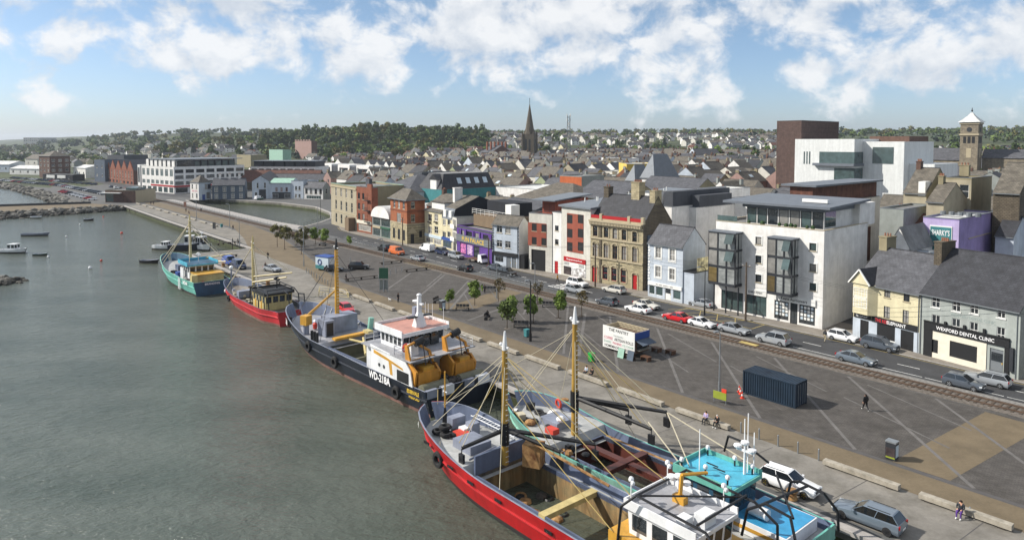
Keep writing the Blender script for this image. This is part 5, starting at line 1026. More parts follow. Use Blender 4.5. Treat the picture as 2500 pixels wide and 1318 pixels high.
for i in range(6): b.chimney(b.ro, b.W * .5, 1 + i * (b.D - 2) / 5, b.H + 2, 7, 1.5, 1.2, 'brick_red', 3)
FOOT.append((UV(pb)[0] - 25, UV(pb)[0] + 60, UV(pb)[1] - 20, UV(pb)[1] + 40))
pt = atd(2369, 400, 300); z0 = T(pt.x, pt.y) - 1; ct = empty('bell_tower_church', 'stone church with square bell tower capped by a pale pointed roof', 'church', (pt.x, pt.y, z0), R(-47)); hz2 = lambda py: atd(2369, py, 300).z - z0
mb = MB(); s_ = 3.3; mb.bx(-s_, -s_, 0, s_, s_, hz2(303), 'stone_grey'); mb.build('tower', ct)
for py in (331, 304): q = MB(); q.bx(-s_ - .35, -s_ - .35, hz2(py), s_ + .35, s_ + .35, hz2(py) + .7, 'trim_stone'); q.build('string_course', ct)
for i in range(4):
    a_ = i * math.pi / 2
    for k in (-1, 0, 1): q = MB(); q.bx(k * 1.6 - .55, -s_ - .06, hz2(350), k * 1.6 + .55, -s_ + .2, hz2(334), 'trim_black'); q.build('belfry_opening', ct, rz=a_)
    q = MB(); q.cyl((0, -s_ - .1, hz2(317)), (0, -s_ + .1, hz2(317)), 1.0, 'trim_dark', n=12); q.build('clock_face', ct, rz=a_); q = MB(); q.bx(-.9, -s_ - .08, hz2(385), .9, -s_ + .2, hz2(362), 'trim_stone'); q.build('arched_window', ct, rz=a_)
mb = MB(); e_ = s_ + .9; zz0 = hz2(303) + .7; prof = [(e_, zz0), (e_ * .6, zz0 + 1.5), (e_ * .3, zz0 + 2.8), (e_ * .08, zz0 + 4.2)]
for (a_, za), (c_, zc) in zip(prof, prof[1:]): mb.hexa([(-a_, -a_, za), (a_, -a_, za), (a_, a_, za), (-a_, a_, za)], [(-c_, -c_, zc), (c_, -c_, zc), (c_, c_, zc), (-c_, c_, zc)], 'roof_white')
mb.cyl((0, 0, zz0 + 4), (0, 0, zz0 + 6.2), .15, 'trim_black', n=4); mb.ball((0, 0, zz0 + 5), .4, 'trim_black', 6); mb.build('cap_roof', ct)
def nave(nm, x0, y0, x1, y1, h, hr, along='x'):
    mb = MB(); mb.bx(x0, y0, 0, x1, y1, h, 'stone_grey')
    if along == 'x': mb.poly([(x0, y0, h), (x0, y1, h), (x0, (y0 + y1) / 2, h + hr)][::-1], 'stone_grey'); mb.poly([(x1, y0, h), (x1, y1, h), (x1, (y0 + y1) / 2, h + hr)], 'stone_grey')
    else: mb.poly([(x0, y0, h), (x1, y0, h), ((x0 + x1) / 2, y0, h + hr)], 'stone_grey'); mb.poly([(x1, y1, h), (x0, y1, h), ((x0 + x1) / 2, y1, h + hr)], 'stone_grey')
    mb.build(nm, ct); r = MB()
    if along == 'x': r.prism([(x0 - .3, y0 - .4, h), (x0 - .3, y1 + .4, h), (x0 - .3, (y0 + y1) / 2, h + hr + .3)], (x1 - x0 + .6, 0, 0), 'slate_roof')
    else: r.prism([(x0 - .4, y0 + .3, h), (x1 + .4, y0 + .3, h), ((x0 + x1) / 2, y0 + .3, h + hr + .3)], (0, y1 - y0 - .6, 0), 'slate_roof')
    r.build('nave_roof' if nm == 'nave' else 'transept_roof', ct, fix=True)
nave('nave', -22, -2, -s_, 9, hz2(392), 5); nave('transept', -26, -9, -15, 14, hz2(394), 6.5, 'y'); nave('east_range', s_, 4, 26, 13, hz2(386), 3.5)
FOOT.append((UV(pt)[0] - 32, UV(pt)[0] + 30, UV(pt)[1] - 18, UV(pt)[1] + 25))
# ---- mast
pm = atd(1388, 395, 600); mz = T(pm.x, pm.y); ms = empty('telecom_mast', 'tall lattice telecom mast behind the town', 'mast', (pm.x, pm.y, mz)); Hm = atd(1388, 283, 600).z - mz
mb = MB(); n_ = 14
for i in range(n_):
    a_, c_ = 1.9 - 1.0 * i / n_, 1.9 - 1.0 * (i + 1) / n_; z0_, z1_ = Hm * i / n_, Hm * (i + 1) / n_
    P_ = [(a_, a_), (-a_, a_), (-a_, -a_), (a_, -a_)]; Q_ = [(c_, c_), (-c_, c_), (-c_, -c_), (c_, -c_)]
    for j in range(4): mb.cyl((*P_[j], z0_), (*Q_[j], z1_), .22, 'trim_grey', n=4); mb.cyl((*P_[j], z0_), (*Q_[(j + 1) % 4], z1_), .13, 'trim_grey', n=4)
mb.build('lattice', ms)
for i in range(10): q = MB(); a_ = i * 2.4; z_ = Hm - 1 - (i % 4) * 3.6; q.cyl((1.5 * math.cos(a_), 1.5 * math.sin(a_), z_), (1.5 * math.cos(a_), 1.5 * math.sin(a_), z_ + 2.6), .35, 'trim_white', n=6); q.build('antenna', ms)
# hospital far off
mid('distant_hospital', 'pale slab hospital far off above the roofs', 57, 97, 337, 206, 60, 'render_grey', roof=('flat', 1), cols=8, rows=(.35, .55, .75, .9), wsz=(6, 3), style='plain', frame='trim_grey', zb=0, rot=35)
# ================================================================== packed old-town houses
def house_proto(i, Wd, D, H, hr, wall, roof, label, along='x', floors=2, cols=2):
    b = Bld('town_house', label, (0, 0), (Wd, 0), H=H, depth=D, world=True, cat='house', group='old town houses')
    wm = MB(); w, h = .95, 1.45; fm = 'trim_white' if i % 3 else 'trim_dark'
    wm.bx(-w / 2 - .06, -.03, -.06, w / 2 + .06, -.001, h + .06, fm); wm.bx(-w / 2, -.045, 0, w / 2, -.03, h * .48, 'glass'); wm.bx(-w / 2, -.045, h * .53, w / 2, -.03, h, 'glass' if i % 4 else 'glass_curtain'); wm.bx(-w / 2 - .12, -.14, -.16, w / 2 + .12, -.002, -.06, 'trim_stone'); wme = wm.mesh('window')
    for fl in range(floors):
        for c in range(cols): put('window', wme, b.root, (Wd * (c + .5) / cols, 0, 1.0 + fl * (H - 1) / floors))
    for fl in range(floors): put('window', wme, b.root, (Wd, D * (.3 + .35 * (i % 2)), 1.2 + fl * (H - 1) / floors), R(90))
    b.walls(wall); ro = b.gable(hr, roof, .2, along) if along != 'flat' else b.flat(('roof_white', 'roof_felt')[i % 2], .4)
    for x in ((.45, Wd - .45) if i % 2 else (.45,) if i % 4 and along != 'flat' else ()):
        m = MB(); m.box(x, D / 2, H + hr - .9, .7, 1.3, 1.8, ('render_stone', 'render_grey', 'brick_brown')[i % 3])
        for k in range(3): m.cyl((x, D / 2 - .4 + k * .4, H + hr + .9), (x, D / 2 - .4 + k * .4, H + hr + 1.25), .1, 'clay_pot', n=6)
        m.build('chimney', ro)
    if i % 3 == 0 and along != 'flat': m = MB(); m.hexa([(Wd * .4, D * .2, H + hr * .4 + .2), (Wd * .55, D * .2, H + hr * .4 + .2), (Wd * .55, D * .33, H + hr * .66 + .2), (Wd * .4, D * .33, H + hr * .66 + .2)], [(Wd * .4, D * .2, H + hr * .4 + .28), (Wd * .55, D * .2, H + hr * .4 + .28), (Wd * .55, D * .33, H + hr * .66 + .28), (Wd * .4, D * .33, H + hr * .66 + .28)], 'trim_paleblue'); m.build('skylight', ro)
    return b.root
PROT = []
walls_ = [('render_offwhite', 'off-white'), ('render_grey', 'grey'), ('render_beige', 'sandy'), ('render_white', 'white'), ('render_stone', 'bare stone'), ('render_bluegrey', 'pale blue-grey'), ('render_cream', 'cream'), ('brick_red', 'red brick'), ('render_brown', 'dun brown'), ('render_lightgreen', 'pale green'), ('render_yellow', 'yellow'), ('render_pink', 'dusty pink')]
roofs_ = [('slate_brown', 'brown slate'), ('slate_roof', 'grey slate'), ('slate_brown', 'brown slate'), ('slate_dark', 'dark slate')]
for i in range(16):
    w_, r_ = walls_[[0, 1, 2, 3, 4, 5, 1, 7, 8, 9, 0, 2, 6, 3, 0, 11][i]], roofs_[(i * 3 + i // 4) % 4]; RND.seed(i)
    al = 'y' if i in (4, 9, 13) else 'flat' if i in (6, 10, 12) else 'x'
    PROT.append(house_proto(i, RND.uniform(8.5, 13.5), RND.uniform(8.5, 11.5), RND.uniform(5.8, 8.8), RND.uniform(3.0, 4.4), w_[0], r_[0], f'{w_[1]} house with {r_[1]} {"front-gabled " if al == "y" else ""}roof{" and two chimneys" if i % 2 else " and skylight" if i % 3 == 0 else ""}' if al != 'flat' else f'{w_[1]} flat-topped block', al, 2 if i % 5 else 3, 2 if i % 2 else 3))
RND.seed(11); SPOTS = []
LM = [(at(p, q), w) for p, q, w in ((1150, 560, 'behind the purple arcade'), (1440, 600, 'behind the apartment block'), (1560, 520, 'behind the ornate building'), (1600, 470, 'near the pyramid towers'), (1100, 500, 'around the teal building'), (700, 470, 'behind the basin'), (860, 480, 'behind the stone block'), (1900, 540, 'behind the glass bays'), (2350, 520, 'near the lilac bar'), (2300, 440, 'near the tall stone store'))] + [(atd(p, 400, y), w) for p, y, w in ((1980, 270, 'beside the opera house'), (1800, 300, 'short of the opera house'), (2369, 300, 'under the bell tower'), (1293, 600, 'below the needle spire'), (1388, 560, 'near the lattice mast'), (1180, 480, 'below the convent'), (1500, 360, 'midway to the wooded ridge'), (1000, 420, 'toward the wooded hill'), (1650, 450, 'beyond the pyramid towers'), (600, 560, 'behind the hotel'), (2200, 420, 'beyond the opera house'))]
def near(x, y): return min(LM, key=lambda m: (m[0].x - x) ** 2 + (m[0].y - y) ** 2)[1]
def clash(u, v, r):
    return any(a - r < u < b_ + r and c - r < v < d + r for a, b_, c, d in FOOT)
v = 66.0
while v < 470:
    u = -170.0; turn = RND.random() < .25; gap = 0
    while u < 430:
        w = RND.uniform(9.6, 13.2); uc = u + w / 2; p = W(uc, v + 4); 
        k = 1250 + F * p.x / max(1, p.y)
        ok = p.y > 60 and -60 < k < 2720 and not clash(uc, v + 4.5, 5.0) and not (v < 90 and 175 < uc < 345) and not (v < 80 and uc < 20 and uc > -40) and not (uc > 335 and v < 66)
        if v > 150 and noise.noise((uc * .011, v * .011, 4)) > .27: ok = False
        if ok and RND.random() < .93: SPOTS.append((p.y, uc, v + RND.uniform(-1, 1), turn))
        u += w + (RND.uniform(4, 12) if RND.random() < .12 else 0)
    v += RND.uniform(13.5, 18) if v < 250 else RND.uniform(15, 22)
SPOTS += [(60, u, 49.5, False) for u in (-16, -27, -38.5, -50)]; SPOTS.sort(); first = set()
for n_, (yy, u, v, turn) in enumerate(SPOTS[:270]):
    i = RND.randrange(16); rz = RZ_FACE + (R(90) * RND.choice((1, -1)) if turn else 0) + RND.uniform(-.08, .08) + (math.pi if RND.random() < .3 else 0)
    if 'base' not in PROT[i]: PROT[i]['base'] = PROT[i]['label']
    hw = 5.2; c = W(u, v + 4.5); off = Matrix.Rotation(rz, 3, 'Z') @ Vector((-hw, -4.5, 0)); p = c + off; p.z = T(c.x, c.y) - .4
    if i in first: r = dup(PROT[i], p, rz)
    else: r = PROT[i]; r.location = p; r.rotation_euler = (0, 0, rz); first.add(i)
    r['label'] = PROT[i]['base'] + ' ' + near(c.x, c.y)
for i in range(16):
    if i not in first:
        for o in list(PROT[i].children_recursive) + [PROT[i]]: bpy.data.objects.remove(o)
# farther roofs and hillside estates
def mini(mb, c, rz, w, d, h, hr, wall, roof):
    cs, sn = math.cos(rz), math.sin(rz)
    def q(x, y, z): return (c.x + x * cs - y * sn, c.y + x * sn + y * cs, c.z + z)
    a, b_ = w / 2, d / 2
    mb.hexa([q(-a, -b_, -2), q(a, -b_, -2), q(a, b_, -2), q(-a, b_, -2)], [q(-a, -b_, h), q(a, -b_, h), q(a, b_, h), q(-a, b_, h)], wall)
    mb.poly([q(a, -b_, h), q(a, b_, h), q(a, 0, h + hr)], wall); mb.poly([q(-a, b_, h), q(-a, -b_, h), q(-a, 0, h + hr)], wall)
    mb.poly([q(-a, -b_ - .3, h - .1), q(a, -b_ - .3, h - .1), q(a, 0, h + hr + .15), q(-a, 0, h + hr + .15)], roof); mb.poly([q(a, b_ + .3, h - .1), q(-a, b_ + .3, h - .1), q(-a, 0, h + hr + .15), q(a, 0, h + hr + .15)], roof)
    for x in (-a * .5, a * .5):
        for z in (1.1, h - 1.7): mb.poly([q(x - .6, -b_ - .03, z), q(x + .6, -b_ - .03, z), q(x + .6, -b_ - .03, z + 1.3), q(x - .6, -b_ - .03, z + 1.3)], 'glass')
    mb.hexa([q(a - .9, -.5, h), q(a - .1, -.5, h), q(a - .1, .5, h), q(a - .9, .5, h)], [q(a - .9, -.5, h + hr + 1.1), q(a - .1, -.5, h + hr + 1.1), q(a - .1, .5, h + hr + 1.1), q(a - .9, .5, h + hr + 1.1)], 'brick_brown')
far = MB(); wl_ = ['render_offwhite', 'render_white', 'render_grey', 'render_beige', 'render_stone', 'render_white']; rf_ = ['slate_brown', 'slate_roof', 'slate_brown', 'slate_dark']
for yy, u, v, turn in SPOTS[270:]:
    c = W(u, v + 4); c.z = T(c.x, c.y); mini(far, c, RZ_FACE + (R(90) if turn else 0) + RND.uniform(-.1, .1), RND.uniform(7, 11), 8, RND.uniform(5, 7), 3, RND.choice(wl_), RND.choice(rf_))
hill = []
for px0, px1, y0, y1, n_ in ((1180, 1310, 800, 1250, 90), (1000, 1190, 640, 760, 46), (1310, 1900, 800, 1250, 150), (1780, 1900, 800, 1300, 60), (440, 640, 640, 900, 50), (0, 440, 600, 1200, 110), (2040, 2500, 420, 760, 60), (1180, 1480, 1300, 1550, 60), (740, 1000, 560, 700, 40)):
    for i in range(n_):
        px, y = RND.uniform(px0, px1), RND.uniform(y0, y1); x = (px - 1250) / F * y; u, v = UV((x, y))
        if clash(u, v, 4) or v < 60: continue
        hill.append((y, x))
hill.sort(); HM = []
for k in range(6):
    m = MB(); mini(m, Vector((0, 0, 0)), 0, RND.uniform(8, 12), 8, 5.2, 3, ('render_white', 'render_offwhite', 'render_cream', 'render_white', 'render_grey', 'render_offwhite')[k], ('slate_brown', 'slate_roof', 'slate_brown', 'slate_dark', 'slate_roof', 'tile_rust')[k]); HM.append((m.mesh('hillside_house'), ('white', 'off-white', 'cream', 'bright white', 'grey', 'off-white')[k], ('brown slate', 'grey slate', 'brown slate', 'dark slate', 'grey slate', 'rust tile')[k]))
for n_, (y, x) in enumerate(hill):
    rz = RZ_FACE + R(RND.choice((0, 20, -25, 60, 90))) + RND.uniform(-.1, .1)
    if n_ < 230: m = RND.choice(HM); tag(put('hillside_house', m[0], None, (x, y, T(x, y)), rz), f'small {m[1]} house with {m[2]} roof {"low on" if y < 760 else "midway up" if y < 950 else "high on"} the rise {"beyond the promenade" if x < -330 else "beyond the basin" if x < -100 else "beyond the spire" if x < 150 else "beyond the opera house"}', 'house', 'small houses on the rise beyond the town')
    else: mini(far, Vector((x, y, T(x, y))), rz, 10, 8, 5.2, 3, RND.choice(wl_[:2]), RND.choice(rf_))
o = far.build('distant_roofs'); tag(o, 'distant mass of house roofs spreading over the slopes', 'houses', None, 'stuff')
# a few long low white commercial sheds in the middle distance
for i, (px0, px1, py, y, m) in enumerate(((1480, 1560, 388, 420, 'render_white'), (1585, 1690, 385, 470, 'render_white'), (1530, 1600, 402, 300, 'render_yellow'), (1050, 1112, 392, 560, 'roof_white'), (1700, 1760, 378, 480, 'render_bluegrey'))):
    a, b_ = atd(px0, py, y), atd(px1, py, y); z0 = T(a.x, a.y) - .5
    B_ = Bld('commercial_shed', ('long white flat-roofed store beyond the old town', 'broad white flat-roofed hall beyond the old town', 'yellow flat-roofed office block among the old town roofs', 'pale metal shed below the wooded hill', 'pale blue block with pitched slate roof beyond the old town')[i], (a.x, a.y), (b_.x, b_.y), H=max(3, a.z - z0), depth=22, z=z0, world=True, group='large sheds beyond the old town')
    B_.frac(6, [B_.H * .7], 2.5, 1.3, style='tri', frame='trim_grey'); B_.walls(m); B_.flat('roof_white', .3) if i < 4 else B_.gable(4, 'slate_dark')
# ================================================================== trees
def leafmat(n, c, c2): m = mat(n, c, .75, .35, .35, col2=c2, rnd=.35, spec=.25); m.node_tree.nodes['Principled BSDF'].inputs['Subsurface Weight'].default_value = 0; return m
leafmat('leaf_green', (.085, .125, .026), (.125, .175, .04)); leafmat('leaf_deep', (.046, .074, .022), (.082, .122, .036)); leafmat('leaf_olive', (.10, .10, .028), (.145, .135, .036)); leafmat('leaf_bright', (.15, .225, .036), (.21, .30, .055)); leafmat('leaf_brown', (.10, .075, .025), (.13, .10, .035)); leafmat('leaf_blue', (.03, .05, .035), (.045, .07, .045))
mat('bark', (.10, .075, .055), .95, .3, 3)
def crown(mb, o, rx, rz, n, sz, m, seed, low=.0, shape='round'):
    r = random.Random(seed); o = Vector(o)
    lobes = [(Vector((r.gauss(0, .42), r.gauss(0, .42), r.uniform(-.55, .62))), r.uniform(.34, .6)) for _ in range(9)]
    i = 0
    while i < n:
        c, s = r.choice(lobes); d = Vector((r.gauss(0, 1), r.gauss(0, 1), r.gauss(0, 1))).normalized(); t = r.random() ** .4
        p = c + d * s * t
        if shape == 'cone': k = 1 - max(0, (p.z + .8) / 2.0); p.x *= k * 1.1; p.y *= k * 1.1
        if p.length > 1.15: continue
        q = o + Vector((p.x * rx, p.y * rx, p.z * rz + rz)); nr = (d + Vector((r.gauss(0, .5), r.gauss(0, .5), r.gauss(0, .5) + .35))).normalized()
        a = nr.orthogonal().normalized(); a.rotate(Matrix.Rotation(r.uniform(0, 6.28), 3, nr)); b_ = nr.cross(a); s_ = sz * r.uniform(.6, 1.35)
        mb.poly([q + a * s_, q + b_ * s_ * .75, q - a * s_ * .9, q - b_ * s_ * .8], m); i += 1
def tree_proto(name, rx, rz, hs, n, sz, m, seed, shape='round', tr=.3, label='', group=None, limbs=5):
    r = random.Random(seed); root = empty(name, label, 'tree', (0, 0, 0), 0, group)
    t = MB(); t.cyl((0, 0, -.3), (0, 0, hs), tr, 'bark', tr * .7, 7); t.cyl((0, 0, hs), (0, 0, hs + rz * 1.2), tr * .7, 'bark', tr * .2, 6)
    for k in range(limbs):
        a = k * 6.28 / limbs + r.uniform(-.4, .4); z0 = hs * r.uniform(.8, 1.1) + rz * .15 * k / limbs; t.cyl((0, 0, z0), (math.cos(a) * rx * .65, math.sin(a) * rx * .65, z0 + rz * r.uniform(.5, 1.1)), tr * .4, 'bark', tr * .12, 5)
    t.build('trunk', root); c = MB(); crown(c, (0, 0, hs - rz * .15), rx, rz, n, sz, m, seed, shape=shape); c.build('crown', root); return root
GW = 'trees of the wooded hill and town'; FT = []
for i, (rx, rz, hs, n, sz, m, sh, lb) in enumerate(((5, 5, 2.5, 620, .75, 'leaf_deep', 'round', 'broad dark green tree'), (4.4, 4.6, 2.6, 560, .7, 'leaf_green', 'round', 'mid green rounded tree'), (4.6, 5.2, 2.8, 560, .75, 'leaf_olive', 'round', 'olive spring-leafed tree'), (3.0, 7.0, 1.5, 520, .6, 'leaf_blue', 'cone', 'tall dark conifer'), (3.6, 3.6, 2.0, 520, .6, 'leaf_bright', 'round', 'fresh bright green tree'), (5.4, 5.6, 2.8, 640, .8, 'leaf_deep', 'round', 'very broad dark tree'))): FT.append((tree_proto('hill_tree', rx, rz, hs, n, sz, m, 40 + i, sh, .35, lb, GW), lb))
used = set(); TS = []
def wood(px0, px1, y0, y1, n_, kinds, lo=.8, hi=1.25, where='on the wooded hill behind the town'):
    for _ in range(n_):
        px, y = RND.uniform(px0, px1), RND.uniform(y0, y1); x = (px - 1250) / F * y; u, v = UV((x, y))
        if clash(u, v, 2) or v < 66 or (170 < u < 345 and v < 100): continue
        TS.append((y, x, RND.choice(kinds), RND.uniform(lo, hi), where))
wood(640, 1190, 830, 1010, 150, (0, 0, 5, 1, 2, 5), 1.0, 1.5); wood(380, 660, 760, 980, 45, (0, 1, 2, 3, 4), .9, 1.3)
wood(780, 1190, 640, 800, 26, (1, 2, 4, 0), .8, 1.2, 'among the houses below the wooded hill'); wood(1180, 1900, 560, 900, 42, (0, 1, 2, 3, 4), .7, 1.2, 'between the estates beyond the spire'); wood(600, 1100, 420, 620, 16, (4, 1, 2), .6, 1.0, 'among the old town roofs behind the basin')
wood(1720, 1900, 400, 520, 14, (1, 4, 0), .7, 1.0, 'beside the opera house'); wood(2040, 2500, 360, 560, 40, (0, 5, 1), .8, 1.25, 'around the bell tower church'); wood(0, 420, 480, 760, 40, (0, 1, 2, 4), .6, 1.05, 'behind the far promenade'); wood(1130, 1170, 420, 500, 7, (0, 0, 1), .8, 1.1, 'beside the convent below the spire')
n0 = len(TS); HS = [W(u, v + 4) for _, u, v, _ in SPOTS]; wood(560, 2500, 215, 430, 90, (4, 1, 2, 1), .45, .85, 'squeezed between the old town roofs'); TS[n0:] = [t for t in TS[n0:] if min((h.x - t[1]) ** 2 + (h.y - t[0]) ** 2 for h in HS) > 42][:45]
TS.sort(); TS = TS[:350]
for y, x, k, s, where in TS:
    p = (x, y, T(x, y) - .3); lb = f'{"tall" if s > 1.15 else "small" if s < .9 else "mid-sized"} {FT[k][1]} {where}'
    if k in used: dup(FT[k][0], p, RND.uniform(0, 6.28), lb, (s, s, s * RND.uniform(.85, 1.15)))
    else: r = FT[k][0]; used.add(k); r.location = p; r.scale = (s, s, s); r['label'] = lb
far = MB(); RND.seed(5)
for px0, px1, y0, y1, n_, s in ((-60, 2560, 1350, 2000, 560, 1.5), (1180, 2500, 1000, 1350, 300, 1.1), (1180, 2000, 740, 1000, 150, .85), (-60, 700, 700, 1400, 300, 1.1), (640, 1190, 960, 1080, 150, 1.35), (640, 1190, 720, 960, 330, 1.1), (1900, 2560, 600, 1000, 110, 1.2)):
    for _ in range(n_):
        px, y = RND.uniform(px0, px1), RND.uniform(y0, y1); x = (px - 1250) / F * y
        if noise.noise((x * .006, y * .006, 9)) < -.25 and y < 1350 and not 640 < px < 1190: continue
        crown(far, (x, y, T(x, y) - .5), 5.5 * s, 4.6 * s * RND.uniform(.8, 1.2), 70, 1.5 * s, RND.choice(('leaf_deep', 'leaf_deep', 'leaf_green', 'leaf_olive', 'leaf_blue')), RND.random())
o = far.build('woodland'); tag(o, 'far-off dense woodland covering the ridges', 'woodland', None, 'stuff')
# ================================================================== fishing boats
def paint(n, h, **k): return mat(n, C(h), **{**dict(rough=.45, var=.14, scale=.5, streak=.16, grime=.2, spec=.5), **k})
for n_, h_ in dict(hull_navy='1a2230', hull_red='b8161c', hull_red2='c02c34', hull_teal='6db8aa', hull_blue='2c5570', boat_grey='8a90a0', deck_grey='a2a3a8', deck_pale='b3b4b2', bulwark_slate='5d6880', boat_white='dfe1e2', boat_yellow='d0a040', boat_orange='cf8f34', boat_cream='cdbb82', roof_salmon='c08a7a', boat_aqua='4fb0cc', deck_blue='3f9ccc', hold_olive='6f6d58', hold_rust='5a3028', boat_gold='d09c3a', mast_ochre='b08c40', boat_black='17181b', boat_mint='8fc4b4', deck_brown='7d7468').items(): paint(n_, h_)
paint('boat_white', 'e2e3e4', streak=.08, grime=.07); mat('hold_cream', C('b3a57c'), .9, .3, .7, streak=.45, col2=C('8f7048'), grime=.4); paint('boot_red', '8a665c', rough=.8, grime=.4); paint('boot_dark', '2e2a28', rough=.8); mat('rust', C('7a4a28'), .9, .45, 1.5, col2=C('9a7a50')); mat('rope', C('b8b09a'), .9, .1, 2); mat('rope_gold', C('a8945c'), .9, .1, 2); mat('wire', C('3a3a3c'), .6, .1, 2); mat('rubber', (.018, .018, .019), .8, .2, 3); mat('buoy_red', C('c04030'), .5); mat('net', C('4a4540'), .95, .5, 4)
def smooth_bow(t, t0, p=2.2): return 1.0 if t < t0 else max(0.02, 1 - ((t - t0) / (1 - t0)) ** p) ** (1 / p * 1.15)
class Boat:
    def __init__(s, name, label, u0, v0, L, B, top, deck, hullm, inner='bulwark_slate', deckm='deck_grey', boot='boot_red', t0=.6, rake=3.0, hold=None, step=None, turn=0.0, flare=.86, rub=True, cat='fishing boat', holdm=('hold_olive', 'hold_olive'), stern=.9, group=None, raw=None, cap=None, sternm=None):
        s.L, s.B = L, B; p = raw if raw else W(u0, v0, WL); s.top, s.deck = top, deck
        s.root = empty(name, label, cat, p, (RZ_BOAT if raw is None else 0) + R(turn), group); r = s.root
        s.hb = lambda t: B / 2 * smooth_bow(t, t0) * (stern + (1 - stern) * sstep(0, .2, t))
        s.wb = lambda t: B / 2 * flare * smooth_bow(t, t0 - .1, 1.9) * (stern + (1 - stern) * sstep(0, .2, t))
        s.xt = lambda t: t * L; s.xw = lambda t: t * (L - rake)
        ts = sorted({i / 26 for i in range(27)} | ({hold[0], hold[1]} if hold else set()) | ({step - 1e-4, step + 1e-4} if step else set()) | {.985, .995})
        def at_(t, z):
            zt = top(t); k = ((0, 0), (.38, .1), (zt * .62, .66), (zt, 1)); f = 1.0
            for (a, fa), (b, fb) in zip(k, k[1:]):
                if z <= b: f = fa + (fb - fa) * max(0, z - a) / (b - a); break
            return s.xw(t) + (s.xt(t) - s.xw(t)) * f, s.wb(t) + (s.hb(t) - s.wb(t)) * f
        s.at_ = at_; h = MB(); lo = []
        for t in ts:
            zt = top(t); row = []
            for z, f in ((-.9, -.25), (0, 0), (.38, .1), (zt * .62, .66), (zt, 1)):
                f2 = max(0, f); y = s.wb(t) + (s.hb(t) - s.wb(t)) * f2 - (.25 * s.wb(t) if f < 0 else 0); x = s.xw(t) + (s.xt(t) - s.xw(t)) * f2; row.append((x, y, z))
            lo.append(row)
        for sg in (1, -1):
            for a, b in zip(lo, lo[1:]):
                for j in range(4):
                    q = [(a[j][0], sg * a[j][1], a[j][2]), (b[j][0], sg * b[j][1], b[j][2]), (b[j + 1][0], sg * b[j + 1][1], b[j + 1][2]), (a[j + 1][0], sg * a[j + 1][1], a[j + 1][2])]
                    h.poly(q if sg < 0 else q[::-1], boot if j < 2 else hullm)
        a = lo[0]; h.poly([(a[j][0], a[j][1], a[j][2]) for j in range(5)] + [(a[j][0], -a[j][1], a[j][2]) for j in range(4, -1, -1)], sternm or hullm)
        h.build('hull', r, 30, fix=True)
        bw = MB(); dk = MB(); io = .16
        for ta, tb in zip(ts, ts[1:]):
            pa, pb = [(s.at_(t, top(t))[0] - (.15 if t > .97 else 0), max(.01, s.hb(t) - io), top(t), min(top(t) - .02, deck(t)), s.at_(t, deck(t))[0] - (.2 if t > .97 else 0), max(.005, s.at_(t, deck(t))[1] - io)) for t in (ta, tb)]
            for sg in (1, -1):
                q = [(pa[0], sg * pa[1], pa[2]), (pb[0], sg * pb[1], pb[2]), (pb[4], sg * pb[5], pb[3]), (pa[4], sg * pa[5], pa[3])]; bw.poly(q if sg < 0 else q[::-1], inner)
                o_ = [(pa[0], sg * pa[1], pa[2]), (pb[0], sg * pb[1], pb[2]), (pb[0], sg * s.hb(tb), pb[2]), (pa[0], sg * s.hb(ta), pa[2])]; bw.poly(o_ if sg > 0 else o_[::-1], cap or inner)
            if hold and hold[0] - 1e-6 <= ta and tb <= hold[1] + 1e-6:
                for sg in (1, -1):
                    q = [(pa[0], sg * hold[2], pa[3]), (pb[0], sg * hold[2], pb[3]), (pb[0], sg * pb[5], pb[3]), (pa[0], sg * pa[5], pa[3])]; dk.poly(q if sg > 0 else q[::-1], deckm)
            else: dk.poly([(pa[4], -pa[5], pa[3]), (pb[4], -pb[5], pb[3]), (pb[4], pb[5], pb[3]), (pa[4], pa[5], pa[3])], deckm)
        t = ts[0]; bw.poly([(.15, -s.hb(0), top(0)), (.15, s.hb(0), top(0)), (.15, s.hb(0), deck(0)), (.15, -s.hb(0), deck(0))], inner); bw.poly([(0, -s.hb(0), top(0)), (0, s.hb(0), top(0)), (.15, s.hb(0), top(0)), (.15, -s.hb(0), top(0))][::-1], cap or inner)
        bw.build('bulwark', r); dk.build('deck', r)
        if hold:
            x0, x1, w, zf = s.xt(hold[0]), s.xt(hold[1]), hold[2], hold[3]; zd = deck((hold[0] + hold[1]) / 2); c = MB()
            c.poly([(x0, -w, zf), (x1, -w, zf), (x1, w, zf), (x0, w, zf)], holdm[1])
            for q in ([(x0, w), (x1, w)], [(x1, w), (x1, -w)], [(x1, -w), (x0, -w)], [(x0, -w), (x0, w)]): c.poly([(*q[0], zf), (*q[1], zf), (*q[1], zd + .3), (*q[0], zd + .3)], holdm[0])
            c.build('hold', r); k = MB(); e = .14
            for a_ in ((x0 - e, w, x1 + e, w + e), (x0 - e, -w - e, x1 + e, -w), (x0 - e, -w, x0, w), (x1, -w, x1 + e, w)): k.bx(a_[0], a_[1], zd - .05, a_[2], a_[3], zd + .32, inner)
            k.build('hatch_coaming', r)
        if rub:
            for sg in (1, -1):
                k = MB(); k.tube([(s.xw(t) + (s.xt(t) - s.xw(t)) * .66, sg * (s.wb(t) + (s.hb(t) - s.wb(t)) * .66 + .03), top(t) * .62) for t in ts], .11, hullm, 6); k.build('rubbing_strake', r)
    def add(s, name, mb, par=None, **k): return mb.build(name, par or s.root, **k)
    def box(s, name, x0, y0, z0, x1, y1, z1, m, par=None): mb = MB(); mb.bx(x0, y0, z0, x1, y1, z1, m); return mb.build(name, par or s.root)
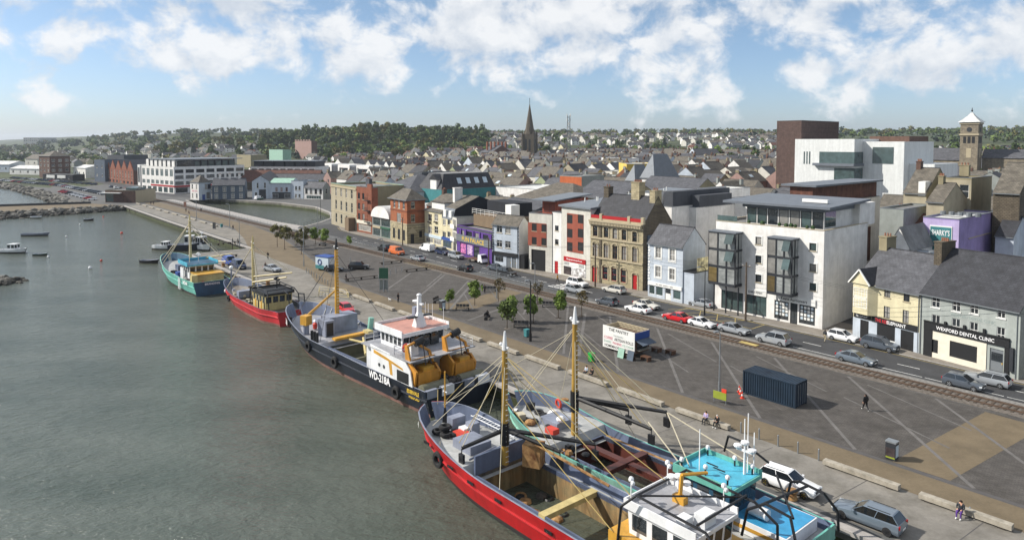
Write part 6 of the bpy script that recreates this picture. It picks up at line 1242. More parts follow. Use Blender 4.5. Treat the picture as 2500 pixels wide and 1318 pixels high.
    def house(s, name, x0, x1, w, z0, z1, m, roofm, ov=.35, win=(.45, .9), nx=4, ny=5, lean=.12, rth=.22, fm='boat_black', y=0.0, wm='glass', par=.28, rimm='boat_white'):
        """deckhouse with a ring of windows and an overhanging roof"""
        mb = MB(); k = lean * (z1 - z0); mb.hexa([(x0, y - w, z0), (x1, y - w, z0), (x1, y + w, z0), (x0, y + w, z0)], [(x0 - k, y - w, z1), (x1 + k, y - w, z1), (x1 + k, y + w, z1), (x0 - k, y + w, z1)], m); o = s.add(name, mb)
        h = z1 - z0; a, c = z0 + h * win[0], z0 + h * win[1]; ka, kc = lean * h * win[0], lean * h * win[1]
        for i in range(nx):
            xa, xb = x0 + (x1 - x0) * (i + .14) / nx, x0 + (x1 - x0) * (i + .86) / nx
            for sg in (1, -1): q = MB(); yy = y + sg * (w + .015); P = [(xa, yy, a), (xb, yy, a), (xb, yy, c), (xa, yy, c)]; q.poly(P if sg < 0 else P[::-1], wm); q.build('window', o)
        for i in range(ny):
            ya, yb = y - w + 2 * w * (i + .12) / ny, y - w + 2 * w * (i + .88) / ny
            for xx, k1, k2, sg in ((x1, ka + .02, kc + .02, 1), (x0, -ka - .02, -kc - .02, -1)): q = MB(); P = [(xx + k1, ya, a), (xx + k1, yb, a), (xx + k2, yb, c), (xx + k2, ya, c)]; q.poly(P if sg > 0 else P[::-1], wm); q.build('window', o)
        mb = MB(); mb.bx(x0 - k - ov, y - w - ov, z1, x1 + k + ov, y + w + ov, z1 + rth, rimm); ro = mb.build('wheelhouse_roof', o)
        q = MB(); q.bx(x0 - k - ov + .12, y - w - ov + .12, z1 + rth, x1 + k + ov - .12, y + w + ov - .12, z1 + rth + .02, roofm); q.build('roof_deck', o)
        q = MB()
        for e in ((x0 - k - ov, y - w - ov, x1 + k + ov, y - w - ov + .1), (x0 - k - ov, y + w + ov - .1, x1 + k + ov, y + w + ov), (x1 + k + ov - .1, y - w - ov + .1, x1 + k + ov, y + w + ov - .1)): q.bx(e[0], e[1], z1 + rth, e[2], e[3], z1 + rth + par, rimm)
        if par: q.build('roof_coaming', o)
        return o
    def mast(s, x, y, z0, z1, r, m, top=None, r1=None):
        mb = MB(); mb.cyl((x, y, z0), (x, y, z1), r, m, r1 or r * .7, 10); o = s.add('mast', mb, smooth=40)
        q = MB(); q.cyl((x, y, z1), (x, y, z1 + 1.6), (r1 or r * .7) * 1.1, top or 'boat_white', .08, 8); q.bx(x - .5, y - .06, z1 + .2, x + .5, y + .06, z1 + .32, 'boat_white'); q.ball((x + .5, y, z1 + .4), .16, 'boat_white', 6); q.build('mast_head', o)
        q = MB()
        for i in range(int((z1 - z0) / .45)): q.cyl((x - r - .02, y - .18, z0 + .3 + i * .45), (x - r - .02, y + .18, z0 + .3 + i * .45), .025, 'boat_white', n=4)
        q.build('rungs', o); return o
    def spar(s, name, a, b, r, m, par=None): mb = MB(); mb.cyl(a, b, r, m, r * .8, 7); return s.add(name, mb, par)
    def lines(s, name, segs, m='rope', r=.035):
        for a, b in segs: mb = MB(); mb.cyl(a, b, r, m, n=4); s.add(name, mb)
    def rail(s, pts, h=1.0, m='boat_white', n=2, step=1.2):
        mb = MB(); pts = [Vector(p) for p in pts]
        for k in range(1, n + 1): mb.tube([p + Vector((0, 0, h * k / n)) for p in pts], .03, m, 4)
        for a, b in zip(pts, pts[1:]):
            c = max(1, int((b - a).length / step))
            for i in range(c + 1): p = a.lerp(b, i / c); mb.cyl(p, p + Vector((0, 0, h)), .03, m, n=4)
        return s.add('railing', mb)
    def tyre(s, t, z, sg=1, R0=.55):
        y = sg * (s.wb(t) + (s.hb(t) - s.wb(t)) * .6 + .25); x = s.xw(t) + (s.xt(t) - s.xw(t)) * .6; mb = MB(); mb.torus((x, y, z), (0, 1, 0), R0 * .7, R0 * .32, 'rubber', 12, 6); o = s.add('tyre_fender', mb, smooth=60); q = MB(); q.cyl((x, y - sg * .15, z + R0 * .7), (x, y - sg * .2, s.top(t)), .03, 'rope', n=4); q.build('fender_rope', o)
    def clutter(s, n, x0, x1, y0, y1, z, seed, ms=('boat_black', 'rubber', 'boat_grey', 'net', 'rust', 'rope', 'boat_white')):
        r = random.Random(seed)
        for i in range(n):
            x, y, m = r.uniform(x0, x1), r.uniform(y0, y1), r.choice(ms); mb = MB(); k = r.randrange(4)
            if k == 0: mb.box(x, y, z, r.uniform(.4, 1.1), r.uniform(.4, .9), r.uniform(.2, .7), m, r.uniform(0, 3)); nm = 'fish_box'
            elif k == 1: mb.torus((x, y, z + .14), (0, 0, 1), r.uniform(.3, .45), .14, m, 10, 5); nm = 'rope_coil'
            elif k == 2: mb.lathe([(.3, 0), (.38, .3), (.25, .55)], m, (x, y, z), 8); nm = 'bollard'
            else: mb.ball((x, y, z + .2), r.uniform(.3, .7), m, 7, .5); nm = 'net_heap'
            s.add(nm, mb)
    def radar(s, x, y, z, h=1.6, arm=True, m='boat_white'):
        mb = MB(); mb.cyl((x, y, z), (x, y, z + h), .12, m, .08, 6); mb.bx(x - .7, y - .06, z + h * .75, x + .7, y + .06, z + h * .82, m); o = s.add('radar_mast', mb)
        for dx, dz in ((-.6, .82), (.6, .82), (0, 1.0)): q = MB(); q.lathe([(.25, 0), (.32, .1), (.3, .22), (.05, .28)], m, (x + dx, y, z + h * dz), 10); q.build('radome', o)
        return o
    def side_text(s, body, x, z, w, h, m='text_white', sg=1, bold=.03, t=None):
        t = t or x / s.L; y = sg * (s.at_(t, z + h)[1] + .09)
        dt = .02; ang = math.atan2(s.hb(t + dt) - s.hb(t - dt), 2 * dt * s.L) * sg
        o = text('lettering', body, s.root, (x, y, z), w, m, h, bold=bold); o.rotation_euler = (R(90), 0, R(180) + ang if sg > 0 else -ang); return o
# ---------------------------------------------------------------- navy dredger WD-218A
b = Boat('navy_dredger', 'big navy blue dredger with white wheelhouse, salmon roof and number WD-218A', 33, -5.3, 40.5, 9.6, lambda t: 2.95 + .2 * sstep(.3, .6, t) + 2.0 * sstep(.62, 1, t), lambda t: 2.2 if t < .60 else 3.0 + .35 * sstep(.7, 1, t), 'hull_navy', 'bulwark_slate', 'deck_grey', t0=.66, rake=3.6, hold=(.335, .585, 3.3, .7), step=.60, turn=2.4, cap='boat_grey', stern=.96)
b.box('aft_block', 6.0, -4.4, 2.2, 13, 4.0, 5.5, 'boat_white'); b.box('boat_deck', 2.6, -4.6, 5.5, 13.2, 4.72, 5.62, 'deck_grey')
sp = MB(); yy = 4.72
sp.prism([(2.3, yy, 2.9), (2.7, yy, 4.6), (3.6, yy, 5.4), (11.0, yy, 5.9), (10.6, yy, 4.7), (11.0, yy, 3.0)][::-1], (0, -.14, 0), 'boat_white'); o = sp.build('side_shell', b.root, fix=True)
q = MB(); q.prism([(10.2, yy + .02, 5.45), (10.2, yy + .02, 5.05), (7.0, yy + .02, 4.75), (6.7, yy + .02, 3.3), (6.2, yy + .02, 3.3), (6.4, yy + .02, 4.65), (4.0, yy + .02, 4.35), (4.2, yy + .02, 4.6), (7.4, yy + .02, 5.1)], (0, -.05, 0), 'boat_gold'); q.build('gold_emblem', o, fix=True)
q = MB(); q.bx(3.0, yy + .01, 3.0, 5.3, yy + .03, 4.25, 'boat_black'); q.build('side_opening', o)
for x in (8.0, 9.0): q = MB(); q.cyl((x, yy, 3.9), (x, yy + .04, 3.9), .22, 'glass', n=10); q.build('porthole', o)
h = b.house('wheelhouse', 6.9, 11.3, 3.0, 5.62, 7.3, 'boat_white', 'roof_salmon', .45, (.3, .9), 5, 6, .16, .45, par=.35)
for i in range(3): q = MB(); q.bx(6.35, -2.0 + i * 1.45, 5.75, 6.62, -.85 + i * 1.45, 7.05, 'glass'); q.build('aft_window', h)
b.box('exhaust_funnel', 10.8, -2.2, 7.7, 11.4, -1.6, 9.3, 'boat_grey'); q = MB(); q.lathe([(.9, 0), (.55, 1.2), (.32, 1.7), (.26, 3.6), (.1, 3.8)], 'boat_white', (8.0, -.3, 7.75), 6); m_ = b.add('radar_tower', q)
q = MB(); q.bx(7.7, -2.0, 8.9, 8.3, 1.4, 9.05, 'boat_black'); q.bx(7.2, -.45, 10.4, 8.8, -.15, 10.6, 'boat_white'); q.ball((8, -.3, 11.5), .32, 'boat_white', 8, .7); q.lathe([(.4, 0), (.45, .15), (.1, .25)], 'boat_white', (8.7, -.3, 10.6), 8); q.build('radar_scanner', m_)
for x, y in ((10.5, -3), (9, -3), (7, -3.2), (9.6, -2.8)): q = MB(); q.cyl((x, y, 7.7), (x, y, 9.8), .03, 'boat_white', n=4); q.build('aerial', m_)
b.rail([(2.8, 4.4, 5.62), (6.3, 4.4, 5.62), (6.3, 2.6, 5.62)], 1, 'boat_grey'); b.rail([(2.8, -4.3, 5.62), (12.6, -4.3, 5.62)], 1, 'boat_white', 3); b.rail([(12.8, 4.3, 5.62), (12.8, -4.2, 5.62)], 1, 'boat_white')
q = MB(); q.torus((5.4, 3.4, 6.4), (1, 0, 0), .42, .13, 'buoy_red', 12, 6); b.add('lifebuoy', q); b.box('white_locker', 4.4, 2.4, 5.62, 5.2, 3.4, 6.9, 'boat_white')
for k, y in enumerate((2.6, -2.6)):                                      # two orange grab gantries over the stern
    g = MB(); gx = 3.3
    g.prism([(gx + 1.2, y + 1.9, 2.6), (gx - 1.0, y + 1.9, 2.6), (gx - 1.4, y + 1.9, 4.6), (gx - .4, y + 1.9, 5.2), (gx + .3, y + 1.9, 7.2), (gx + .8, y + 1.9, 7.2), (gx + .6, y + 1.9, 5.0), (gx + 1.2, y + 1.9, 4.4)], (0, -.25, 0), 'boat_orange')
    g.prism([(gx + 1.2, y - 1.4, 2.6), (gx - 1.0, y - 1.4, 2.6), (gx - 1.3, y - 1.4, 4.0), (gx - .4, y - 1.4, 4.8), (gx + .8, y - 1.4, 4.8), (gx + 1.2, y - 1.4, 4.0)], (0, -.25, 0), 'boat_orange')
    g.bx(gx - 1.25, y - 1.35, 2.9, gx + .9, y + 1.45, 4.3, 'boat_orange'); g.bx(gx - 1.0, y - .9, 4.3, gx + .6, y + .6, 4.75, 'boat_gold'); g.build('grab_gantry', b.root, fix=True)
    j = MB(); j.tube([(gx + .5, y + 1.7, 7.1), (gx + .2, y + .8, 7.5), (gx + .1, y + .1, 6.9), (gx - .1, y - .9, 6.2), (gx - .3, y - 1.2, 5.0)], .16, 'boat_orange', 6); j.cyl((gx + .2, y + .9, 7.3), (gx + .2, y - .2, 7.6), .42, 'boat_black', n=10); j.bx(gx - .3, y - 1.5, 5.55, gx - .1, y + 1.8, 5.7, 'rust'); j.build('boom', b.root)
    j = MB(); j.tube([(gx - .9, y + .2, 5.0), (gx - .6, y + .2, 6.4), (gx, y, 7.3)], .06, 'wire', 5); j.tube([(gx - .9, y - .6, 5.0), (gx - .4, y - .4, 6.4)], .06, 'wire', 5); j.build('hydraulic_hose', b.root)
    w = MB(); w.cyl((1.2, y - 1.7, 2.75), (1.2, y + 1.7, 2.75), .62, 'hold_olive', n=14); b.add('stern_roller', w, smooth=40)
    w = MB(); w.bx(-.06, y - 1.9, 2.0, .5, y - .2, 3.0, 'boat_white'); w.bx(-.06, y + .4, 2.1, .4, y + 1.8, 3.0, 'boat_grey'); b.add('stern_guard', w)
b.clutter(8, .8, 3, -.8, .8, 2.6, 3, ('boat_black', 'net', 'rubber'))
b.mast(29.3, -1.0, 3.2, 14.5, .36, 'boat_gold', 'boat_black'); b.box('mast_housing', 27.4, -3.2, 3.05, 29.9, 1.2, 5.3, 'boat_grey'); b.box('companionway', 26.4, 1.0, 3.05, 28.6, 2.4, 5.2, 'boat_grey'); b.box('dark_door', 26.38, 1.2, 3.1, 26.4, 2.2, 4.9, 'boat_black')
q = MB(); q.cyl((29.7, 3.6, 3.1), (29.7, 3.6, 4.4), .42, 'boat_grey', n=10); q.box(29.7, 3.6, 4.4, 1.2, 1.1, 1.3, 'boat_gold', .3); cr_ = b.add('deck_crane', q); q = MB(); q.cyl((30.0, 3.4, 5.4), (33.5, -3.6, 8.0), .22, 'boat_gold', .14, 6); q.build('crane_jib', cr_)
q = MB(); q.bx(23.3, -2.8, 3.2, 24.2, 2.6, 3.5, 'boat_gold'); q.bx(22.2, -2.6, 3.5, 23.6, -1.8, 3.9, 'boat_cream'); b.add('hatch_beam', q); b.spar('derrick', (15.5, 2.6, 3.2), (22.5, -1.2, 3.1), .2, 'boat_cream'); b.spar('derrick', (16, -1.0, 3.1), (23.2, .6, 3.1), .2, 'boat_cream'); b.box('hold_divider', 17.2, -3.25, .7, 17.5, 3.25, 2.3, 'hold_olive')
for i in range(9):
    t = .72 + i * .026; x = b.xt(t); y = -(b.hb(t) - .16); q = MB(); q.hexa([(x - .08, y, b.deck(t)), (x + .08, y, b.deck(t)), (x + .08, y + .75, b.deck(t)), (x - .08, y + .75, b.deck(t))], [(x - .08, y, b.top(t) - .1), (x + .08, y, b.top(t) - .1), (x + .08, y + .08, b.top(t) - .1), (x - .08, y + .08, b.top(t) - .1)], 'deck_pale'); b.add('bulwark_stay', q)
q = MB(); q.lathe([(.7, 0), (.75, .5), (.5, .8), (.3, .8)], 'boat_grey', (33, .2, 3.2), 12); b.add('capstan', q); b.box('anchor_windlass', 31.5, -1.6, 3.2, 32.8, .6, 4.2, 'boat_grey'); q = MB(); q.lathe([(.3, 0), (.35, .7), (.1, .9)], 'buoy_red', (31.0, 1.6, 3.2), 8); b.add('red_vent', q); q = MB(); q.cyl((24.8, -3.6, 3.0), (24.8, -3.9, 5.0), .4, 'boat_mint', n=10); b.add('vent_pipe', q)
for t in (.86, .64, .62): 
    for k in (0, .7): q = MB(); x = b.xt(t) + k; q.cyl((x, b.hb(t) - .5, b.deck(t)), (x, b.hb(t) - .5, b.deck(t) + 1.3), .2, 'boat_black', n=8); b.add('bollard', q)
for t, z in ((.69, 2.1), (.5, 1.7), (.14, 1.5)): b.tyre(t, z, 1, .8)
b.side_text('WD-218A', 8.8, 1.95, 4.6, .95); b.side_text('EDERVALE', 2.3, 2.1, 2.2, .45, 'text_gold'); b.side_text('WEXFORD', 2.3, 1.5, 2.0, .4, 'text_gold'); b.side_text('218A', 36.4, 3.0, 2.0, .9)
b.lines('stay', [((29.3, -1, 14), (38.5, 0, 4.8)), ((29.3, -1, 14), (24.5, 4.2, 3.2)), ((29.3, -1, 14), (20, -4.6, 3.2)), ((29.3, -1, 14), (33, 4.3, 3.9))], 'wire', .03)
# ---------------------------------------------------------------- near pair of dredgers
def rig(b, mx, my, mz, boomz, arms, m):
    """mast with two black side booms, blocks and stays"""
    b.mast(mx, my, 2.4, mz, .33, m, 'boat_white')
    q = MB(); q.cyl((mx, my, boomz - 1.3), (mx, my, boomz + .6), .4, 'boat_black', n=10); b.add('mast_sleeve', q)
    for a in arms:
        b.spar('boom', (mx, my, boomz), a, .2, 'boat_black'); q = MB(); q.bx(a[0] - .3, a[1] - .12, a[2] - 1.3, a[0] + .3, a[1] + .12, a[2] - .5, 'boat_black'); q.cyl((a[0], a[1], a[2]), (a[0], a[1], a[2] - .6), .05, 'wire', n=4); b.add('pulley_block', q)
        b.lines('stay', [((mx, my, mz - .5), a)], 'rope', .035); b.lines('stay', [((mx, my, mz - 1.4), (a[0] + .8, a[1] * .9, a[2] + .1))], 'rope_gold', .03)
b = Boat('red_dredger', 'bright red dredger with open hold, yellow mast and grey-roofed yellow wheelhouse', -8.5, -13.5, 35.5, 7.7, lambda t: 2.75 + 1.7 * sstep(.6, 1, t), lambda t: 2.0 if t < .70 else 2.95, 'hull_red', 'bulwark_slate', 'deck_pale', t0=.72, rake=2.6, hold=(.28, .675, 2.75, -.2), step=.70, holdm=('hold_cream', 'deck_brown'), boot='boot_dark', cap='boat_grey')
mx = 23.9
rig(b, mx, -.2, 12.3, 5.4, [(17.5, -4.6, 5.0), (25.5, 3.2, 4.2), (19.0, -2.0, 4.6)], 'mast_ochre')
b.box('hold_beam', 15.6, -2.9, 1.95, 16.3, 2.9, 2.35, 'boat_cream'); b.box('forward_bulkhead', 24.0, -2.9, 2.3, 24.2, 2.9, 3.9, 'bulwark_slate'); q = MB(); q.bx(-1.3, -.3, 0, 1.3, .3, .12, 'rust')
b.clutter(10, 17.5, 23, -2.3, 1.6, -.15, 8, ('net', 'rust', 'boat_black')); 
q = MB(); q.tube([(14.2, -2.6, 3.4), (21.5, -1.2, 4.8)], .12, 'rust', 6); q.box(22.2, -2.0, 2.4, 1.6, 1.4, 1.9, 'rust', .5); b.add('dredge_chute', q)
q = MB()                                                                  # ladder lying along the bulwark
for y in (-3.25, -2.65): q.cyl((25.5, y, 3.5), (31.0, y + .7, 4.0), .05, 'boat_white', n=5)
for i in range(15): f = (i + .5) / 15; q.cyl((25.5 + 5.5 * f, -3.25 + .7 * f, 3.5 + .5 * f), (25.5 + 5.5 * f, -2.65 + .7 * f, 3.5 + .5 * f), .035, 'boat_white', n=4)
b.add('ladder', q)
b.box('foredeck_hatch', 26.0, -.4, 2.95, 28.6, 1.9, 3.7, 'boat_grey'); b.box('deck_box', 29.2, -1.6, 2.95, 30.2, -.7, 4.0, 'boat_grey'); b.box('red_crate', 28.9, -.4, 2.97, 30.3, .7, 3.45, 'buoy_red'); b.box('white_bag', 29.6, -1.3, 3.0, 30.5, -.1, 3.6, 'boat_white'); b.box('winch_frame', 31.0, -1.3, 2.95, 31.9, .2, 4.2, 'boat_grey')
for x, y, z in ((31.6, 1.4, 3.2), (30.6, 1.2, 3.2), (31.2, .9, 3.6), (30.2, .4, 3.2)): q = MB(); q.torus((x, y, z), (0, 0, 1), .42, .2, 'rubber', 12, 6); b.add('spare_tyre', q, smooth=60)
q = MB(); q.cyl((33.2, -.5, 3.2), (33.2, -.5, 8.0), .08, 'boat_gold', n=6); q.lathe([(.35, 0), (.1, 1.4)], 'boat_black', (33.2, -.5, 3.1), 4); q.bx(32.9, -.54, 6.0, 33.5, -.46, 6.08, 'boat_white'); b.add('jackstaff', q)
for y0, y1 in ((2.6, -.6), (1.0, -2.8)): q = MB(); q.tube([(25.2, y0, 3.15), (25.6, y1, 3.2)], .1, 'boat_grey', 6); b.add('pipe', q)
b.tyre(.83, 2.2, 1, .75); b.side_text('4', 33.4, 3.3, .5, .6)
for t in (.86, .74, .66, .56, .4, .3): q = MB(); x = b.xt(t); q.bx(x - .4, b.hb(t) - .02, b.top(t) * .74, x + .4, b.hb(t) + .05, b.top(t) * .74 + .22, 'boat_black'); b.add('freeing_port', q)
b.box('casing', .5, -2.9, 2.0, 9.4, 2.9, 4.1, 'boat_gold'); h = b.house('wheelhouse', 3.3, 8.2, 2.15, 4.1, 5.75, 'boat_white', 'deck_grey', .2, (.2, .85), 3, 4, .1, .24, par=.4)
b.box('brown_door', 6.2, 2.92, 2.3, 7.0, 2.96, 4.0, 'trim_brown'); b.radar(6.6, -1.0, 6.0, 1.4); q = MB(); q.box(6.2, -.6, 6.0, .9, .5, .5, 'boat_gold'); q.tube([(6.2, -.6, 6.4), (6.0, -.5, 8.0)], .14, 'boat_gold', 6); q.tube([(6.0, -.5, 8.0), (5.2, -2.2, 7.9)], .12, 'boat_gold', 6); b.add('hydraulic_arm', q)
b.box('aircon_unit', 3.2, -.2, 6.0, 4.0, 1.0, 6.8, 'boat_white'); b.box('aircon_unit', 4.0, 1.1, 6.0, 4.7, 1.9, 6.6, 'boat_white')
for x, y in ((3.8, -2.0), (8.3, 1.9), (8.2, -1.9)): q = MB(); q.cyl((x, y, 6.0), (x, y, 7.6), .04, 'boat_white', n=4); q.ball((x, y, 7.6), .2, 'boat_white', 6); q.ball((x - .3, y + .2, 7.5), .16, 'boat_white', 6); b.add('flood_lamp', q)
for y in (3.0, -3.0): q = MB(); q.tube([(8.6, y, 2.8), (8.2, y, 6.2), (7.2, y * .9, 7.2), (2.0, y * .9, 7.0), (.6, y, 6.0), (.5, y, 2.8)], .09, 'boat_black', 6); b.add('gallows_frame', q)
for x in (7.2, 2.6): q = MB(); q.tube([(x, 2.7, 7.2), (x, -2.7, 7.2)], .08, 'boat_black', 6); b.add('gallows_bar', q)
for x0, y0, x1, y1 in ((7.2, 2.7, 2.6, -2.7),): q = MB(); q.tube([(x0, y0, 7.2), (x1, y1, 7.1)], .07, 'boat_black', 6); b.add('gallows_brace', q)
b.lines('stay', [((mx, -.2, 12), (33.4, -.5, 4.6)), ((mx, -.2, 11.6), (31, 2.4, 4.2)), ((mx, -.2, 11.6), (29.5, -3.0, 4.4)), ((mx, -.2, 11.2), (20, 3.6, 2.9)), ((mx, -.2, 11), (21, -3.6, 2.9))], 'rope', .03)
b.lines('stay', [((mx, -.2, 11.8), (8.2, 1.8, 6.3)), ((mx, -.2, 11.8), (8.2, -1.8, 6.3)), ((mx, -.2, 8), (9, 3.0, 4.2))], 'rope_gold', .03)
b.lines('mooring_line', [((34.6, -.6, 4.4), (41.3, -5.2, 2.9)), ((34.4, -1.2, 4.4), (41.3, -8.6, 2.9))], 'rope_gold', .03)
b2 = Boat('blue_dredger', 'teal hulled dredger with rusty red hold and bright blue wheelhouse roof', -7.5, -4.9, 32.0, 7.7, lambda t: 2.6 + 1.6 * sstep(.62, 1, t), lambda t: 1.9 if t < .70 else 2.9, 'boat_mint', 'bulwark_slate', 'deck_pale', t0=.7, rake=2.4, hold=(.34, .675, 2.6, -.2), step=.70, holdm=('hold_rust', 'hold_rust'), boot='boot_dark', cap='hull_teal'); b = b2; mx = 22.6
rig(b, mx, .2, 13.2, 6.3, [(15.0, -3.6, 6.2), (14.8, -1.2, 5.4), (18.5, -2.6, 5.6)], 'mast_ochre')
b.box('hold_beam', 16.2, -2.6, 2.0, 16.9, 2.6, 2.4, 'hold_rust'); b.box('hold_girder', 11.2, -.4, 2.0, 21.4, .3, 2.3, 'hold_rust'); b.box('hold_edge', 11, -3.2, 1.95, 21.5, -2.75, 2.15, 'rust')
b.box('foredeck_hatch', 23.9, -1.0, 2.9, 26.3, 1.2, 3.6, 'boat_grey'); b.box('red_crate', 23.4, 1.4, 2.92, 24.5, 2.2, 3.4, 'buoy_red'); q = MB(); q.ball((24.0, .6, 3.9), .45, 'boat_white', 8, .7); b.add('white_buoy', q); b.clutter(14, 24.5, 29.5, -2.2, 2.2, 2.92, 21); q = MB(); q.torus((27.5, -2.5, 3.6), (.2, 1, 0), .42, .12, 'buoy_red', 12, 6); b.add('lifebuoy', q)
b.clutter(6, 19.5, 22.5, 1.5, 3.2, 2.0, 12, ('net', 'boat_black', 'rust'))
h = b.house('wheelhouse', 5.2, 9.3, 1.8, 1.9, 4.75, 'hull_blue', 'boat_aqua', .3, (.5, .9), 3, 4, .06, .3, par=.35, rimm='hull_teal', y=.5)
b.radar(5.6, -.6, 5.05, 2.3); 
for x, y, z in ((8.2, 1.4, 8.2), (6.0, -1.2, 9.0), (5.6, -1.0, 9.6), (5.2, -1.2, 8.2)): q = MB(); q.cyl((x, y, 5.0), (x, y, z), .045, 'boat_white', n=4); b.add('whip_aerial', q)
for x, y in ((9.2, -1.2), (9.3, 2.1), (7.4, 1.8), (5.4, 2.0), (5.2, -1.0), (6.8, -1.2)): q = MB(); q.cyl((x, y, 5.05), (x, y, 5.6), .07, 'boat_black', n=5); q.ball((x, y, 5.7), .2, 'boat_white', 6); b.add('flood_lamp', q)
for x, y in ((7.6, .6), (6.8, .9)): b.box('roof_handrail', x - .5, y - .04, 5.4, x + .5, y + .04, 5.47, 'boat_black')
dk = MB(); dk.bx(1.0, -2.7, 1.95, 5.1, 1.7, 2.9, 'boat_white'); dk.bx(1.1, -2.6, 2.9, 5.1, 1.6, 2.92, 'deck_blue'); b.add('aft_deckhouse', dk); b.box('yellow_stripe', 1, 1.7, 2.3, 5.1, 1.74, 2.55, 'boat_gold')
q = MB(); q.cyl((4.4, .6, 3.4), (3.0, .6, 3.4), .42, 'boat_white', n=12); b.add('liferaft_canister', q, smooth=40)
for y in (3.0, -3.0): q = MB(); q.tube([(3.6, y, 2.6), (3.2, y, 4.6), (2.2, y * .8, 5.2), (.4, y * .8, 5.0), (-.3, y, 3.8), (-.4, y, 2.4)], .1, 'boat_black', 6); b.add('gallows_frame', q)
q = MB(); q.tube([(2.4, 2.5, 5.1), (1.6, -2.5, 5.1)], .1, 'boat_black', 6); q.tube([(3.8, -2.0, 5.2), (.2, 2.4, 5.0)], .08, 'boat_black', 6); b.add('gallows_bar', q); q = MB(); q.tube([(8.6, -2.6, 5.2), (8.2, -2.5, 6.6), (7.0, -2.6, 6.5), (5.2, -3.4, 5.2)], .09, 'boat_black', 6); b.add('black_davit', q)
b.lines('stay', [((mx, .2, 13), (30.5, 0, 4.2)), ((mx, .2, 12.8), (28.5, 2.6, 4)), ((mx, .2, 12.8), (27.5, -2.8, 4)), ((mx, .2, 12), (19, 3.7, 2.7)), ((mx, .2, 12), (18.5, -3.7, 2.7)), ((mx, .2, 12.6), (34.5, 8.0, 3.5))], 'rope', .03); b.lines('stay', [((15, -3.6, 6.2), (6, -2.2, 5.2)), ((15, -3.6, 6.2), (8.8, 1.8, 5.2)), ((15, -1, 6), (9.2, 2.2, 5.2))], 'rope', .05)
# ---------------------------------------------------------------- teal trawler and red trawler
b = Boat('teal_trawler', 'pale teal trawler with bright blue wheelhouse canopy and cream deckhouse', 111.5, -7.6, 31, 7.8, lambda t: 2.7 + 1.8 * sstep(.5, 1, t), lambda t: 1.9 if t < .6 else 2.3 + .5 * sstep(.6, 1, t), 'hull_teal', 'hull_blue', 'deck_pale', t0=.55, rake=2.6, step=.6, boot='boot_dark', sternm='hull_blue', cap='boat_mint')
h = b.house('wheelhouse', 6.5, 11.5, 2.4, 2.4, 5.0, 'boat_white', 'hull_blue', .6, (.5, .9), 4, 4, .05, .25, par=.5, rimm='boat_aqua'); b.box('cream_deckhouse', 2.2, -2.9, 1.9, 6.4, 2.2, 3.7, 'boat_cream'); b.box('deckhouse_top', 2.0, -3.0, 3.7, 6.5, 2.3, 3.82, 'boat_yellow'); b.box('cream_casing', 1.4, 2.3, 1.9, 2.4, 3.4, 3.9, 'boat_cream'); b.box('white_screen', 8.4, 2.9, 2.0, 10.4, 3.05, 4.4, 'boat_white'); b.box('blue_bin', 12.6, 1.6, 1.9, 14.4, 3.0, 2.9, 'trim_blue')
b.mast(14.8, -.2, 2.0, 13.0, .32, 'boat_cream', 'boat_cream'); b.spar('derrick', (14.8, -.2, 4.6), (6.0, -4.6, 5.2), .16, 'boat_cream'); b.spar('derrick', (14.8, 0, 4.8), (8.0, -6.6, 6.4), .16, 'boat_cream'); b.box('fore_hatch', 18.2, -2.2, 2.3, 20.5, 1.4, 3.4, 'bulwark_slate'); b.clutter(12, 12.5, 19, -2.6, 2.4, 2.0, 31); b.clutter(6, .6, 2, -2.6, 1.6, 1.95, 33, ('buoy_red', 'boat_cream', 'net'))
b.lines('stay', [((14.8, -.2, 12.8), (29.5, 0, 4.2)), ((14.8, -.2, 12.8), (25, 2.9, 3.8)), ((14.8, -.2, 12.8), (22, 3.4, 3.6)), ((14.8, -.2, 12.8), (9, -7.5, 3)), ((14.8, -.2, 12.8), (24, -3, 3.6)), ((14.8, -.2, 12), (6, -4.6, 5.2)), ((14.8, -.2, 12), (7, 2.2, 5.6))], 'rope', .07)
b.side_text('WD44', 4.4, 1.75, 2.4, .75); b.radar(8.6, 0, 5.4, 1.6); q = MB(); q.bx(7.4, 3.93, .35, 7.8, 3.96, 2.6, 'boat_white'); q.bx(8.3, 3.95, .35, 8.7, 3.98, 2.6, 'boat_white'); b.add('white_stripe', q)
o = text('lettering', 'BRANDING', b.root, (-.03, 0, 2.0), 2.8, 'text_white', .42); o.rotation_euler = (R(90), 0, R(-90))
b = Boat('red_trawler', 'weathered red trawler with black-topped yellow wheelhouse and tangled gear on deck', 79.5, -5.2, 29, 7.0, lambda t: 2.4 + 1.1 * sstep(.55, 1, t), lambda t: 1.6 if t < .62 else 2.1, 'hull_red2', 'bulwark_slate', 'deck_brown', t0=.55, rake=2.2, step=.62, boot='boot_red', stern=.62)
h = b.house('wheelhouse', 5.0, 10.5, 2.3, 1.7, 4.3, 'boat_cream', 'boat_black', .3, (.5, .9), 4, 4, .05, .3, par=.25, rimm='boat_black')
for i in range(4): q = MB(); q.bx(5.2 + i * 1.3, 2.32, 1.7, 5.6 + i * 1.3, 2.36, 3.2, 'boat_gold' if i % 2 else 'boat_black'); q.build('stripe', h)
for y in (2.6, -2.6): q = MB(); q.tube([(11.2, y, 1.8), (11.0, y, 4.8), (10.2, y * .9, 5.3), (4, y * .9, 5.2), (3.0, y, 4.4), (2.6, y, 2.0)], .1, 'boat_black', 6); b.add('gallows_frame', q)
for x in (4.2, 7, 10.2): q = MB(); q.tube([(x, 2.35, 5.25), (x, -2.35, 5.25)], .08, 'boat_black', 6); b.add('gallows_bar', q)
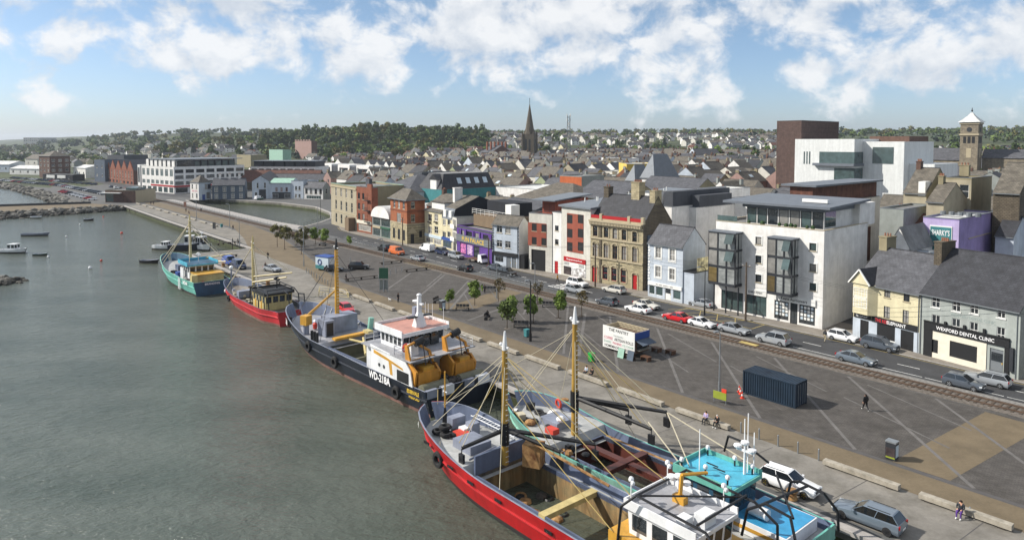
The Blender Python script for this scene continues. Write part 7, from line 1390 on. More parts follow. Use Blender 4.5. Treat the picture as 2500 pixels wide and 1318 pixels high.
q = MB(); q.tube([(3, -2.6, 4.4), (1.2, -2.8, 4.6), (.4, -2.6, 2.4)], .1, 'boat_black', 6); q.tube([(3, 0, 5.2), (1.0, 0, 5.0), (.4, 0, 2.4)], .1, 'boat_black', 6); b.add('stern_gallows', q); b.radar(7.2, -.6, 4.9, 1.7, m='boat_black')
b.mast(16.5, 0, 1.7, 11.4, .32, 'boat_cream', 'boat_cream'); b.spar('derrick', (16.2, 0, 5.6), (10.2, -4.6, 6.6), .17, 'boat_cream'); b.spar('derrick', (16.2, .2, 4.6), (9.8, -3.4, 6.0), .17, 'boat_cream'); b.clutter(26, 11.5, 24.5, -2.4, 2.4, 1.8, 44); b.box('net_drum', 17.2, -2.6, 1.8, 18.4, 2.4, 3.0, 'boat_grey'); b.box('gutting_table', 12.6, -1.5, 1.7, 14.5, 1.5, 2.7, 'boat_black'); q = MB(); q.cyl((24.6, 1.2, 2.0), (24.6, 1.2, 6.0), .15, 'boat_grey', n=6); q.ball((24.6, 1.2, 6.2), .4, 'boat_white', 8); b.add('lamp_post', q)
b.lines('stay', [((16.5, 0, 11.2), (27.5, 0, 3.3)), ((16.5, 0, 11.2), (22, 3, 2.9)), ((16.5, 0, 11.2), (22, -3, 2.9)), ((16.5, 0, 11.2), (10.2, -4.6, 6.6)), ((16.5, 0, 11), (9, 2, 4.8)), ((2, -2.6, 3), (-2, -6.2, 5.4))], 'rope', .06); b.tyre(.72, 1.4, 1, .6)
# ---------------------------------------------------------------- small boats
def small(name, label, px, py, L, B, turn, hullm, h=.9, cabin=None, inner='boat_grey', deckm='deck_brown', group=None):
    p = at(px, py, WL); b = Boat(name, label, 0, 0, L, B, lambda t: h + .35 * h * sstep(.5, 1, t), lambda t: h * .45, hullm, inner, deckm, boot='boot_dark', t0=.45, rake=L * .06, rub=False, turn=turn, raw=p, cat='boat', stern=.8, group=group)
    for f in (.3, .6): b.box('thwart', L * f - .12, -b.hb(f) + .1, h * .7, L * f + .12, b.hb(f) - .1, h * .76, deckm)
    if cabin: x0, x1, w, z, m = cabin; b.house('cabin', x0, x1, w, h * .45, z, m, m, .12, (.5, .92), 2, 2, -.05, .08, par=0, rimm=m)
    return b
small('motor_cruiser', 'white motor cruiser with small cabin moored among the open boats', 0, 617, 7.6, 2.6, -4, 'boat_white', 1.0, (2.8, 5.0, 1.0, 2.4, 'boat_white'), 'boat_white', 'deck_pale')
small('skiff', 'long pale grey open boat moored in the harbour', 54, 576, 8.5, 2.0, 3, 'boat_grey', .85, None, 'boat_grey', 'deck_brown'); small('dinghy', 'small white dinghy with dark interior moored near the causeway', 77, 533, 4.6, 1.9, -8, 'boat_white', .85, None); small('tender', 'little dark tender with outboard near the causeway', 205, 539, 3.4, 1.6, 15, 'boat_black', .6, None); small('green_punt', 'small dark green punt beside the motor cruiser', 82, 624, 3.6, 1.5, 2, 'trim_green', .5, None); small('black_skiff', 'black open skiff just off the bow of the teal trawler', 344, 641, 5.0, 1.7, -10, 'boat_black', .7, None)
small('half_decker', 'small white half-decker with black outboard near the quay steps', 376, 608, 6.8, 2.5, -12, 'boat_white', 1.2, (3.0, 4.6, .9, 2.2, 'boat_white'), 'boat_white', 'deck_pale'); b = small('navy_crabber', 'dark blue crab boat with white wheelhouse behind the teal trawler', 412, 612, 10, 3.4, 12, 'hull_navy', 1.7, (4.2, 6.6, 1.2, 4.0, 'boat_white'), 'boat_grey', 'deck_pale'); b.radar(5.4, 0, 4.1, 1.2); b = small('white_crabber', 'white crab boat with high bow moored by the quay steps', 470, 606, 9, 3.2, -35, 'boat_white', 1.5, (3.4, 5.6, 1.1, 3.6, 'boat_white'), 'hull_navy', 'deck_pale'); b.radar(4.6, 0, 3.7, 1.0)
for i, (px, py) in enumerate(((297, 570), (220, 655), (118, 628), (247, 637), (162, 578), (195, 549), (252, 530), (64, 617))): mb = MB(); mb.ball((0, 0, .12), .42 if i < 2 else .3, 'boat_white' if i % 3 else 'buoy_red', 9); p = at(px, py, WL); tag(mb.build('mooring_buoy', None, 60, p), ('white' if i % 3 else 'red') + ' round mooring buoy floating in the harbour', 'buoy', 'mooring buoys')
# ================================================================== vehicles
def carpaint(n, h, metal=.0): m = mat(n, C(h), .28, .04, 1, metal=metal, spec=.6); m.node_tree.nodes['Principled BSDF'].inputs['Coat Weight'].default_value = .6
for n_, h_ in dict(car_white='e6e7e8', car_silver='a9aeb3', car_grey='5b636d', car_black='15171a', car_red='c01822', car_navy='1c2a4a', car_blue='2348a0', car_steel='74808c', car_orange='c8642a', car_pale='c9c6bd').items(): carpaint(n_, h_, .35 if n_ in ('car_silver', 'car_grey', 'car_steel') else 0)
mat('lamp_clear', C('d8dde0'), .15, .05); mat('lamp_red', C('a01418'), .2, .05); mat('rim', C('b4b8bc'), .35, .1, 1, metal=.6); mat('rim_gold', C('7a6a30'), .4, .1, 1, metal=.5); glassmat('car_glass', (.012, .015, .018), .04, .0, .9)
KIND = {  # L, W, H, belt, [roof stations: windscreen base x, roof front, roof rear, rear base] from the nose, bonnet height
    'hatch': (4.1, 1.76, 1.48, .95, (1.15, 1.95, 3.55, 4.0), .82), 'saloon': (4.7, 1.82, 1.44, .93, (1.45, 2.25, 3.35, 4.15), .82), 'estate': (4.8, 1.82, 1.5, .95, (1.4, 2.2, 4.25, 4.7), .84), 'suv': (4.6, 1.9, 1.74, 1.08, (1.3, 1.95, 4.0, 4.5), .98), 'van': (5.0, 1.95, 1.98, 1.15, (.75, 1.55, 4.75, 4.95), .98), 'coupe': (4.3, 1.78, 1.38, .9, (1.4, 2.2, 3.1, 3.95), .78)}
WH = {}
def wheel_mesh(r, rim):
    if (r, rim) not in WH:
        t = MB(); t.lathe([(r * .62, -.11), (r * .95, -.11), (r, -.07), (r, .07), (r * .95, .11), (r * .62, .11)], 'rubber', n=18); q = MB(); q.cyl((0, 0, -.09), (0, 0, .1), r * .64, 'boat_black', n=14)
        for i in range(5): a = i * 1.2566; q.hexa([(math.cos(a + d) * r * e, math.sin(a + d) * r * e, .1) for d, e in ((-.6, .08), (-.2, .62), (.2, .62), (.6, .08))], [(math.cos(a + d) * r * e, math.sin(a + d) * r * e, .122) for d, e in ((-.6, .08), (-.2, .62), (.2, .62), (.6, .08))], rim)
        WH[(r, rim)] = (t.mesh('tyre', 40), q.mesh('rim'))
    return WH[(r, rim)]
def car_mb(kind, col):
    L, Wd, H, belt, rs, bon = KIND[kind]; X = lambda d: L / 2 - d; w = Wd / 2; body = MB()
    st = [(0.0, .42, .62, .72), (.12, .26, bon - .08, .9), (rs[0] * .55, .22, bon, .98), (rs[0], .2, belt - .02, 1.0), ((rs[1] + rs[2]) / 2, .2, belt, 1.0), (rs[3], .22, belt + .02, .98), (L - .1, .28, belt - (.02 if kind not in ('saloon', 'coupe') else .04), .92), (L, .42, belt - .2, .8)]
    rings = [[(X(d), s * w * k * f, z) for f, z in ((.86, zb), (.99, zb + .16), (1.0, zb + (zt - zb) * .55), (.95, zt - .04), (.86, zt))] for d, zb, zt, k in st for s in (1,)]
    k = len(st)
    for a, b in zip(rings, rings[1:]):
        for s in (1, -1):
            for j in range(4):
                q = [(p[0], p[1] * s, p[2]) for p in (a[j], b[j], b[j + 1], a[j + 1])]; body.poly(q if s > 0 else q[::-1], col)
        body.poly([a[4], b[4], (b[4][0], -b[4][1], b[4][2]), (a[4][0], -a[4][1], a[4][2])], col); body.poly([(a[0][0], -a[0][1], a[0][2]), (b[0][0], -b[0][1], b[0][2]), b[0], a[0]], 'boat_black')
    for r_, f in ((rings[0], 1), (rings[-1], -1)): q = [p for p in r_] + [(p[0], -p[1], p[2]) for p in r_[::-1]]; body.poly(q[::-f] if f < 0 else q, col)
    g = MB(); y0, y1 = w * .86, w * .68; zb, zt = belt - .03, H - .05; B_ = [(X(rs[0]), y0 * .96), (X(rs[3]), y0 * .95)]; T_ = [(X(rs[1]), y1), (X(rs[2]), y1)]
    P = lambda q, s, z: (q[0], q[1] * s, z)
    for s in (1, -1):
        q = [P(B_[0], s, zb), P(B_[1], s, zb), P(T_[1], s, zt), P(T_[0], s, zt)]; g.poly(q if s < 0 else q[::-1], 'car_glass')
    g.poly([P(B_[0], -1, zb), P(B_[0], 1, zb), P(T_[0], 1, zt), P(T_[0], -1, zt)], 'car_glass'); g.poly([P(B_[1], 1, zb), P(B_[1], -1, zb), P(T_[1], -1, zt), P(T_[1], 1, zt)], 'car_glass' if kind != 'van' else col)
    r = MB(); r.hexa([P(T_[0], -1, zt), P(T_[0], 1, zt), P(T_[1], 1, zt), P(T_[1], -1, zt)][::-1], [(T_[0][0] - .12, -y1 * .9, H), (T_[0][0] - .12, y1 * .9, H), (T_[1][0] + .08, y1 * .9, H), (T_[1][0] + .08, -y1 * .9, H)][::-1], col)
    for s in (1, -1):
        for q0, q1 in ((B_[0], T_[0]), (B_[1], T_[1]), (((B_[0][0] + B_[1][0]) / 2, y0), ((T_[0][0] + T_[1][0]) / 2, y1))): r.cyl(P(q0, s * 1.005, zb), P(q1, s * 1.01, zt), .032, col, n=4)
        if kind == 'van': r.hexa([(X(1.9), s * y0 * 1.01, zb), (X(4.7), s * y0 * 1.01, zb), (X(4.7), s * y0 * .99, zb), (X(1.9), s * y0 * .99, zb)], [(X(1.95), s * y1 * 1.03, zt), (X(4.65), s * y1 * 1.03, zt), (X(4.65), s * y1, zt), (X(1.95), s * y1, zt)], col)
        if kind == 'estate': r.tube([(X(rs[1] + .3), s * y1 * .9, H + .04), (X(rs[2] - .2), s * y1 * .9, H + .04)], .025, 'boat_black', 4)
    return body, g, r
def car(px, py, kind, col, label, head=1, group='cars on the quay street', turn=0.0, rim='rim', z=.01, cat='car'):
    L, Wd, H, belt, rs, bon = KIND[kind]; p = at(px, py, z); root = empty('car' if kind != 'van' else 'van', label, cat if kind != 'van' else 'van', p, (RZ_BOAT if head > 0 else RZ_FACE) + R(turn), group)
    body, g, r = car_mb(kind, col); body.build('body', root, 35, fix=True); g.build('windows', root); r.build('roof', root, fix=True); wr = .33 if kind != 'suv' else .37; tm, rm = wheel_mesh(wr, rim)
    for x in (L / 2 - .82, -L / 2 + .85):
        for s in (1, -1):
            o = put('wheel', tm, root, (x, s * (Wd / 2 - .1), wr)); o.rotation_euler = (R(-90 * s), 0, 0); put('rim', rm, o)
    for s in (1, -1):
        q = MB(); q.box(L / 2 - .2, s * Wd * .36, .58, .26, .34, .15, 'lamp_clear', -.25 * s); q.build('headlight', root); q = MB(); q.box(-L / 2 + .1, s * Wd * .38, belt - .22, .14, .26, .22, 'lamp_red', .2 * s); q.build('tail_light', root); q = MB(); q.box(L / 2 - rs[0] - .25, s * (Wd / 2 + .06), belt - .02, .16, .2, .13, col); q.build('wing_mirror', root)
    q = MB(); q.bx(L / 2 - .05, -.28, .42, L / 2 + .015, .28, .54, 'trim_white'); q.bx(-L / 2 - .015, -.28, .5, -L / 2 + .05, .28, .62, 'trim_white'); q.bx(L / 2 - .06, -.5, .56, L / 2 + .01, .5, .7, 'boat_black'); q.build('number_plate', root); return root
for a in [(1888, 838, 'suv', 'car_silver', 'silver off-roader passing the yellow track crossing pad', 1), (2090, 885, 'saloon', 'car_steel', 'silver-blue saloon with rear spoiler driving past the cream pub', -1), (2352, 945, 'hatch', 'car_grey', 'dark grey hatchback driving past the dental clinic', -1), (2408, 936, 'estate', 'car_silver', 'silver car overlapping the dark hatchback outside the dental clinic', 1), (2058, 831, 'hatch', 'car_white', 'white hatchback parked at the kerb before the cream pub', -1), (2148, 852, 'suv', 'car_grey', 'charcoal crossover parked outside the cream pub', -1), (1714, 797, 'coupe', 'car_white', 'white coupe queueing behind the red car', -1), (1652, 783, 'saloon', 'car_red', 'bright red saloon in the traffic queue', 1), (1792, 812, 'saloon', 'car_silver', 'silver saloon driving past the glass bay apartments', -1), (1558, 762, 'saloon', 'car_white', 'white saloon beside the yellow road box', 1), (1578, 752, 'saloon', 'car_pale', 'pale saloon in the far lane beside the white saloon', -1), (1482, 744, 'hatch', 'car_grey', 'dark grey hatchback opposite the ornate stone building', 1), (1499, 714, 'estate', 'car_pale', 'pale gold estate parked before the ornate stone building', 1), (1410, 699, 'suv', 'car_white', 'white crossover before the supermarket poster', -1), (1404, 714, 'hatch', 'car_silver', 'silver hatchback alongside the white crossover', -1), (1711, 748, 'saloon', 'car_silver', 'silver saloon turning out beside the pale blue-grey house', 1), (1238, 673, 'suv', 'car_black', 'black off-roader before the car entrance', -1), (1212, 660, 'saloon', 'car_grey', 'grey saloon outside the quoined house', -1), (1135, 661, 'hatch', 'car_black', 'black hatchback driving opposite the purple arcade', 1), (1114, 631, 'suv', 'car_silver', 'silver off-roader parked by the purple arcade', -1), (1081, 621, 'suv', 'car_navy', 'navy off-roader parked outside the cream houses', -1), (1043, 613, 'van', 'car_white', 'white panel van at the side street corner', 1), (1020, 636, 'coupe', 'car_silver', 'silver sports saloon driving opposite the white van', 1), (969, 621, 'van', 'car_orange', 'orange and white small van on the quay street', -1), (938, 612, 'suv', 'car_black', 'black pickup-like off-roader near the orange van', 1)]: car(*a)
GQ = 'vehicles parked on the quay'
car(1925, 1192, 'estate', 'car_white', 'white estate with gold wheels parked beside the blue dredger', -1, GQ, rim='rim_gold', turn=4); car(2120, 1276, 'estate', 'car_steel', 'blue-grey estate with roof rails parked at the quay edge', 1, GQ, turn=2, rim='boat_black'); car(846, 762, 'hatch', 'car_red', 'red hatchback parked beside the navy dredger', -1, GQ, turn=-8); car(665, 662, 'saloon', 'car_silver', 'silver saloon parked on the apron near the red trawler', -1, GQ, turn=12); car(583, 655, 'van', 'car_navy', 'dark blue van parked beside the teal trawler', -1, GQ); car(560, 645, 'van', 'car_blue', 'blue van parked behind the dark blue van', -1, GQ); car(877, 657, 'suv', 'car_black', 'black off-roader towing a small trailer on the plaza', -1, GQ, turn=50); car(816, 662, 'hatch', 'car_black', 'low black trailer hitched on the plaza', -1, GQ, turn=50)
for i, (px, py, c) in enumerate(((2398, 652, 'car_black'), (2420, 648, 'car_silver'), (2440, 656, 'car_blue'), (2470, 640, 'car_grey'), (2490, 660, 'car_blue'), (2455, 628, 'car_navy'), (2405, 668, 'car_black'), (2485, 680, 'car_navy'))): car(px, py, 'hatch' if i % 2 else 'saloon', c, f'{c[4:]} {"hatchback" if i % 2 else "saloon"} in the small car park by the lilac bar', 1 if i % 3 else -1, 'cars in the car park by the lilac bar', turn=90)
# flatbed truck, minibus
p = at(1166, 641, .01); r = empty('flatbed_truck', 'white flatbed truck parked outside the purple arcade', 'truck', p, RZ_FACE); q = MB(); q.hexa([(1.2, -.95, .45), (2.9, -.95, .45), (2.9, .95, .45), (1.2, .95, .45)], [(1.2, -.85, 2.1), (2.2, -.85, 2.1), (2.2, .85, 2.1), (1.2, .85, 2.1)], 'car_white'); q.build('cab', r); q = MB(); q.hexa([(2.28, -.8, 1.25), (2.66, -.8, 1.25), (2.66, .8, 1.25), (2.28, .8, 1.25)], [(2.2, -.75, 2.0), (2.32, -.75, 2.0), (2.32, .75, 2.0), (2.2, .75, 2.0)], 'car_glass'); q.build('windscreen', r); q = MB(); q.bx(-2.9, -1, .75, 1.1, 1, .9, 'trim_brown'); q.build('flatbed', r)
for x in (2.0, -1.9):
    for s in (1, -1): o = put('wheel', wheel_mesh(.36, 'rim')[0], r, (x, s * .85, .36)); o.rotation_euler = (R(90), 0, 0)
r = car(632, 488, 'van', 'car_white', 'green and white minibus parked by the basin', 1, GQ, turn=-60); q = MB(); q.bx(-2.4, -.99, .3, 2.2, -.96, .9, 'trim_green'); q.build('green_stripe', r)
# rows of parked cars far along the promenade: too small to show their parts
PM = []
for c in ('car_white', 'car_silver', 'car_black', 'car_navy', 'car_red', 'car_grey'):
    b_, g, r_ = car_mb('hatch', c); m = MB()
    for s in (b_, g, r_):
        o = len(m.v); m.v += s.v; m.f += [tuple(i + o for i in f) for f in s.f]; m.mi += [m.k(s.ms[i]) for i in s.mi]
    for x in (1.2, -1.2):
        for y in (.8, -.8): m.cyl((x, y - .1, .32), (x, y + .1, .32), .32, 'rubber', n=10)
    PM.append((m.mesh('parked_car'), c[4:]))
def row(a, b, n, turn, where):
    A, B_ = at(*a), at(*b)
    for i in range(n):
        m, c = PM[RND.choice((0, 1, 1, 2, 2, 3, 4, 5, 0))]; p = A.lerp(B_, (i + RND.uniform(-.1, .1)) / max(1, n - 1)); tag(put('parked_car', m, None, (p.x, p.y, .01), RZ_BOAT + R(turn) + RND.uniform(-.05, .05)), f'{c} car in the {where}', 'car', 'cars parked along the far promenade')
row((2, 442), (150, 455), 26, 60, 'long promenade row by the shore'); row((150, 455), (255, 476), 20, 60, 'promenade row nearest the pavilion'); row((152, 470), (226, 489), 9, 60, 'short promenade row above the rock bank'); row((30, 436), (230, 452), 20, 60, 'second promenade row before the brick apartments'); row((270, 458), (330, 470), 6, 0, 'street before the hotel')
# ================================================================== plaza, quay furniture, people
mat('galv', C('8d9296'), .45, .12, 2, metal=.5); mat('timber_grey', C('a29b8e'), .9, .22, 2, streak=.0, grime=.3); mat('timber_dark', C('3a342e'), .9, .25, 2); mat('container_blue', C('1d2f40'), .55, .18, 1, streak=.25, grime=.2); mat('bin_green', C('1fa040'), .5, .1); mat('cone_red', C('d0402a'), .6, .1); mat('sign_lime', C('8b9634'), .6, .1); mat('skin', C('c89a80'), .6, .1); mat('hair', C('2a211b'), .8, .2)
TREE_AT = [(1096, 757, 0), (1159, 746, 1), (1217, 736, 3), (1238, 802, 2), (1254, 786, 1), (1302, 788, 1), (1363, 776, 1), (1420, 772, 3), (677, 603, 4), (695, 609, 4), (736, 621, 4), (743, 605, 4), (723, 599, 3), (789, 600, 1), (770, 596, 1), (854, 607, 0), (1312, 742, 3)]
PT = [tree_proto('plaza_tree', 1.15, 1.35, 1.7, 520, .2, 'leaf_bright', 70, tr=.06, label='x', group='young trees on the plaza'), tree_proto('plaza_tree', 1.6, 1.9, 1.9, 900, .24, 'leaf_bright', 71, tr=.09, label='x', group='young trees on the plaza'), tree_proto('plaza_tree', 1.5, 1.8, 1.4, 800, .22, 'leaf_green', 72, tr=.09, label='x', group='young trees on the plaza'), tree_proto('plaza_tree', 1.5, 1.7, 2.0, 260, .16, 'leaf_brown', 73, tr=.08, label='x', group='young trees on the plaza', limbs=9), tree_proto('plaza_tree', 1.9, 2.0, 3.0, 700, .24, 'leaf_olive', 74, tr=.1, label='x', group='young trees on the plaza')]
tl = ['slender bright green sapling', 'rounded bright green young tree', 'darker green young tree', 'thin brown budding young tree', 'tall olive-brown young tree']; tp = set()
for n_, (px, py, k) in enumerate(TREE_AT):
    p = at(px, py, .0); lb = f'{tl[k]} ' + ('in the clump at the far end of the plaza' if px < 900 else 'in the planting between the plaza benches')
    s = RND.uniform(.78, .95)
    if k in tp: r = dup(PT[k], p, RND.uniform(0, 6), lb, s)
    else: r = PT[k]; tp.add(k); r.location = p; r['label'] = lb; r.scale = (s, s, s)
    q = MB(); q.cyl((0, 0, .0), (0, 0, .03), .55, 'ballast', n=10); q.build('soil_ring', r)
# stone/timber beams along the quay
bm_ = MB(); bm_.bx(-3.05, -.3, .14, 3.05, .3, .5, 'timber_grey'); bmm = bm_.mesh('beam'); ft = MB(); ft.bx(-.25, -.26, 0, .25, .26, .14, 'timber_dark'); ftm = ft.mesh('foot')
def beam(u, v, where):
    r = empty('quay_beam', f'long grey timber bench beam {where}', 'bench', W(u, v), RZ_BOAT, 'bench beams along the quay'); put('beam', bmm, r); put('foot', ftm, r, (-2.4, 0, 0)); put('foot', ftm, r, (2.4, 0, 0))
for u in [-36.5, -28.5, -20.5, -12.7, -5.1, 10.3, 18.2, 26.0, 33.8, 41.6, 49.4, 57.2, 65, 72.8, 80.6, 88.4]: beam(u, 8.25, 'between the brown path and the concrete apron')
for i in range(10): beam(209 + i * 11.5, 23.2, 'on the far arm of the quay')
bo = MB(); bo.cyl((0, 0, 0), (0, 0, 1.0), .07, 'galv', n=8); bo.ball((0, 0, 1.0), .075, 'galv', 8); bom = bo.mesh('bollard', 40)
for i in range(5): tag(put('bollard', bom, None, W(6.2 - i * 1.9, 8.6)), 'slim steel bollard in the gap between two bench beams', 'bollard', 'steel bollards')
for i in range(9): tag(put('bollard', bom, None, W(96 + i * 1.9, 9.2 + i * .3)), 'slim steel bollard beside the red trawler berth', 'bollard', 'steel bollards')
for px, py in ((925, 684), (938, 676), (953, 671), (967, 667), (981, 663), (855, 640)): tag(put('bollard', bom, None, at(px, py)), 'slim steel bollard on the plaza between dark benches', 'bollard', 'steel bollards')
mr = MB(); mr.lathe([(.42, 0), (.34, .25), (.3, .5), (.45, .62), (.4, .75), (.1, .8)], 'rust', n=12); mrm = mr.mesh('mooring_bollard', 40)
for u in (-3.2, 22, 48, 78, 104, 130): tag(put('mooring_bollard', mrm, None, W(u, .5, .05)), 'rusty iron mooring bollard on the quay edge', 'bollard', 'mooring bollards')
def long_bench(px, py, L, turn, lab):
    r = empty('timber_bench', lab, 'bench', at(px, py), RZ_BOAT + R(turn), 'long dark timber benches'); q = MB()
    for y in (-.22, 0, .22): s = MB(); s.bx(-L / 2, y - .09, .42, L / 2, y + .09, .5, 'timber_dark'); s.build('slat', r)
    for x in (-L * .4, 0, L * .4): s = MB(); s.bx(x - .08, -.3, 0, x + .08, .3, .42, 'timber_dark'); s.build('leg', r)
for a in ((956, 643, 6, -95, 'long dark bench by the railway beyond the plaza'), (1017, 661, 6, -95, 'long dark bench at the plaza edge near the crossing hatch'), (882, 682, 7, -98, 'long dark bench beside the brown path and black off-roader'), (545, 597, 4, -70, 'long dark bench by the quay steps'), (573, 594, 3.4, -70, 'long dark bench beside the information board'), (562, 628, 4, -75, 'long dark bench near the parked vans')): long_bench(*a)
def seat(px, py, turn, lab):
    r = empty('metal_seat', lab, 'bench', at(px, py), RZ_FACE + R(turn), 'black metal seats on the plaza'); 
    for i in range(4): s = MB(); s.bx(-1.1 + i * .56, -.25, .42, -.6 + i * .56, .22, .47, 'boat_black'); s.build('seat', r); s = MB(); s.hexa([(-1.1 + i * .56, .22, .55), (-.6 + i * .56, .22, .55), (-.6 + i * .56, .26, .55), (-1.1 + i * .56, .26, .55)], [(-1.1 + i * .56, .34, .95), (-.6 + i * .56, .34, .95), (-.6 + i * .56, .38, .95), (-1.1 + i * .56, .38, .95)], 'boat_black'); s.build('backrest', r)
    for x in (-1.05, 1.05): s = MB(); s.bx(x - .05, -.25, 0, x + .05, .3, .42, 'boat_black'); s.build('leg', r)
for a in ((1129, 757, 45, 'black four-place seat beside the slender sapling'), (1196, 712, 45, 'black seat near the railway with people at it'), (1340, 750, 45, 'black seat beside the green bin'), (1272, 799, 45, 'black seat beside the teal litter bin'), (1190, 778, 130, 'black seat facing the brown walkway'), (787, 600, 20, 'black seat among the far clump of trees'), (1068, 738, 120, 'black seat near the poster bin')): seat(*a)
# lamps and poles
def lamp(px, py, top, lab, arm=1.2, m='galv', r0=.09):
    p = at(px, py); H = atd(px, top, p.y).z; r = empty('lamp_post', lab, 'lamp post', p, RZ_FACE, 'street lamps'); q = MB(); q.cyl((0, 0, 0), (0, 0, 1.2), r0 * 1.5, m, n=8); q.cyl((0, 0, 1.2), (0, 0, H), r0, m, r0 * .6, 8); q.build('pole', r, 40)
    if arm: s = MB(); s.tube([(0, 0, H), (0, -.5 * arm, H + .35), (0, -arm, H + .4)], .05, m, 6); s.build('arm', r); s = MB(); s.box(0, -arm - .3, H + .33, .26, .8, .14, 'galv'); s.build('lantern', r)
for a in ((1756, 957, 815, 'slim steel lamp post beside the lime green notice', .5), (1720, 770, 655, 'black lamp post before the pale blue-grey house', 1.4, 'boat_black'), (937, 712, 588, 'steel lamp post behind the black direction sign', .4), (1295, 833, 690, 'dark lamp post beside the teal litter bin', .3, 'boat_black', .13), (742, 650, 560, 'lamp post beside the blue kiosk trailer', .5), (585, 601, 539, 'lamp post beside couple walking a dog', .4), (561, 556, 500, 'lamp post on the far brown path', .4), (480, 536, 492, 'lamp post far along the brown path', .4), (1306, 715, 647, 'short lamp post by the road railing', .4), (1213, 728, 640, 'thin post near the railway seat', 0), (776, 562, 505, 'lamp post at the basin corner', .4), (783, 536, 470, 'tall dark lamp post at the basin end', .4, 'boat_black')): lamp(*a)
def upole(px, py, top, lab):
    p = at(px, py); H = atd(px, top, p.y).z; r = empty('utility_pole', lab, 'pole', p, RZ_FACE, 'timber utility poles'); q = MB(); q.cyl((0, 0, 0), (0, 0, H), .17, 'bark', .12, 8); q.build('pole', r); q = MB(); q.bx(-.7, -.06, H - .7, .7, .06, H - .58, 'bark'); q.build('crossarm', r)
    for x in (-.6, 0, .6): s = MB(); s.cyl((x, 0, H - .58), (x, 0, H - .4), .05, 'trim_white', n=6); s.build('insulator', r)
    return p + Vector((0, 0, H - .45))
TP = [upole(*a) for a in ((983, 600, 531, 'timber utility pole at the orange brick corner'), (1193, 648, 580, 'timber utility pole beside the purple arcade'), (1453, 700, 595, 'timber utility pole before the ornate stone building'), (1820, 783, 640, 'timber utility pole before the glass bay apartments'), (2468, 922, 748, 'timber utility pole outside the dental clinic'))] 
TP.append(W(-45, 47, 9.5))
for a, b_ in zip(TP, TP[1:]):
    for k in (-.5, 0, .5):
        m_ = MB(); pts = [a.lerp(b_, i / 10) + Vector((UU.x * 0 + k * .76, k * .65, -4 * .8 * (i / 10) * (1 - i / 10) + k * .2)) for i in range(11)]; m_.tube([p - a for p in pts], .018, 'wire', 4); tag(m_.build('overhead_wire', None, None, a), 'thin overhead wire strung between the timber poles', 'wire', 'overhead wires')
# container
p = W(5.8, 18.4); cr_ = empty('shipping_container', 'dark blue corrugated shipping container on the plaza', 'container', p, RZ_BOAT); L_, H_, D_ = 6.1, 2.59, 2.44
q = MB(); n_ = 22
for side, y in ((1, 0.0), (-1, -D_)):
    for i in range(n_):
        x0, x1 = .1 + (L_ - .2) * i / n_, .1 + (L_ - .2) * (i + 1) / n_; d = .05 * side; xa, xb = x0 + (x1 - x0) * .35, x0 + (x1 - x0) * .65
        for (a, ya), (c, yc) in zip(((x0, y), (xa, y), (xb, y - d), (x1, y - d)), ((xa, y), (xb, y - d), (x1, y - d), (x1, y))): q.poly([(a, ya, .16), (c, yc, .16), (c, yc, H_ - .1), (a, ya, H_ - .1)][::-side], 'container_blue')
    q.build('side_panel', cr_); q = MB()
for i in range(n_): x0, x1 = L_ * i / n_, L_ * (i + 1) / n_; xm = (x0 + x1) / 2; q.poly([(x0, -D_, H_), (xm, -D_, H_ - .04), (xm, 0, H_ - .04), (x0, 0, H_)], 'container_blue'); q.poly([(xm, -D_, H_ - .04), (x1, -D_, H_), (x1, 0, H_), (xm, 0, H_ - .04)], 'container_blue')
q.build('roof', cr_); q = MB()
for x in (0, L_ - .12):
    for y in (-.1, -D_ - .02): q.bx(x, y, 0, x + .14, y + .14, H_ + .02, 'container_blue')
for z in (0, H_ - .12):
    for y in (-.06, -D_ - .02): q.bx(.14, y, z + .01, L_ - .12, y + .1, z + .14, 'container_blue')
q.build('frame', cr_); q = MB(); q.bx(.02, -D_ + .1, .1, .06, -.1, H_ - .1, 'container_blue'); q.bx(L_ - .06, -D_ + .1, .1, L_ - .02, -.1, H_ - .1, 'container_blue'); o = q.build('door', cr_)
for y in (-.5, -.95, -1.5, -1.95): s = MB(); s.cyl((-.03, y, .2), (-.03, y, H_ - .2), .025, 'galv', n=5); s.build('lock_rod', o)
# food kiosk
p = W(33.2, 18.9); k_ = empty('food_kiosk', 'food trailer with white board lettered THE PANTRY and blue awning', 'kiosk', p, RZ_FACE); L_ = 5.4; q = MB(); q.bx(0, .1, .5, L_, 3.0, 2.6, 'trim_brown'); q.build('body', k_); q = MB(); q.bx(-.05, 0, .35, L_ + .02, .1, 3.3, 'trim_white'); bd = q.build('board', k_)
for tx, x, z, w, h, m_ in (('THE PANTRY', 2.7, 2.72, 3.4, .42, 'text_black'), ('THE PANTRY', 2.7, 2.12, 1.7, .2, 'text_grey'), ('COFFEE', .95, 1.58, 1.5, .36, 'text_pink'), ('ARTISAN ROLLS', 3.6, 1.58, 3.2, .4, 'text_black'), ('SHAKES', .8, 1.08, 1.3, .3, 'text_green'), ('PANINIS', 2.5, 1.08, 1.5, .32, 'text_pink'), ('ICE CREAM', 4.3, 1.08, 1.8, .3, 'text_green'), ('HOMEMADE CAKES', 2.3, .52, 4.0, .36, 'text_black')): text('lettering', tx, bd, (x, -.012, z), w, m_, h)
q = MB(); q.bx(0, 2.9, 2.6, L_, 3.0, 3.3, 'trim_stone'); q.bx(0, .1, 2.6, .1, 2.9, 3.2, 'trim_stone')
for i in range(7): q.cyl((.3 + i * .8, .2, 3.2), (.8 + i * .7, 2.9, 3.2), .05, 'trim_stone', n=4)
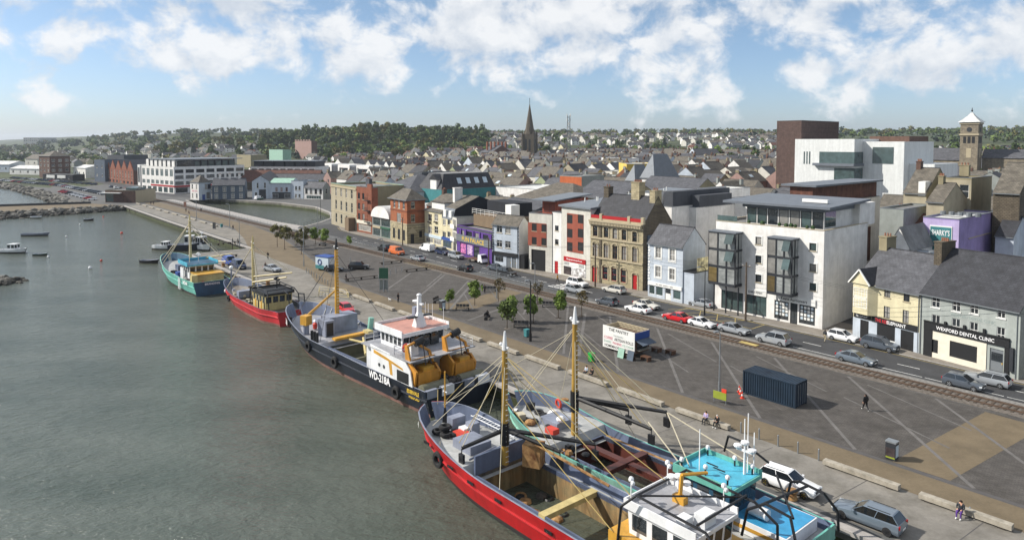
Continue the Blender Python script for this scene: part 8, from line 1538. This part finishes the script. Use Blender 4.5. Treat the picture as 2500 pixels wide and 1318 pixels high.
q.build('roof_frame', k_); q = MB(); q.bx(L_, .1, 2.3, L_ + .08, 3.0, 3.2, 'trim_blue'); q.hexa([(L_ + .05, .2, 2.2), (L_ + 1.3, .2, 1.8), (L_ + 1.3, 2.9, 1.8), (L_ + .05, 2.9, 2.2)], [(L_ + .05, .2, 2.26), (L_ + 1.3, .2, 1.86), (L_ + 1.3, 2.9, 1.86), (L_ + .05, 2.9, 2.26)], 'render_slateblue'); q.build('awning', k_); q = MB(); q.bx(L_ - .02, .5, 1.0, L_ + .04, 2.6, 2.0, 'glass'); q.bx(L_, .4, .9, L_ + .5, 2.7, 1.0, 'timber_grey'); q.build('counter', k_)
for x in (1.2, 4.2):
    for y in (.3, 2.8): q = MB(); q.cyl((x, y - .1, .32), (x, y + .1, .32), .32, 'rubber', n=12); q.build('wheel', k_)
for dx, dy, lab, m_ in ((4.1, -1.0, 'menu board with green picture leaning before the kiosk', 'copper_green'), (5.6, -.9, 'dark slatted board standing before the kiosk', 'render_slateblue')):
    c, s = math.cos(RZ_FACE), math.sin(RZ_FACE); q = MB(); q.hexa([(-.5, -.3, 0), (.5, -.3, 0), (.5, -.26, 0), (-.5, -.26, 0)], [(-.5, 0, 1.2), (.5, 0, 1.2), (.5, .04, 1.2), (-.5, .04, 1.2)], m_); q.hexa([(-.5, .3, 0), (.5, .3, 0), (.5, .34, 0), (-.5, .34, 0)], [(-.5, .05, 1.2), (.5, .05, 1.2), (.5, .09, 1.2), (-.5, .09, 1.2)], 'trim_brown'); tag(q.build('menu_board', None, None, p + Vector((dx * c - dy * s, dx * s + dy * c, 0)), RZ_FACE), lab, 'sign', 'boards by the kiosk')
for px, py, lab in ((1603, 858, 'wooden crate table beyond the kiosk awning'), (1637, 864, 'open wooden crate standing clear of the kiosk'), (1577, 880, 'wooden picnic table under the kiosk counter')):
    r = empty('crate_table', lab, 'table', at(px, py), RZ_FACE, 'crates by the kiosk')
    for i in range(4): q = MB(); q.bx(-.6, -.42 + i * .22, .5, .6, -.24 + i * .22, .56, 'trim_brown'); q.build('slat', r)
    for x in (-.5, .5): q = MB(); q.bx(x - .06, -.4, 0, x + .06, .4, .5, 'trim_brown'); q.build('leg', r)
# bins
def bin_(px, py, kind, lab, turn=0):
    r = empty('litter_bin', lab, 'bin', at(px, py), RZ_FACE + R(turn), 'litter bins'); q = MB()
    if kind == 'poster':
        q.bx(-.42, -.36, .06, .42, .36, 1.55, 'trim_dark'); q.build('body', r); q = MB(); q.bx(-.38, -.375, .3, .38, -.361, 1.1, 'poster_dark'); q.bx(-.38, -.375, .18, .38, -.361, .34, 'sign_lime'); q.build('poster', r); q = MB(); q.bx(.421, -.3, .3, .435, .3, 1.35, 'trim_paleblue'); q.build('poster', r); q = MB(); q.bx(-.45, -.39, 1.55, .45, .39, 1.68, 'galv'); q.build('lid', r)
    else:
        m_ = {'green': 'bin_green', 'teal': 'render_teal', 'dark': 'trim_green'}[kind]; q.box(0, 0, .08, .55, .6, .95, m_, 0, -.04, -.04); q.build('body', r); q = MB(); q.bx(-.34, -.36, 1.03, .34, .36, 1.12, m_); q.build('lid', r)
        for y in (-.25, .25): q = MB(); q.cyl((-.25, y - .04, .1), (-.25, y + .04, .1), .1, 'rubber', n=8); q.build('wheel', r)
for a in ((2177, 1120, 'poster', 'tall poster-clad litter bin at the edge of the brown crossing'), (1080, 757, 'poster', 'poster-clad litter bin beside the slender sapling'), (1444, 882, 'green', 'bright green wheelie bin beside the brown path'), (1286, 822, 'teal', 'teal litter bin beside the dark lamp post'), (1376, 750, 'dark', 'dark green bin behind the plaza seat'), (1283, 655, 'teal', 'blue bin beside the quoined house'), (541, 555, 'teal', 'blue-green information post on the far arm of the quay')): bin_(*a)
# notice, cones, direction sign, blue kiosk trailer
def board(px, py, w, z0, z1, m, lab, turn=0, m2=None, legs=2, txt=()):
    r = empty('notice_board', lab, 'sign', at(px, py), RZ_FACE + R(turn)); q = MB(); q.bx(-w / 2, -.04, z0, w / 2, .04, z1, m); o = q.build('panel', r)
    for x in ((-w / 2 + .06, w / 2 - .06) if legs == 2 else (0,)): q = MB(); q.cyl((x, .06, 0), (x, .06, z1), .04, 'galv', n=6); q.build('post', r)
    if m2: q = MB(); q.bx(w * .15, -.05, z1, w / 2, .05, z1 + .4, m2); q.build('logo_panel', r)
    for t, z, tw, th in txt: text('lettering', t, o, (0, -.05, z), tw, 'text_black', th)
board(1757, 984, 1.5, .45, 1.25, 'sign_lime', 'lime green notice on legs beside the slim lamp post', 5, 'cone_red', 2, ())
board(937, 714, 1.7, 2.6, 4.6, 'trim_green', 'dark green direction sign beside the brown path', 45, None, 2); board(937, 711, 1.5, .3, 2.2, 'render_grey', 'low glazed panel below the direction sign', 45); board(452, 512, 1.6, 1.2, 3.2, 'tile_rust', 'rust brown notice on the far brown path', 20); board(523, 560, 1.4, .2, 2.2, 'trim_black', 'dark information board at the end of the far beams', 20)
for px, py in ((1808, 962), (1812, 972), (1805, 957)): q = MB(); q.box(0, 0, 0, .42, .42, .05, 'cone_red'); q.lathe([(.17, .05), (.12, .3)], 'cone_red', n=10); q.lathe([(.121, .3), (.085, .5)], 'trim_white', n=10); q.lathe([(.086, .5), (.03, .78)], 'cone_red', n=10); tag(q.build('traffic_cone', None, None, at(px, py)), 'red and white traffic cone beside the shipping container', 'cone', 'traffic cones')
r = empty('kiosk_trailer', 'blue and white box trailer kiosk at the far end of the plaza', 'trailer', at(790, 662), RZ_FACE + R(15)); q = MB(); q.bx(-2.6, 0, .4, 1.5, 2.6, 3.0, 'trim_paleblue'); q.build('body', r); q = MB(); q.bx(-2.7, -.1, 3.0, 1.6, 2.7, 3.15, 'trim_blue'); q.build('roof', r); q = MB(); q.bx(-2.61, -.02, .4, .2, -.001, 1.2, 'render_teal'); q.torus((-1.2, -.03, 1.9), (0, 1, 0), .55, .12, 'trim_blue', 14, 5); q.build('wave_emblem', r)
for x in (-1.5, .5): q = MB(); q.cyl((x, .1, .3), (x, .3, .3), .3, 'rubber', n=10); q.build('wheel', r)
q = MB(); q.bx(1.51, .4, .6, 1.54, 1.6, 2.6, 'trim_white'); q.build('door', r)
# railings and barriers
def railing(name, lab, pts, h=1.05, m='galv', step=2.0, bars=2, fill=0):
    P = [W(*p) for p in pts]; o = P[0]; r = empty(name, lab, 'railing', o); q = MB()
    for k in range(1, bars + 1): q.tube([p - o + Vector((0, 0, h * k / bars)) for p in P], .035, m, 5)
    q.build('rails', r); tot = 0
    for a, b_ in zip(P, P[1:]):
        n = max(1, int((b_ - a).length / step))
        for i in range(n + 1): s = MB(); s.cyl((0, 0, 0), (0, 0, h), .045, m, n=6); s.build('post', r, None, a.lerp(b_, i / n) - o)
railing('road_railing', 'galvanised pedestrian railing between the railway and the road crossing', [(86, 39.2), (62, 38.9)], 1.1, 'galv', 1.6, 3); railing('basin_railing', 'long dark post railing along the front of the basin', [(300, 43.4), (208, 43.4), (190, 45.2)], 1.2, 'trim_dark', 2.2, 2); railing('rail_barrier', 'low grey guard rail along the railway by the basin', [(318, 38.4), (196, 38.4), (150, 38.9)], .9, 'galv', 3.0, 2); railing('street_railing', 'railing around the road island beyond the trees', [(150, 40), (128, 39.6)], 1.0, 'galv', 1.6, 2); railing('basin_end_railing', 'dark railing at the road end of the basin', [(190, 46), (197, 54.5), (208, 64.5)], 1.2, 'trim_dark', 2, 2); railing('berth_fence', 'cream painted low fence round the slipway beside the red trawler', [(92, 5.6), (86.5, 8.2), (82, 6.5), (88, 3.6), (92, 5.6)], .9, 'boat_cream', 2, 2)
st = empty('quay_steps', 'weathered timber steps and gangway down to the small boats', 'steps', W(152, 12))
for i in range(10): s = MB(); s.bx(-.2, -1.2, -.12, .2, 1.2, 0, 'sleeper_wood'); s.build('tread', st, None, (UU.x * (i * .4 + .3), UU.y * (i * .4 + .3), -.1 - i * .2), RZ_BOAT)
# ------------------------------------------------------------------ people
def skel(pose):
    """joints: name -> (pos, radius, parent, region)"""
    J = {'pel': ((0, 0, .95), .15, None, 't'), 'sp': ((0, 0, 1.15), .145, 'pel', 's'), 'ch': ((.01, 0, 1.36), .16, 'sp', 's'), 'nk': ((.02, 0, 1.5), .06, 'ch', 'k'), 'hd': ((.03, 0, 1.6), .095, 'nk', 'k'), 'tp': ((.02, 0, 1.70), .085, 'hd', 'h'), 'ns': ((.135, 0, 1.6), .02, 'hd', 'k')}
    for s, y in (('l', 1), ('r', -1)):
        J.update({s + 'sh': ((0, .19 * y, 1.42), .075, 'ch', 's'), s + 'el': ((-.03, .25 * y, 1.14), .055, s + 'sh', 's'), s + 'wr': ((.06, .26 * y, .9), .036, s + 'el', 's'), s + 'pa': ((.09, .26 * y, .82), .036, s + 'wr', 'k'), s + 'hp': ((0, .1 * y, .9), .12, 'pel', 't'), s + 'kn': ((.02, .11 * y, .5), .075, s + 'hp', 't'), s + 'an': ((-.02, .11 * y, .09), .05, s + 'kn', 't'), s + 'to': ((.17, .12 * y, .045), .045, s + 'an', 'o')})
        for i in range(4): J[f'{s}f{i}'] = ((.11 + .02 * (i % 2), (.235 + .018 * i) * y, .735 - .01 * (1 if 0 < i < 3 else 0)), .0085, s + 'pa', 'k')
        J[s + 'th'] = ((.135, .225 * y, .79), .0095, s + 'pa', 'k')
    if pose == 'walk':
        for k, p in dict(lkn=(.16, .1, .52), lan=(.3, .1, .12), lto=(.46, .1, .08), rkn=(-.05, -.1, .5), ran=(-.36, -.1, .14), rto=(-.24, -.1, .045)).items(): J[k] = (p, *J[k][1:])
    if pose == 'sit':
        dz = -.43; J = {k: ((v[0][0], v[0][1], v[0][2] + dz), *v[1:]) for k, v in J.items()}
        for s, y in (('l', 1), ('r', -1)):
            for k, p in dict(kn=(.42, .13 * y, .5), an=(.42, .13 * y, .09), to=(.6, .14 * y, .045), hp=(.04, .1 * y, .5), el=(.06, .24 * y, .72), wr=(.28, .14 * y, .68), pa=(.35, .12 * y, .67), th=(.38, .08 * y, .7)).items(): J[s + k] = (p, *J[s + k][1:])
            for i in range(4): J[f'{s}f{i}'] = ((.43 + .01 * (i % 2), (.1 + .018 * i) * y, .655), .0085, s + 'pa', 'k')
    return J
PMESH = {}
def person_mesh(pose):
    if pose in PMESH: return PMESH[pose]
    J = skel(pose); ks = list(J); me = bpy.data.meshes.new('person'); me.from_pydata([J[k][0] for k in ks], [(ks.index(J[k][2]), i) for i, k in enumerate(ks) if J[k][2]], [])
    ob = bpy.data.objects.new('p', me); COL.objects.link(ob); m = ob.modifiers.new('skin', 'SKIN'); m.use_smooth_shade = True; m.branch_smoothing = .4
    for i, k in enumerate(ks): sv = me.skin_vertices[0].data[i]; sv.radius = (J[k][1],) * 2; sv.use_root = (k == 'pel')
    ob.modifiers.new('sub', 'SUBSURF').levels = 1
    dg = bpy.context.evaluated_depsgraph_get(); ev = ob.evaluated_get(dg); out = bpy.data.meshes.new_from_object(ev); bpy.data.objects.remove(ob); out.materials.clear()
    reg = ['k', 'h', 's', 't', 'o']; segs = [(Vector(J[k][0]), Vector(J[J[k][2]][0]), reg.index(J[k][3])) for k in ks if J[k][2]]
    for f in out.polygons:
        c = f.center; best = min(segs, key=lambda s: (c - (s[1] + (s[0] - s[1]) * max(0, min(1, (c - s[1]).dot(s[0] - s[1]) / max(1e-6, (s[0] - s[1]).length_squared))))).length); f.material_index = best[2]
    tz = max(v.co.z for v in out.vertices)
    for f in out.polygons:
        if f.center.z > tz - .11 or (f.center.z > tz - .24 and f.center.x < .0): f.material_index = 1
    PMESH[pose] = out; return out
def person(px, py, pose, top, leg, lab, turn=0, z=.012, sc=1.0, hair='hair', shoe='boat_black'):
    me = person_mesh(pose).copy()
    for m_ in ('skin', hair, top, leg, shoe): me.materials.append(M[m_])
    r = empty('person', lab, 'person', at(px, py, z), RZ_FACE + R(turn)); r.scale = (sc,) * 3; put('body', me, r)
    if hair == 'hair': q = MB(); zt = max(v.co.z for v in me.vertices); q.ball((0.0, 0, zt - .085), .108, 'hair', 8, .9); q.build('hair', r)
    return r
for a in ((2113, 1002, 'walk', 'boat_black', 'boat_black', 'person in a long black coat striding across the plaza', 150, .012, 1.05, 'hair', 'trim_white'), (1724, 1033, 'sit', 'render_lilac', 'trim_dark', 'person in a lilac top sitting on a bench beam', -90), (1751, 1042, 'sit', 'boat_black', 'boat_black', 'person in black with a white hat sitting on a bench beam', -90, .012, 1.0, 'trim_white', 'trim_white'), (2345, 1262, 'sit', 'trim_dark', 'render_purple', 'person in dark jacket and purple trousers sitting on a bench beam', -90, .012, 1.05, 'hair', 'trim_white'), (972, 738, 'stand', 'boat_black', 'trim_dark', 'person in dark clothes walking a white dog on the brown path', 20), (654, 633, 'walk', 'boat_black', 'trim_dark', 'person in black walking along the far brown path', 160), (648, 659, 'walk', 'trim_dark', 'boat_black', 'person in dark clothes near the silver saloon', -60), (568, 596, 'stand', 'trim_dark', 'trim_dark', 'person in dark grey beside a lamp post with a dog', 90), (581, 596, 'stand', 'boat_black', 'boat_black', 'tall person in black beside a lamp post with a dog', 90), (569, 562, 'walk', 'boat_black', 'trim_dark', 'person in black on the far arm of the quay', 30), (845, 688, 'stand', 'boat_black', 'boat_black', 'person in black beside the long dark bench', 40), (1190, 776, 'sit', 'boat_black', 'trim_dark', 'person in black sitting on the seat by the brown walkway', 130), (2014, 834, 'walk', 'trim_dark', 'trim_stone', 'person in brown jacket crossing the street by the white apartments', 90), (1361, 690, 'walk', 'boat_gold', 'trim_dark', 'person in a yellow jacket on the pavement by the supermarket poster', 20), (1432, 917, 'sit', 'render_bluegrey', 'trim_dark', 'person in a pale top sitting beside another on a bench beam', -90), (1446, 922, 'sit', 'boat_black', 'trim_dark', 'person in black sitting beside another on a bench beam', -90), (368, 500, 'walk', 'boat_black', 'trim_dark', 'person in black near the pavilion', 0), (375, 500, 'walk', 'trim_dark', 'trim_dark', 'person in grey near the pavilion', 0), (454, 518, 'walk', 'trim_brown', 'trim_dark', 'person in brown on the far brown path', 10), (461, 523, 'sit', 'tile_rust', 'trim_dark', 'person in rust red sitting on the far arm of the quay', 10), (491, 518, 'walk', 'boat_black', 'trim_dark', 'person in black beside the basin railing', 180), (715, 585, 'stand', 'boat_black', 'trim_dark', 'person in black under the far clump of trees', 0), (1183, 716, 'stand', 'trim_dark', 'trim_dark', 'person standing beside the railway seat', 0), (1213, 714, 'sit', 'boat_black', 'trim_dark', 'person in black on the railway seat', 60)): person(*a)
def dog(px, py, m, lab, turn=0, s=1.0):
    r = empty('dog', lab, 'dog', at(px, py, .012), RZ_FACE + R(turn)); r.scale = (s,) * 3
    J = {'c': ((.16, 0, .34), .095, None), 'b': ((0, 0, .33), .085, 'c'), 'h': ((-.16, 0, .34), .08, 'b'), 'n': ((.26, 0, .43), .055, 'c'), 'k': ((.32, 0, .5), .065, 'n'), 'm': ((.42, 0, .47), .03, 'k'), 't': ((-.26, 0, .42), .022, 'h'), 't2': ((-.32, 0, .5), .014, 't'), 'el': ((.3, .05, .58), .018, 'k'), 'er': ((.3, -.05, .58), .018, 'k')}
    for s_, y in (('l', 1), ('r', -1)): J.update({s_ + 'e': ((.17, .07 * y, .2), .035, 'c'), s_ + 'w': ((.18, .07 * y, .1), .022, s_ + 'e'), s_ + 'p': ((.2, .07 * y, .02), .022, s_ + 'w'), s_ + 'k': ((-.12, .07 * y, .22), .045, 'h'), s_ + 'o': ((-.22, .07 * y, .13), .022, s_ + 'k'), s_ + 'f': ((-.18, .07 * y, .02), .022, s_ + 'o')})
    ks = list(J); me = bpy.data.meshes.new('dog'); me.from_pydata([J[k][0] for k in ks], [(ks.index(J[k][2]), i) for i, k in enumerate(ks) if J[k][2]], []); ob = bpy.data.objects.new('d', me); COL.objects.link(ob); md = ob.modifiers.new('skin', 'SKIN'); md.use_smooth_shade = True
    for i, k in enumerate(ks): me.skin_vertices[0].data[i].radius = (J[k][1],) * 2; me.skin_vertices[0].data[i].use_root = k == 'c'
    ob.modifiers.new('sub', 'SUBSURF').levels = 1; out = bpy.data.meshes.new_from_object(ob.evaluated_get(bpy.context.evaluated_depsgraph_get())); bpy.data.objects.remove(ob); out.materials.clear(); out.materials.append(M[m]); put('body', out, r)
dog(952, 735, 'trim_white', 'small white dog on the brown path', 200); dog(574, 597, 'trim_stone', 'pale dog between two people by the lamp post', 90); dog(2364, 1258, 'trim_grey', 'small grey dog beside the person in purple trousers', 90)
# ================================================================== causeway and rock armour
RK = []
for k in range(6):
    bm = bmesh.new(); bmesh.ops.create_icosphere(bm, subdivisions=1, radius=1); r = random.Random(k)
    for v in bm.verts: v.co *= r.uniform(.72, 1.2); v.co.z *= .75
    me = bpy.data.meshes.new('rock'); bm.to_mesh(me); bm.free(); me.materials.append(M['rock']); RK.append(me)
RKW = []
for me in RK[:3]: m2 = me.copy(); m2.materials.clear(); m2.materials.append(M['rock_wet']); RKW.append(m2)
cw = empty('causeway', 'low causeway with rock armour running out from the quay', 'causeway', W(310, 17, 0)); o = cw.location
q = MB(); P = [W(309.5, 17.2), W(331, 8.8), W(342, -30), W(352, -140), W(322, -140), (W(313, -28))]; q.hexa([(p.x - o.x, p.y - o.y, -3) for p in P][::-1], [(p.x - o.x, p.y - o.y, .0) for p in P][::-1], 'resin_brown'); q.build('roadway', cw, fix=True)
q = MB(); a, b_ = W(331, 8) - o, W(342, -30) - o; c_ = W(352, -140) - o
for s, e in ((a, b_), (b_, c_)): d = (e - s).normalized() * .25; n = Vector((-d.y, d.x, 0)); q.hexa([s + n, s - n, e - n, e + n], [p + Vector((0, 0, .9)) for p in (s + n, s - n, e - n, e + n)], 'trim_dark')
q.build('parapet', cw, fix=True)
q = MB(); q.poly([W(309.5, 17.2, .02) - o, W(313, -28, .02) - o, W(322, -140, .02) - o, W(305, -140, -2.6) - o, W(298, -28, -2.6) - o, W(306.5, 16.5, -2.6) - o], 'rock_wet'); q.build('bank', cw); RND.seed(3)
def rocks(root, n, f, s0, s1, wet=-1.2):
    for _ in range(n):
        p, z = f(); s = RND.uniform(s0, s1); x = put('rock', RND.choice(RKW if z < wet else RK), root, (p.x - root.location.x, p.y - root.location.y, z - root.location.z), RND.uniform(0, 6), (s, s * RND.uniform(.7, 1.2), s * .8)); x.rotation_euler = (RND.uniform(-.5, .5), RND.uniform(-.5, .5), RND.uniform(0, 6))
def f1():
    v = RND.uniform(-58, 16); t = RND.random(); w = 2 + 13 * sstep(17, -28, v); u0 = 309.5 + 3.5 * sstep(17, -28, v) + max(0, -28 - v) * .08; return W(u0 - w * t, v), .15 - 2.4 * t
rocks(cw, 260, f1, .8, 1.5)
sh = empty('shore_bank', 'curving rock armour bank below the far promenade', 'rock bank', W(331, 8, 0)); SL = [(331, 8.5), (363, 4.5), (396, 5.4), (437, 3.2), (496, -.6), (560, -8.3), (620, -30)]
q = MB()
for a, b_ in zip(SL, SL[1:]): q.poly([W(*a, .05) - sh.location, W(a[0], a[1] - 8, -2.8) - sh.location, W(b_[0], b_[1] - 8, -2.8) - sh.location, W(*b_, .05) - sh.location], 'rock')
q.build('bank', sh)
def f2():
    i = RND.randrange(5); a, b_ = SL[i], SL[i + 1]; f = RND.random(); t = RND.random(); return W(a[0] + (b_[0] - a[0]) * f, a[1] + (b_[1] - a[1]) * f - 8 * t), .3 - 2.4 * t
rocks(sh, 230, f2, .9, 1.8, -1.7)
rm = empty('rock_mound', 'dark seaweed-covered rock mound breaking the harbour water', 'rocks', at(-40, 672, WL))
def f3(): a = RND.uniform(0, 6.28); d = RND.random() ** .6; return at(-30, 668, 0) + Vector((math.cos(a) * 7.5 * d, math.sin(a) * 5 * d, 0)), -2.2 + 1.7 * (1 - d)
rocks(rm, 90, f3, .7, 1.2, -1.5)
# thin sea haze over the whole place
hz_ = bpy.data.materials.new('haze'); hz_.use_nodes = True; n = hz_.node_tree.nodes; n.remove(n['Principled BSDF']); pv = n.new('ShaderNodeVolumePrincipled'); pv.inputs['Density'].default_value = .00009; pv.inputs['Color'].default_value = (.80, .88, 1, 1); pv.inputs['Anisotropy'].default_value = .2
hz_.node_tree.links.new(pv.outputs[0], n['Material Output'].inputs['Volume']); M['haze'] = hz_
q = MB(); q.bx(-6500, -650, -7, 8000, 9500, 110, 'haze'); ho = q.build('haze'); tag(ho, 'thin pale sea haze hanging over harbour and town', 'haze', None, 'stuff'); S.cycles.volume_step_rate = 4
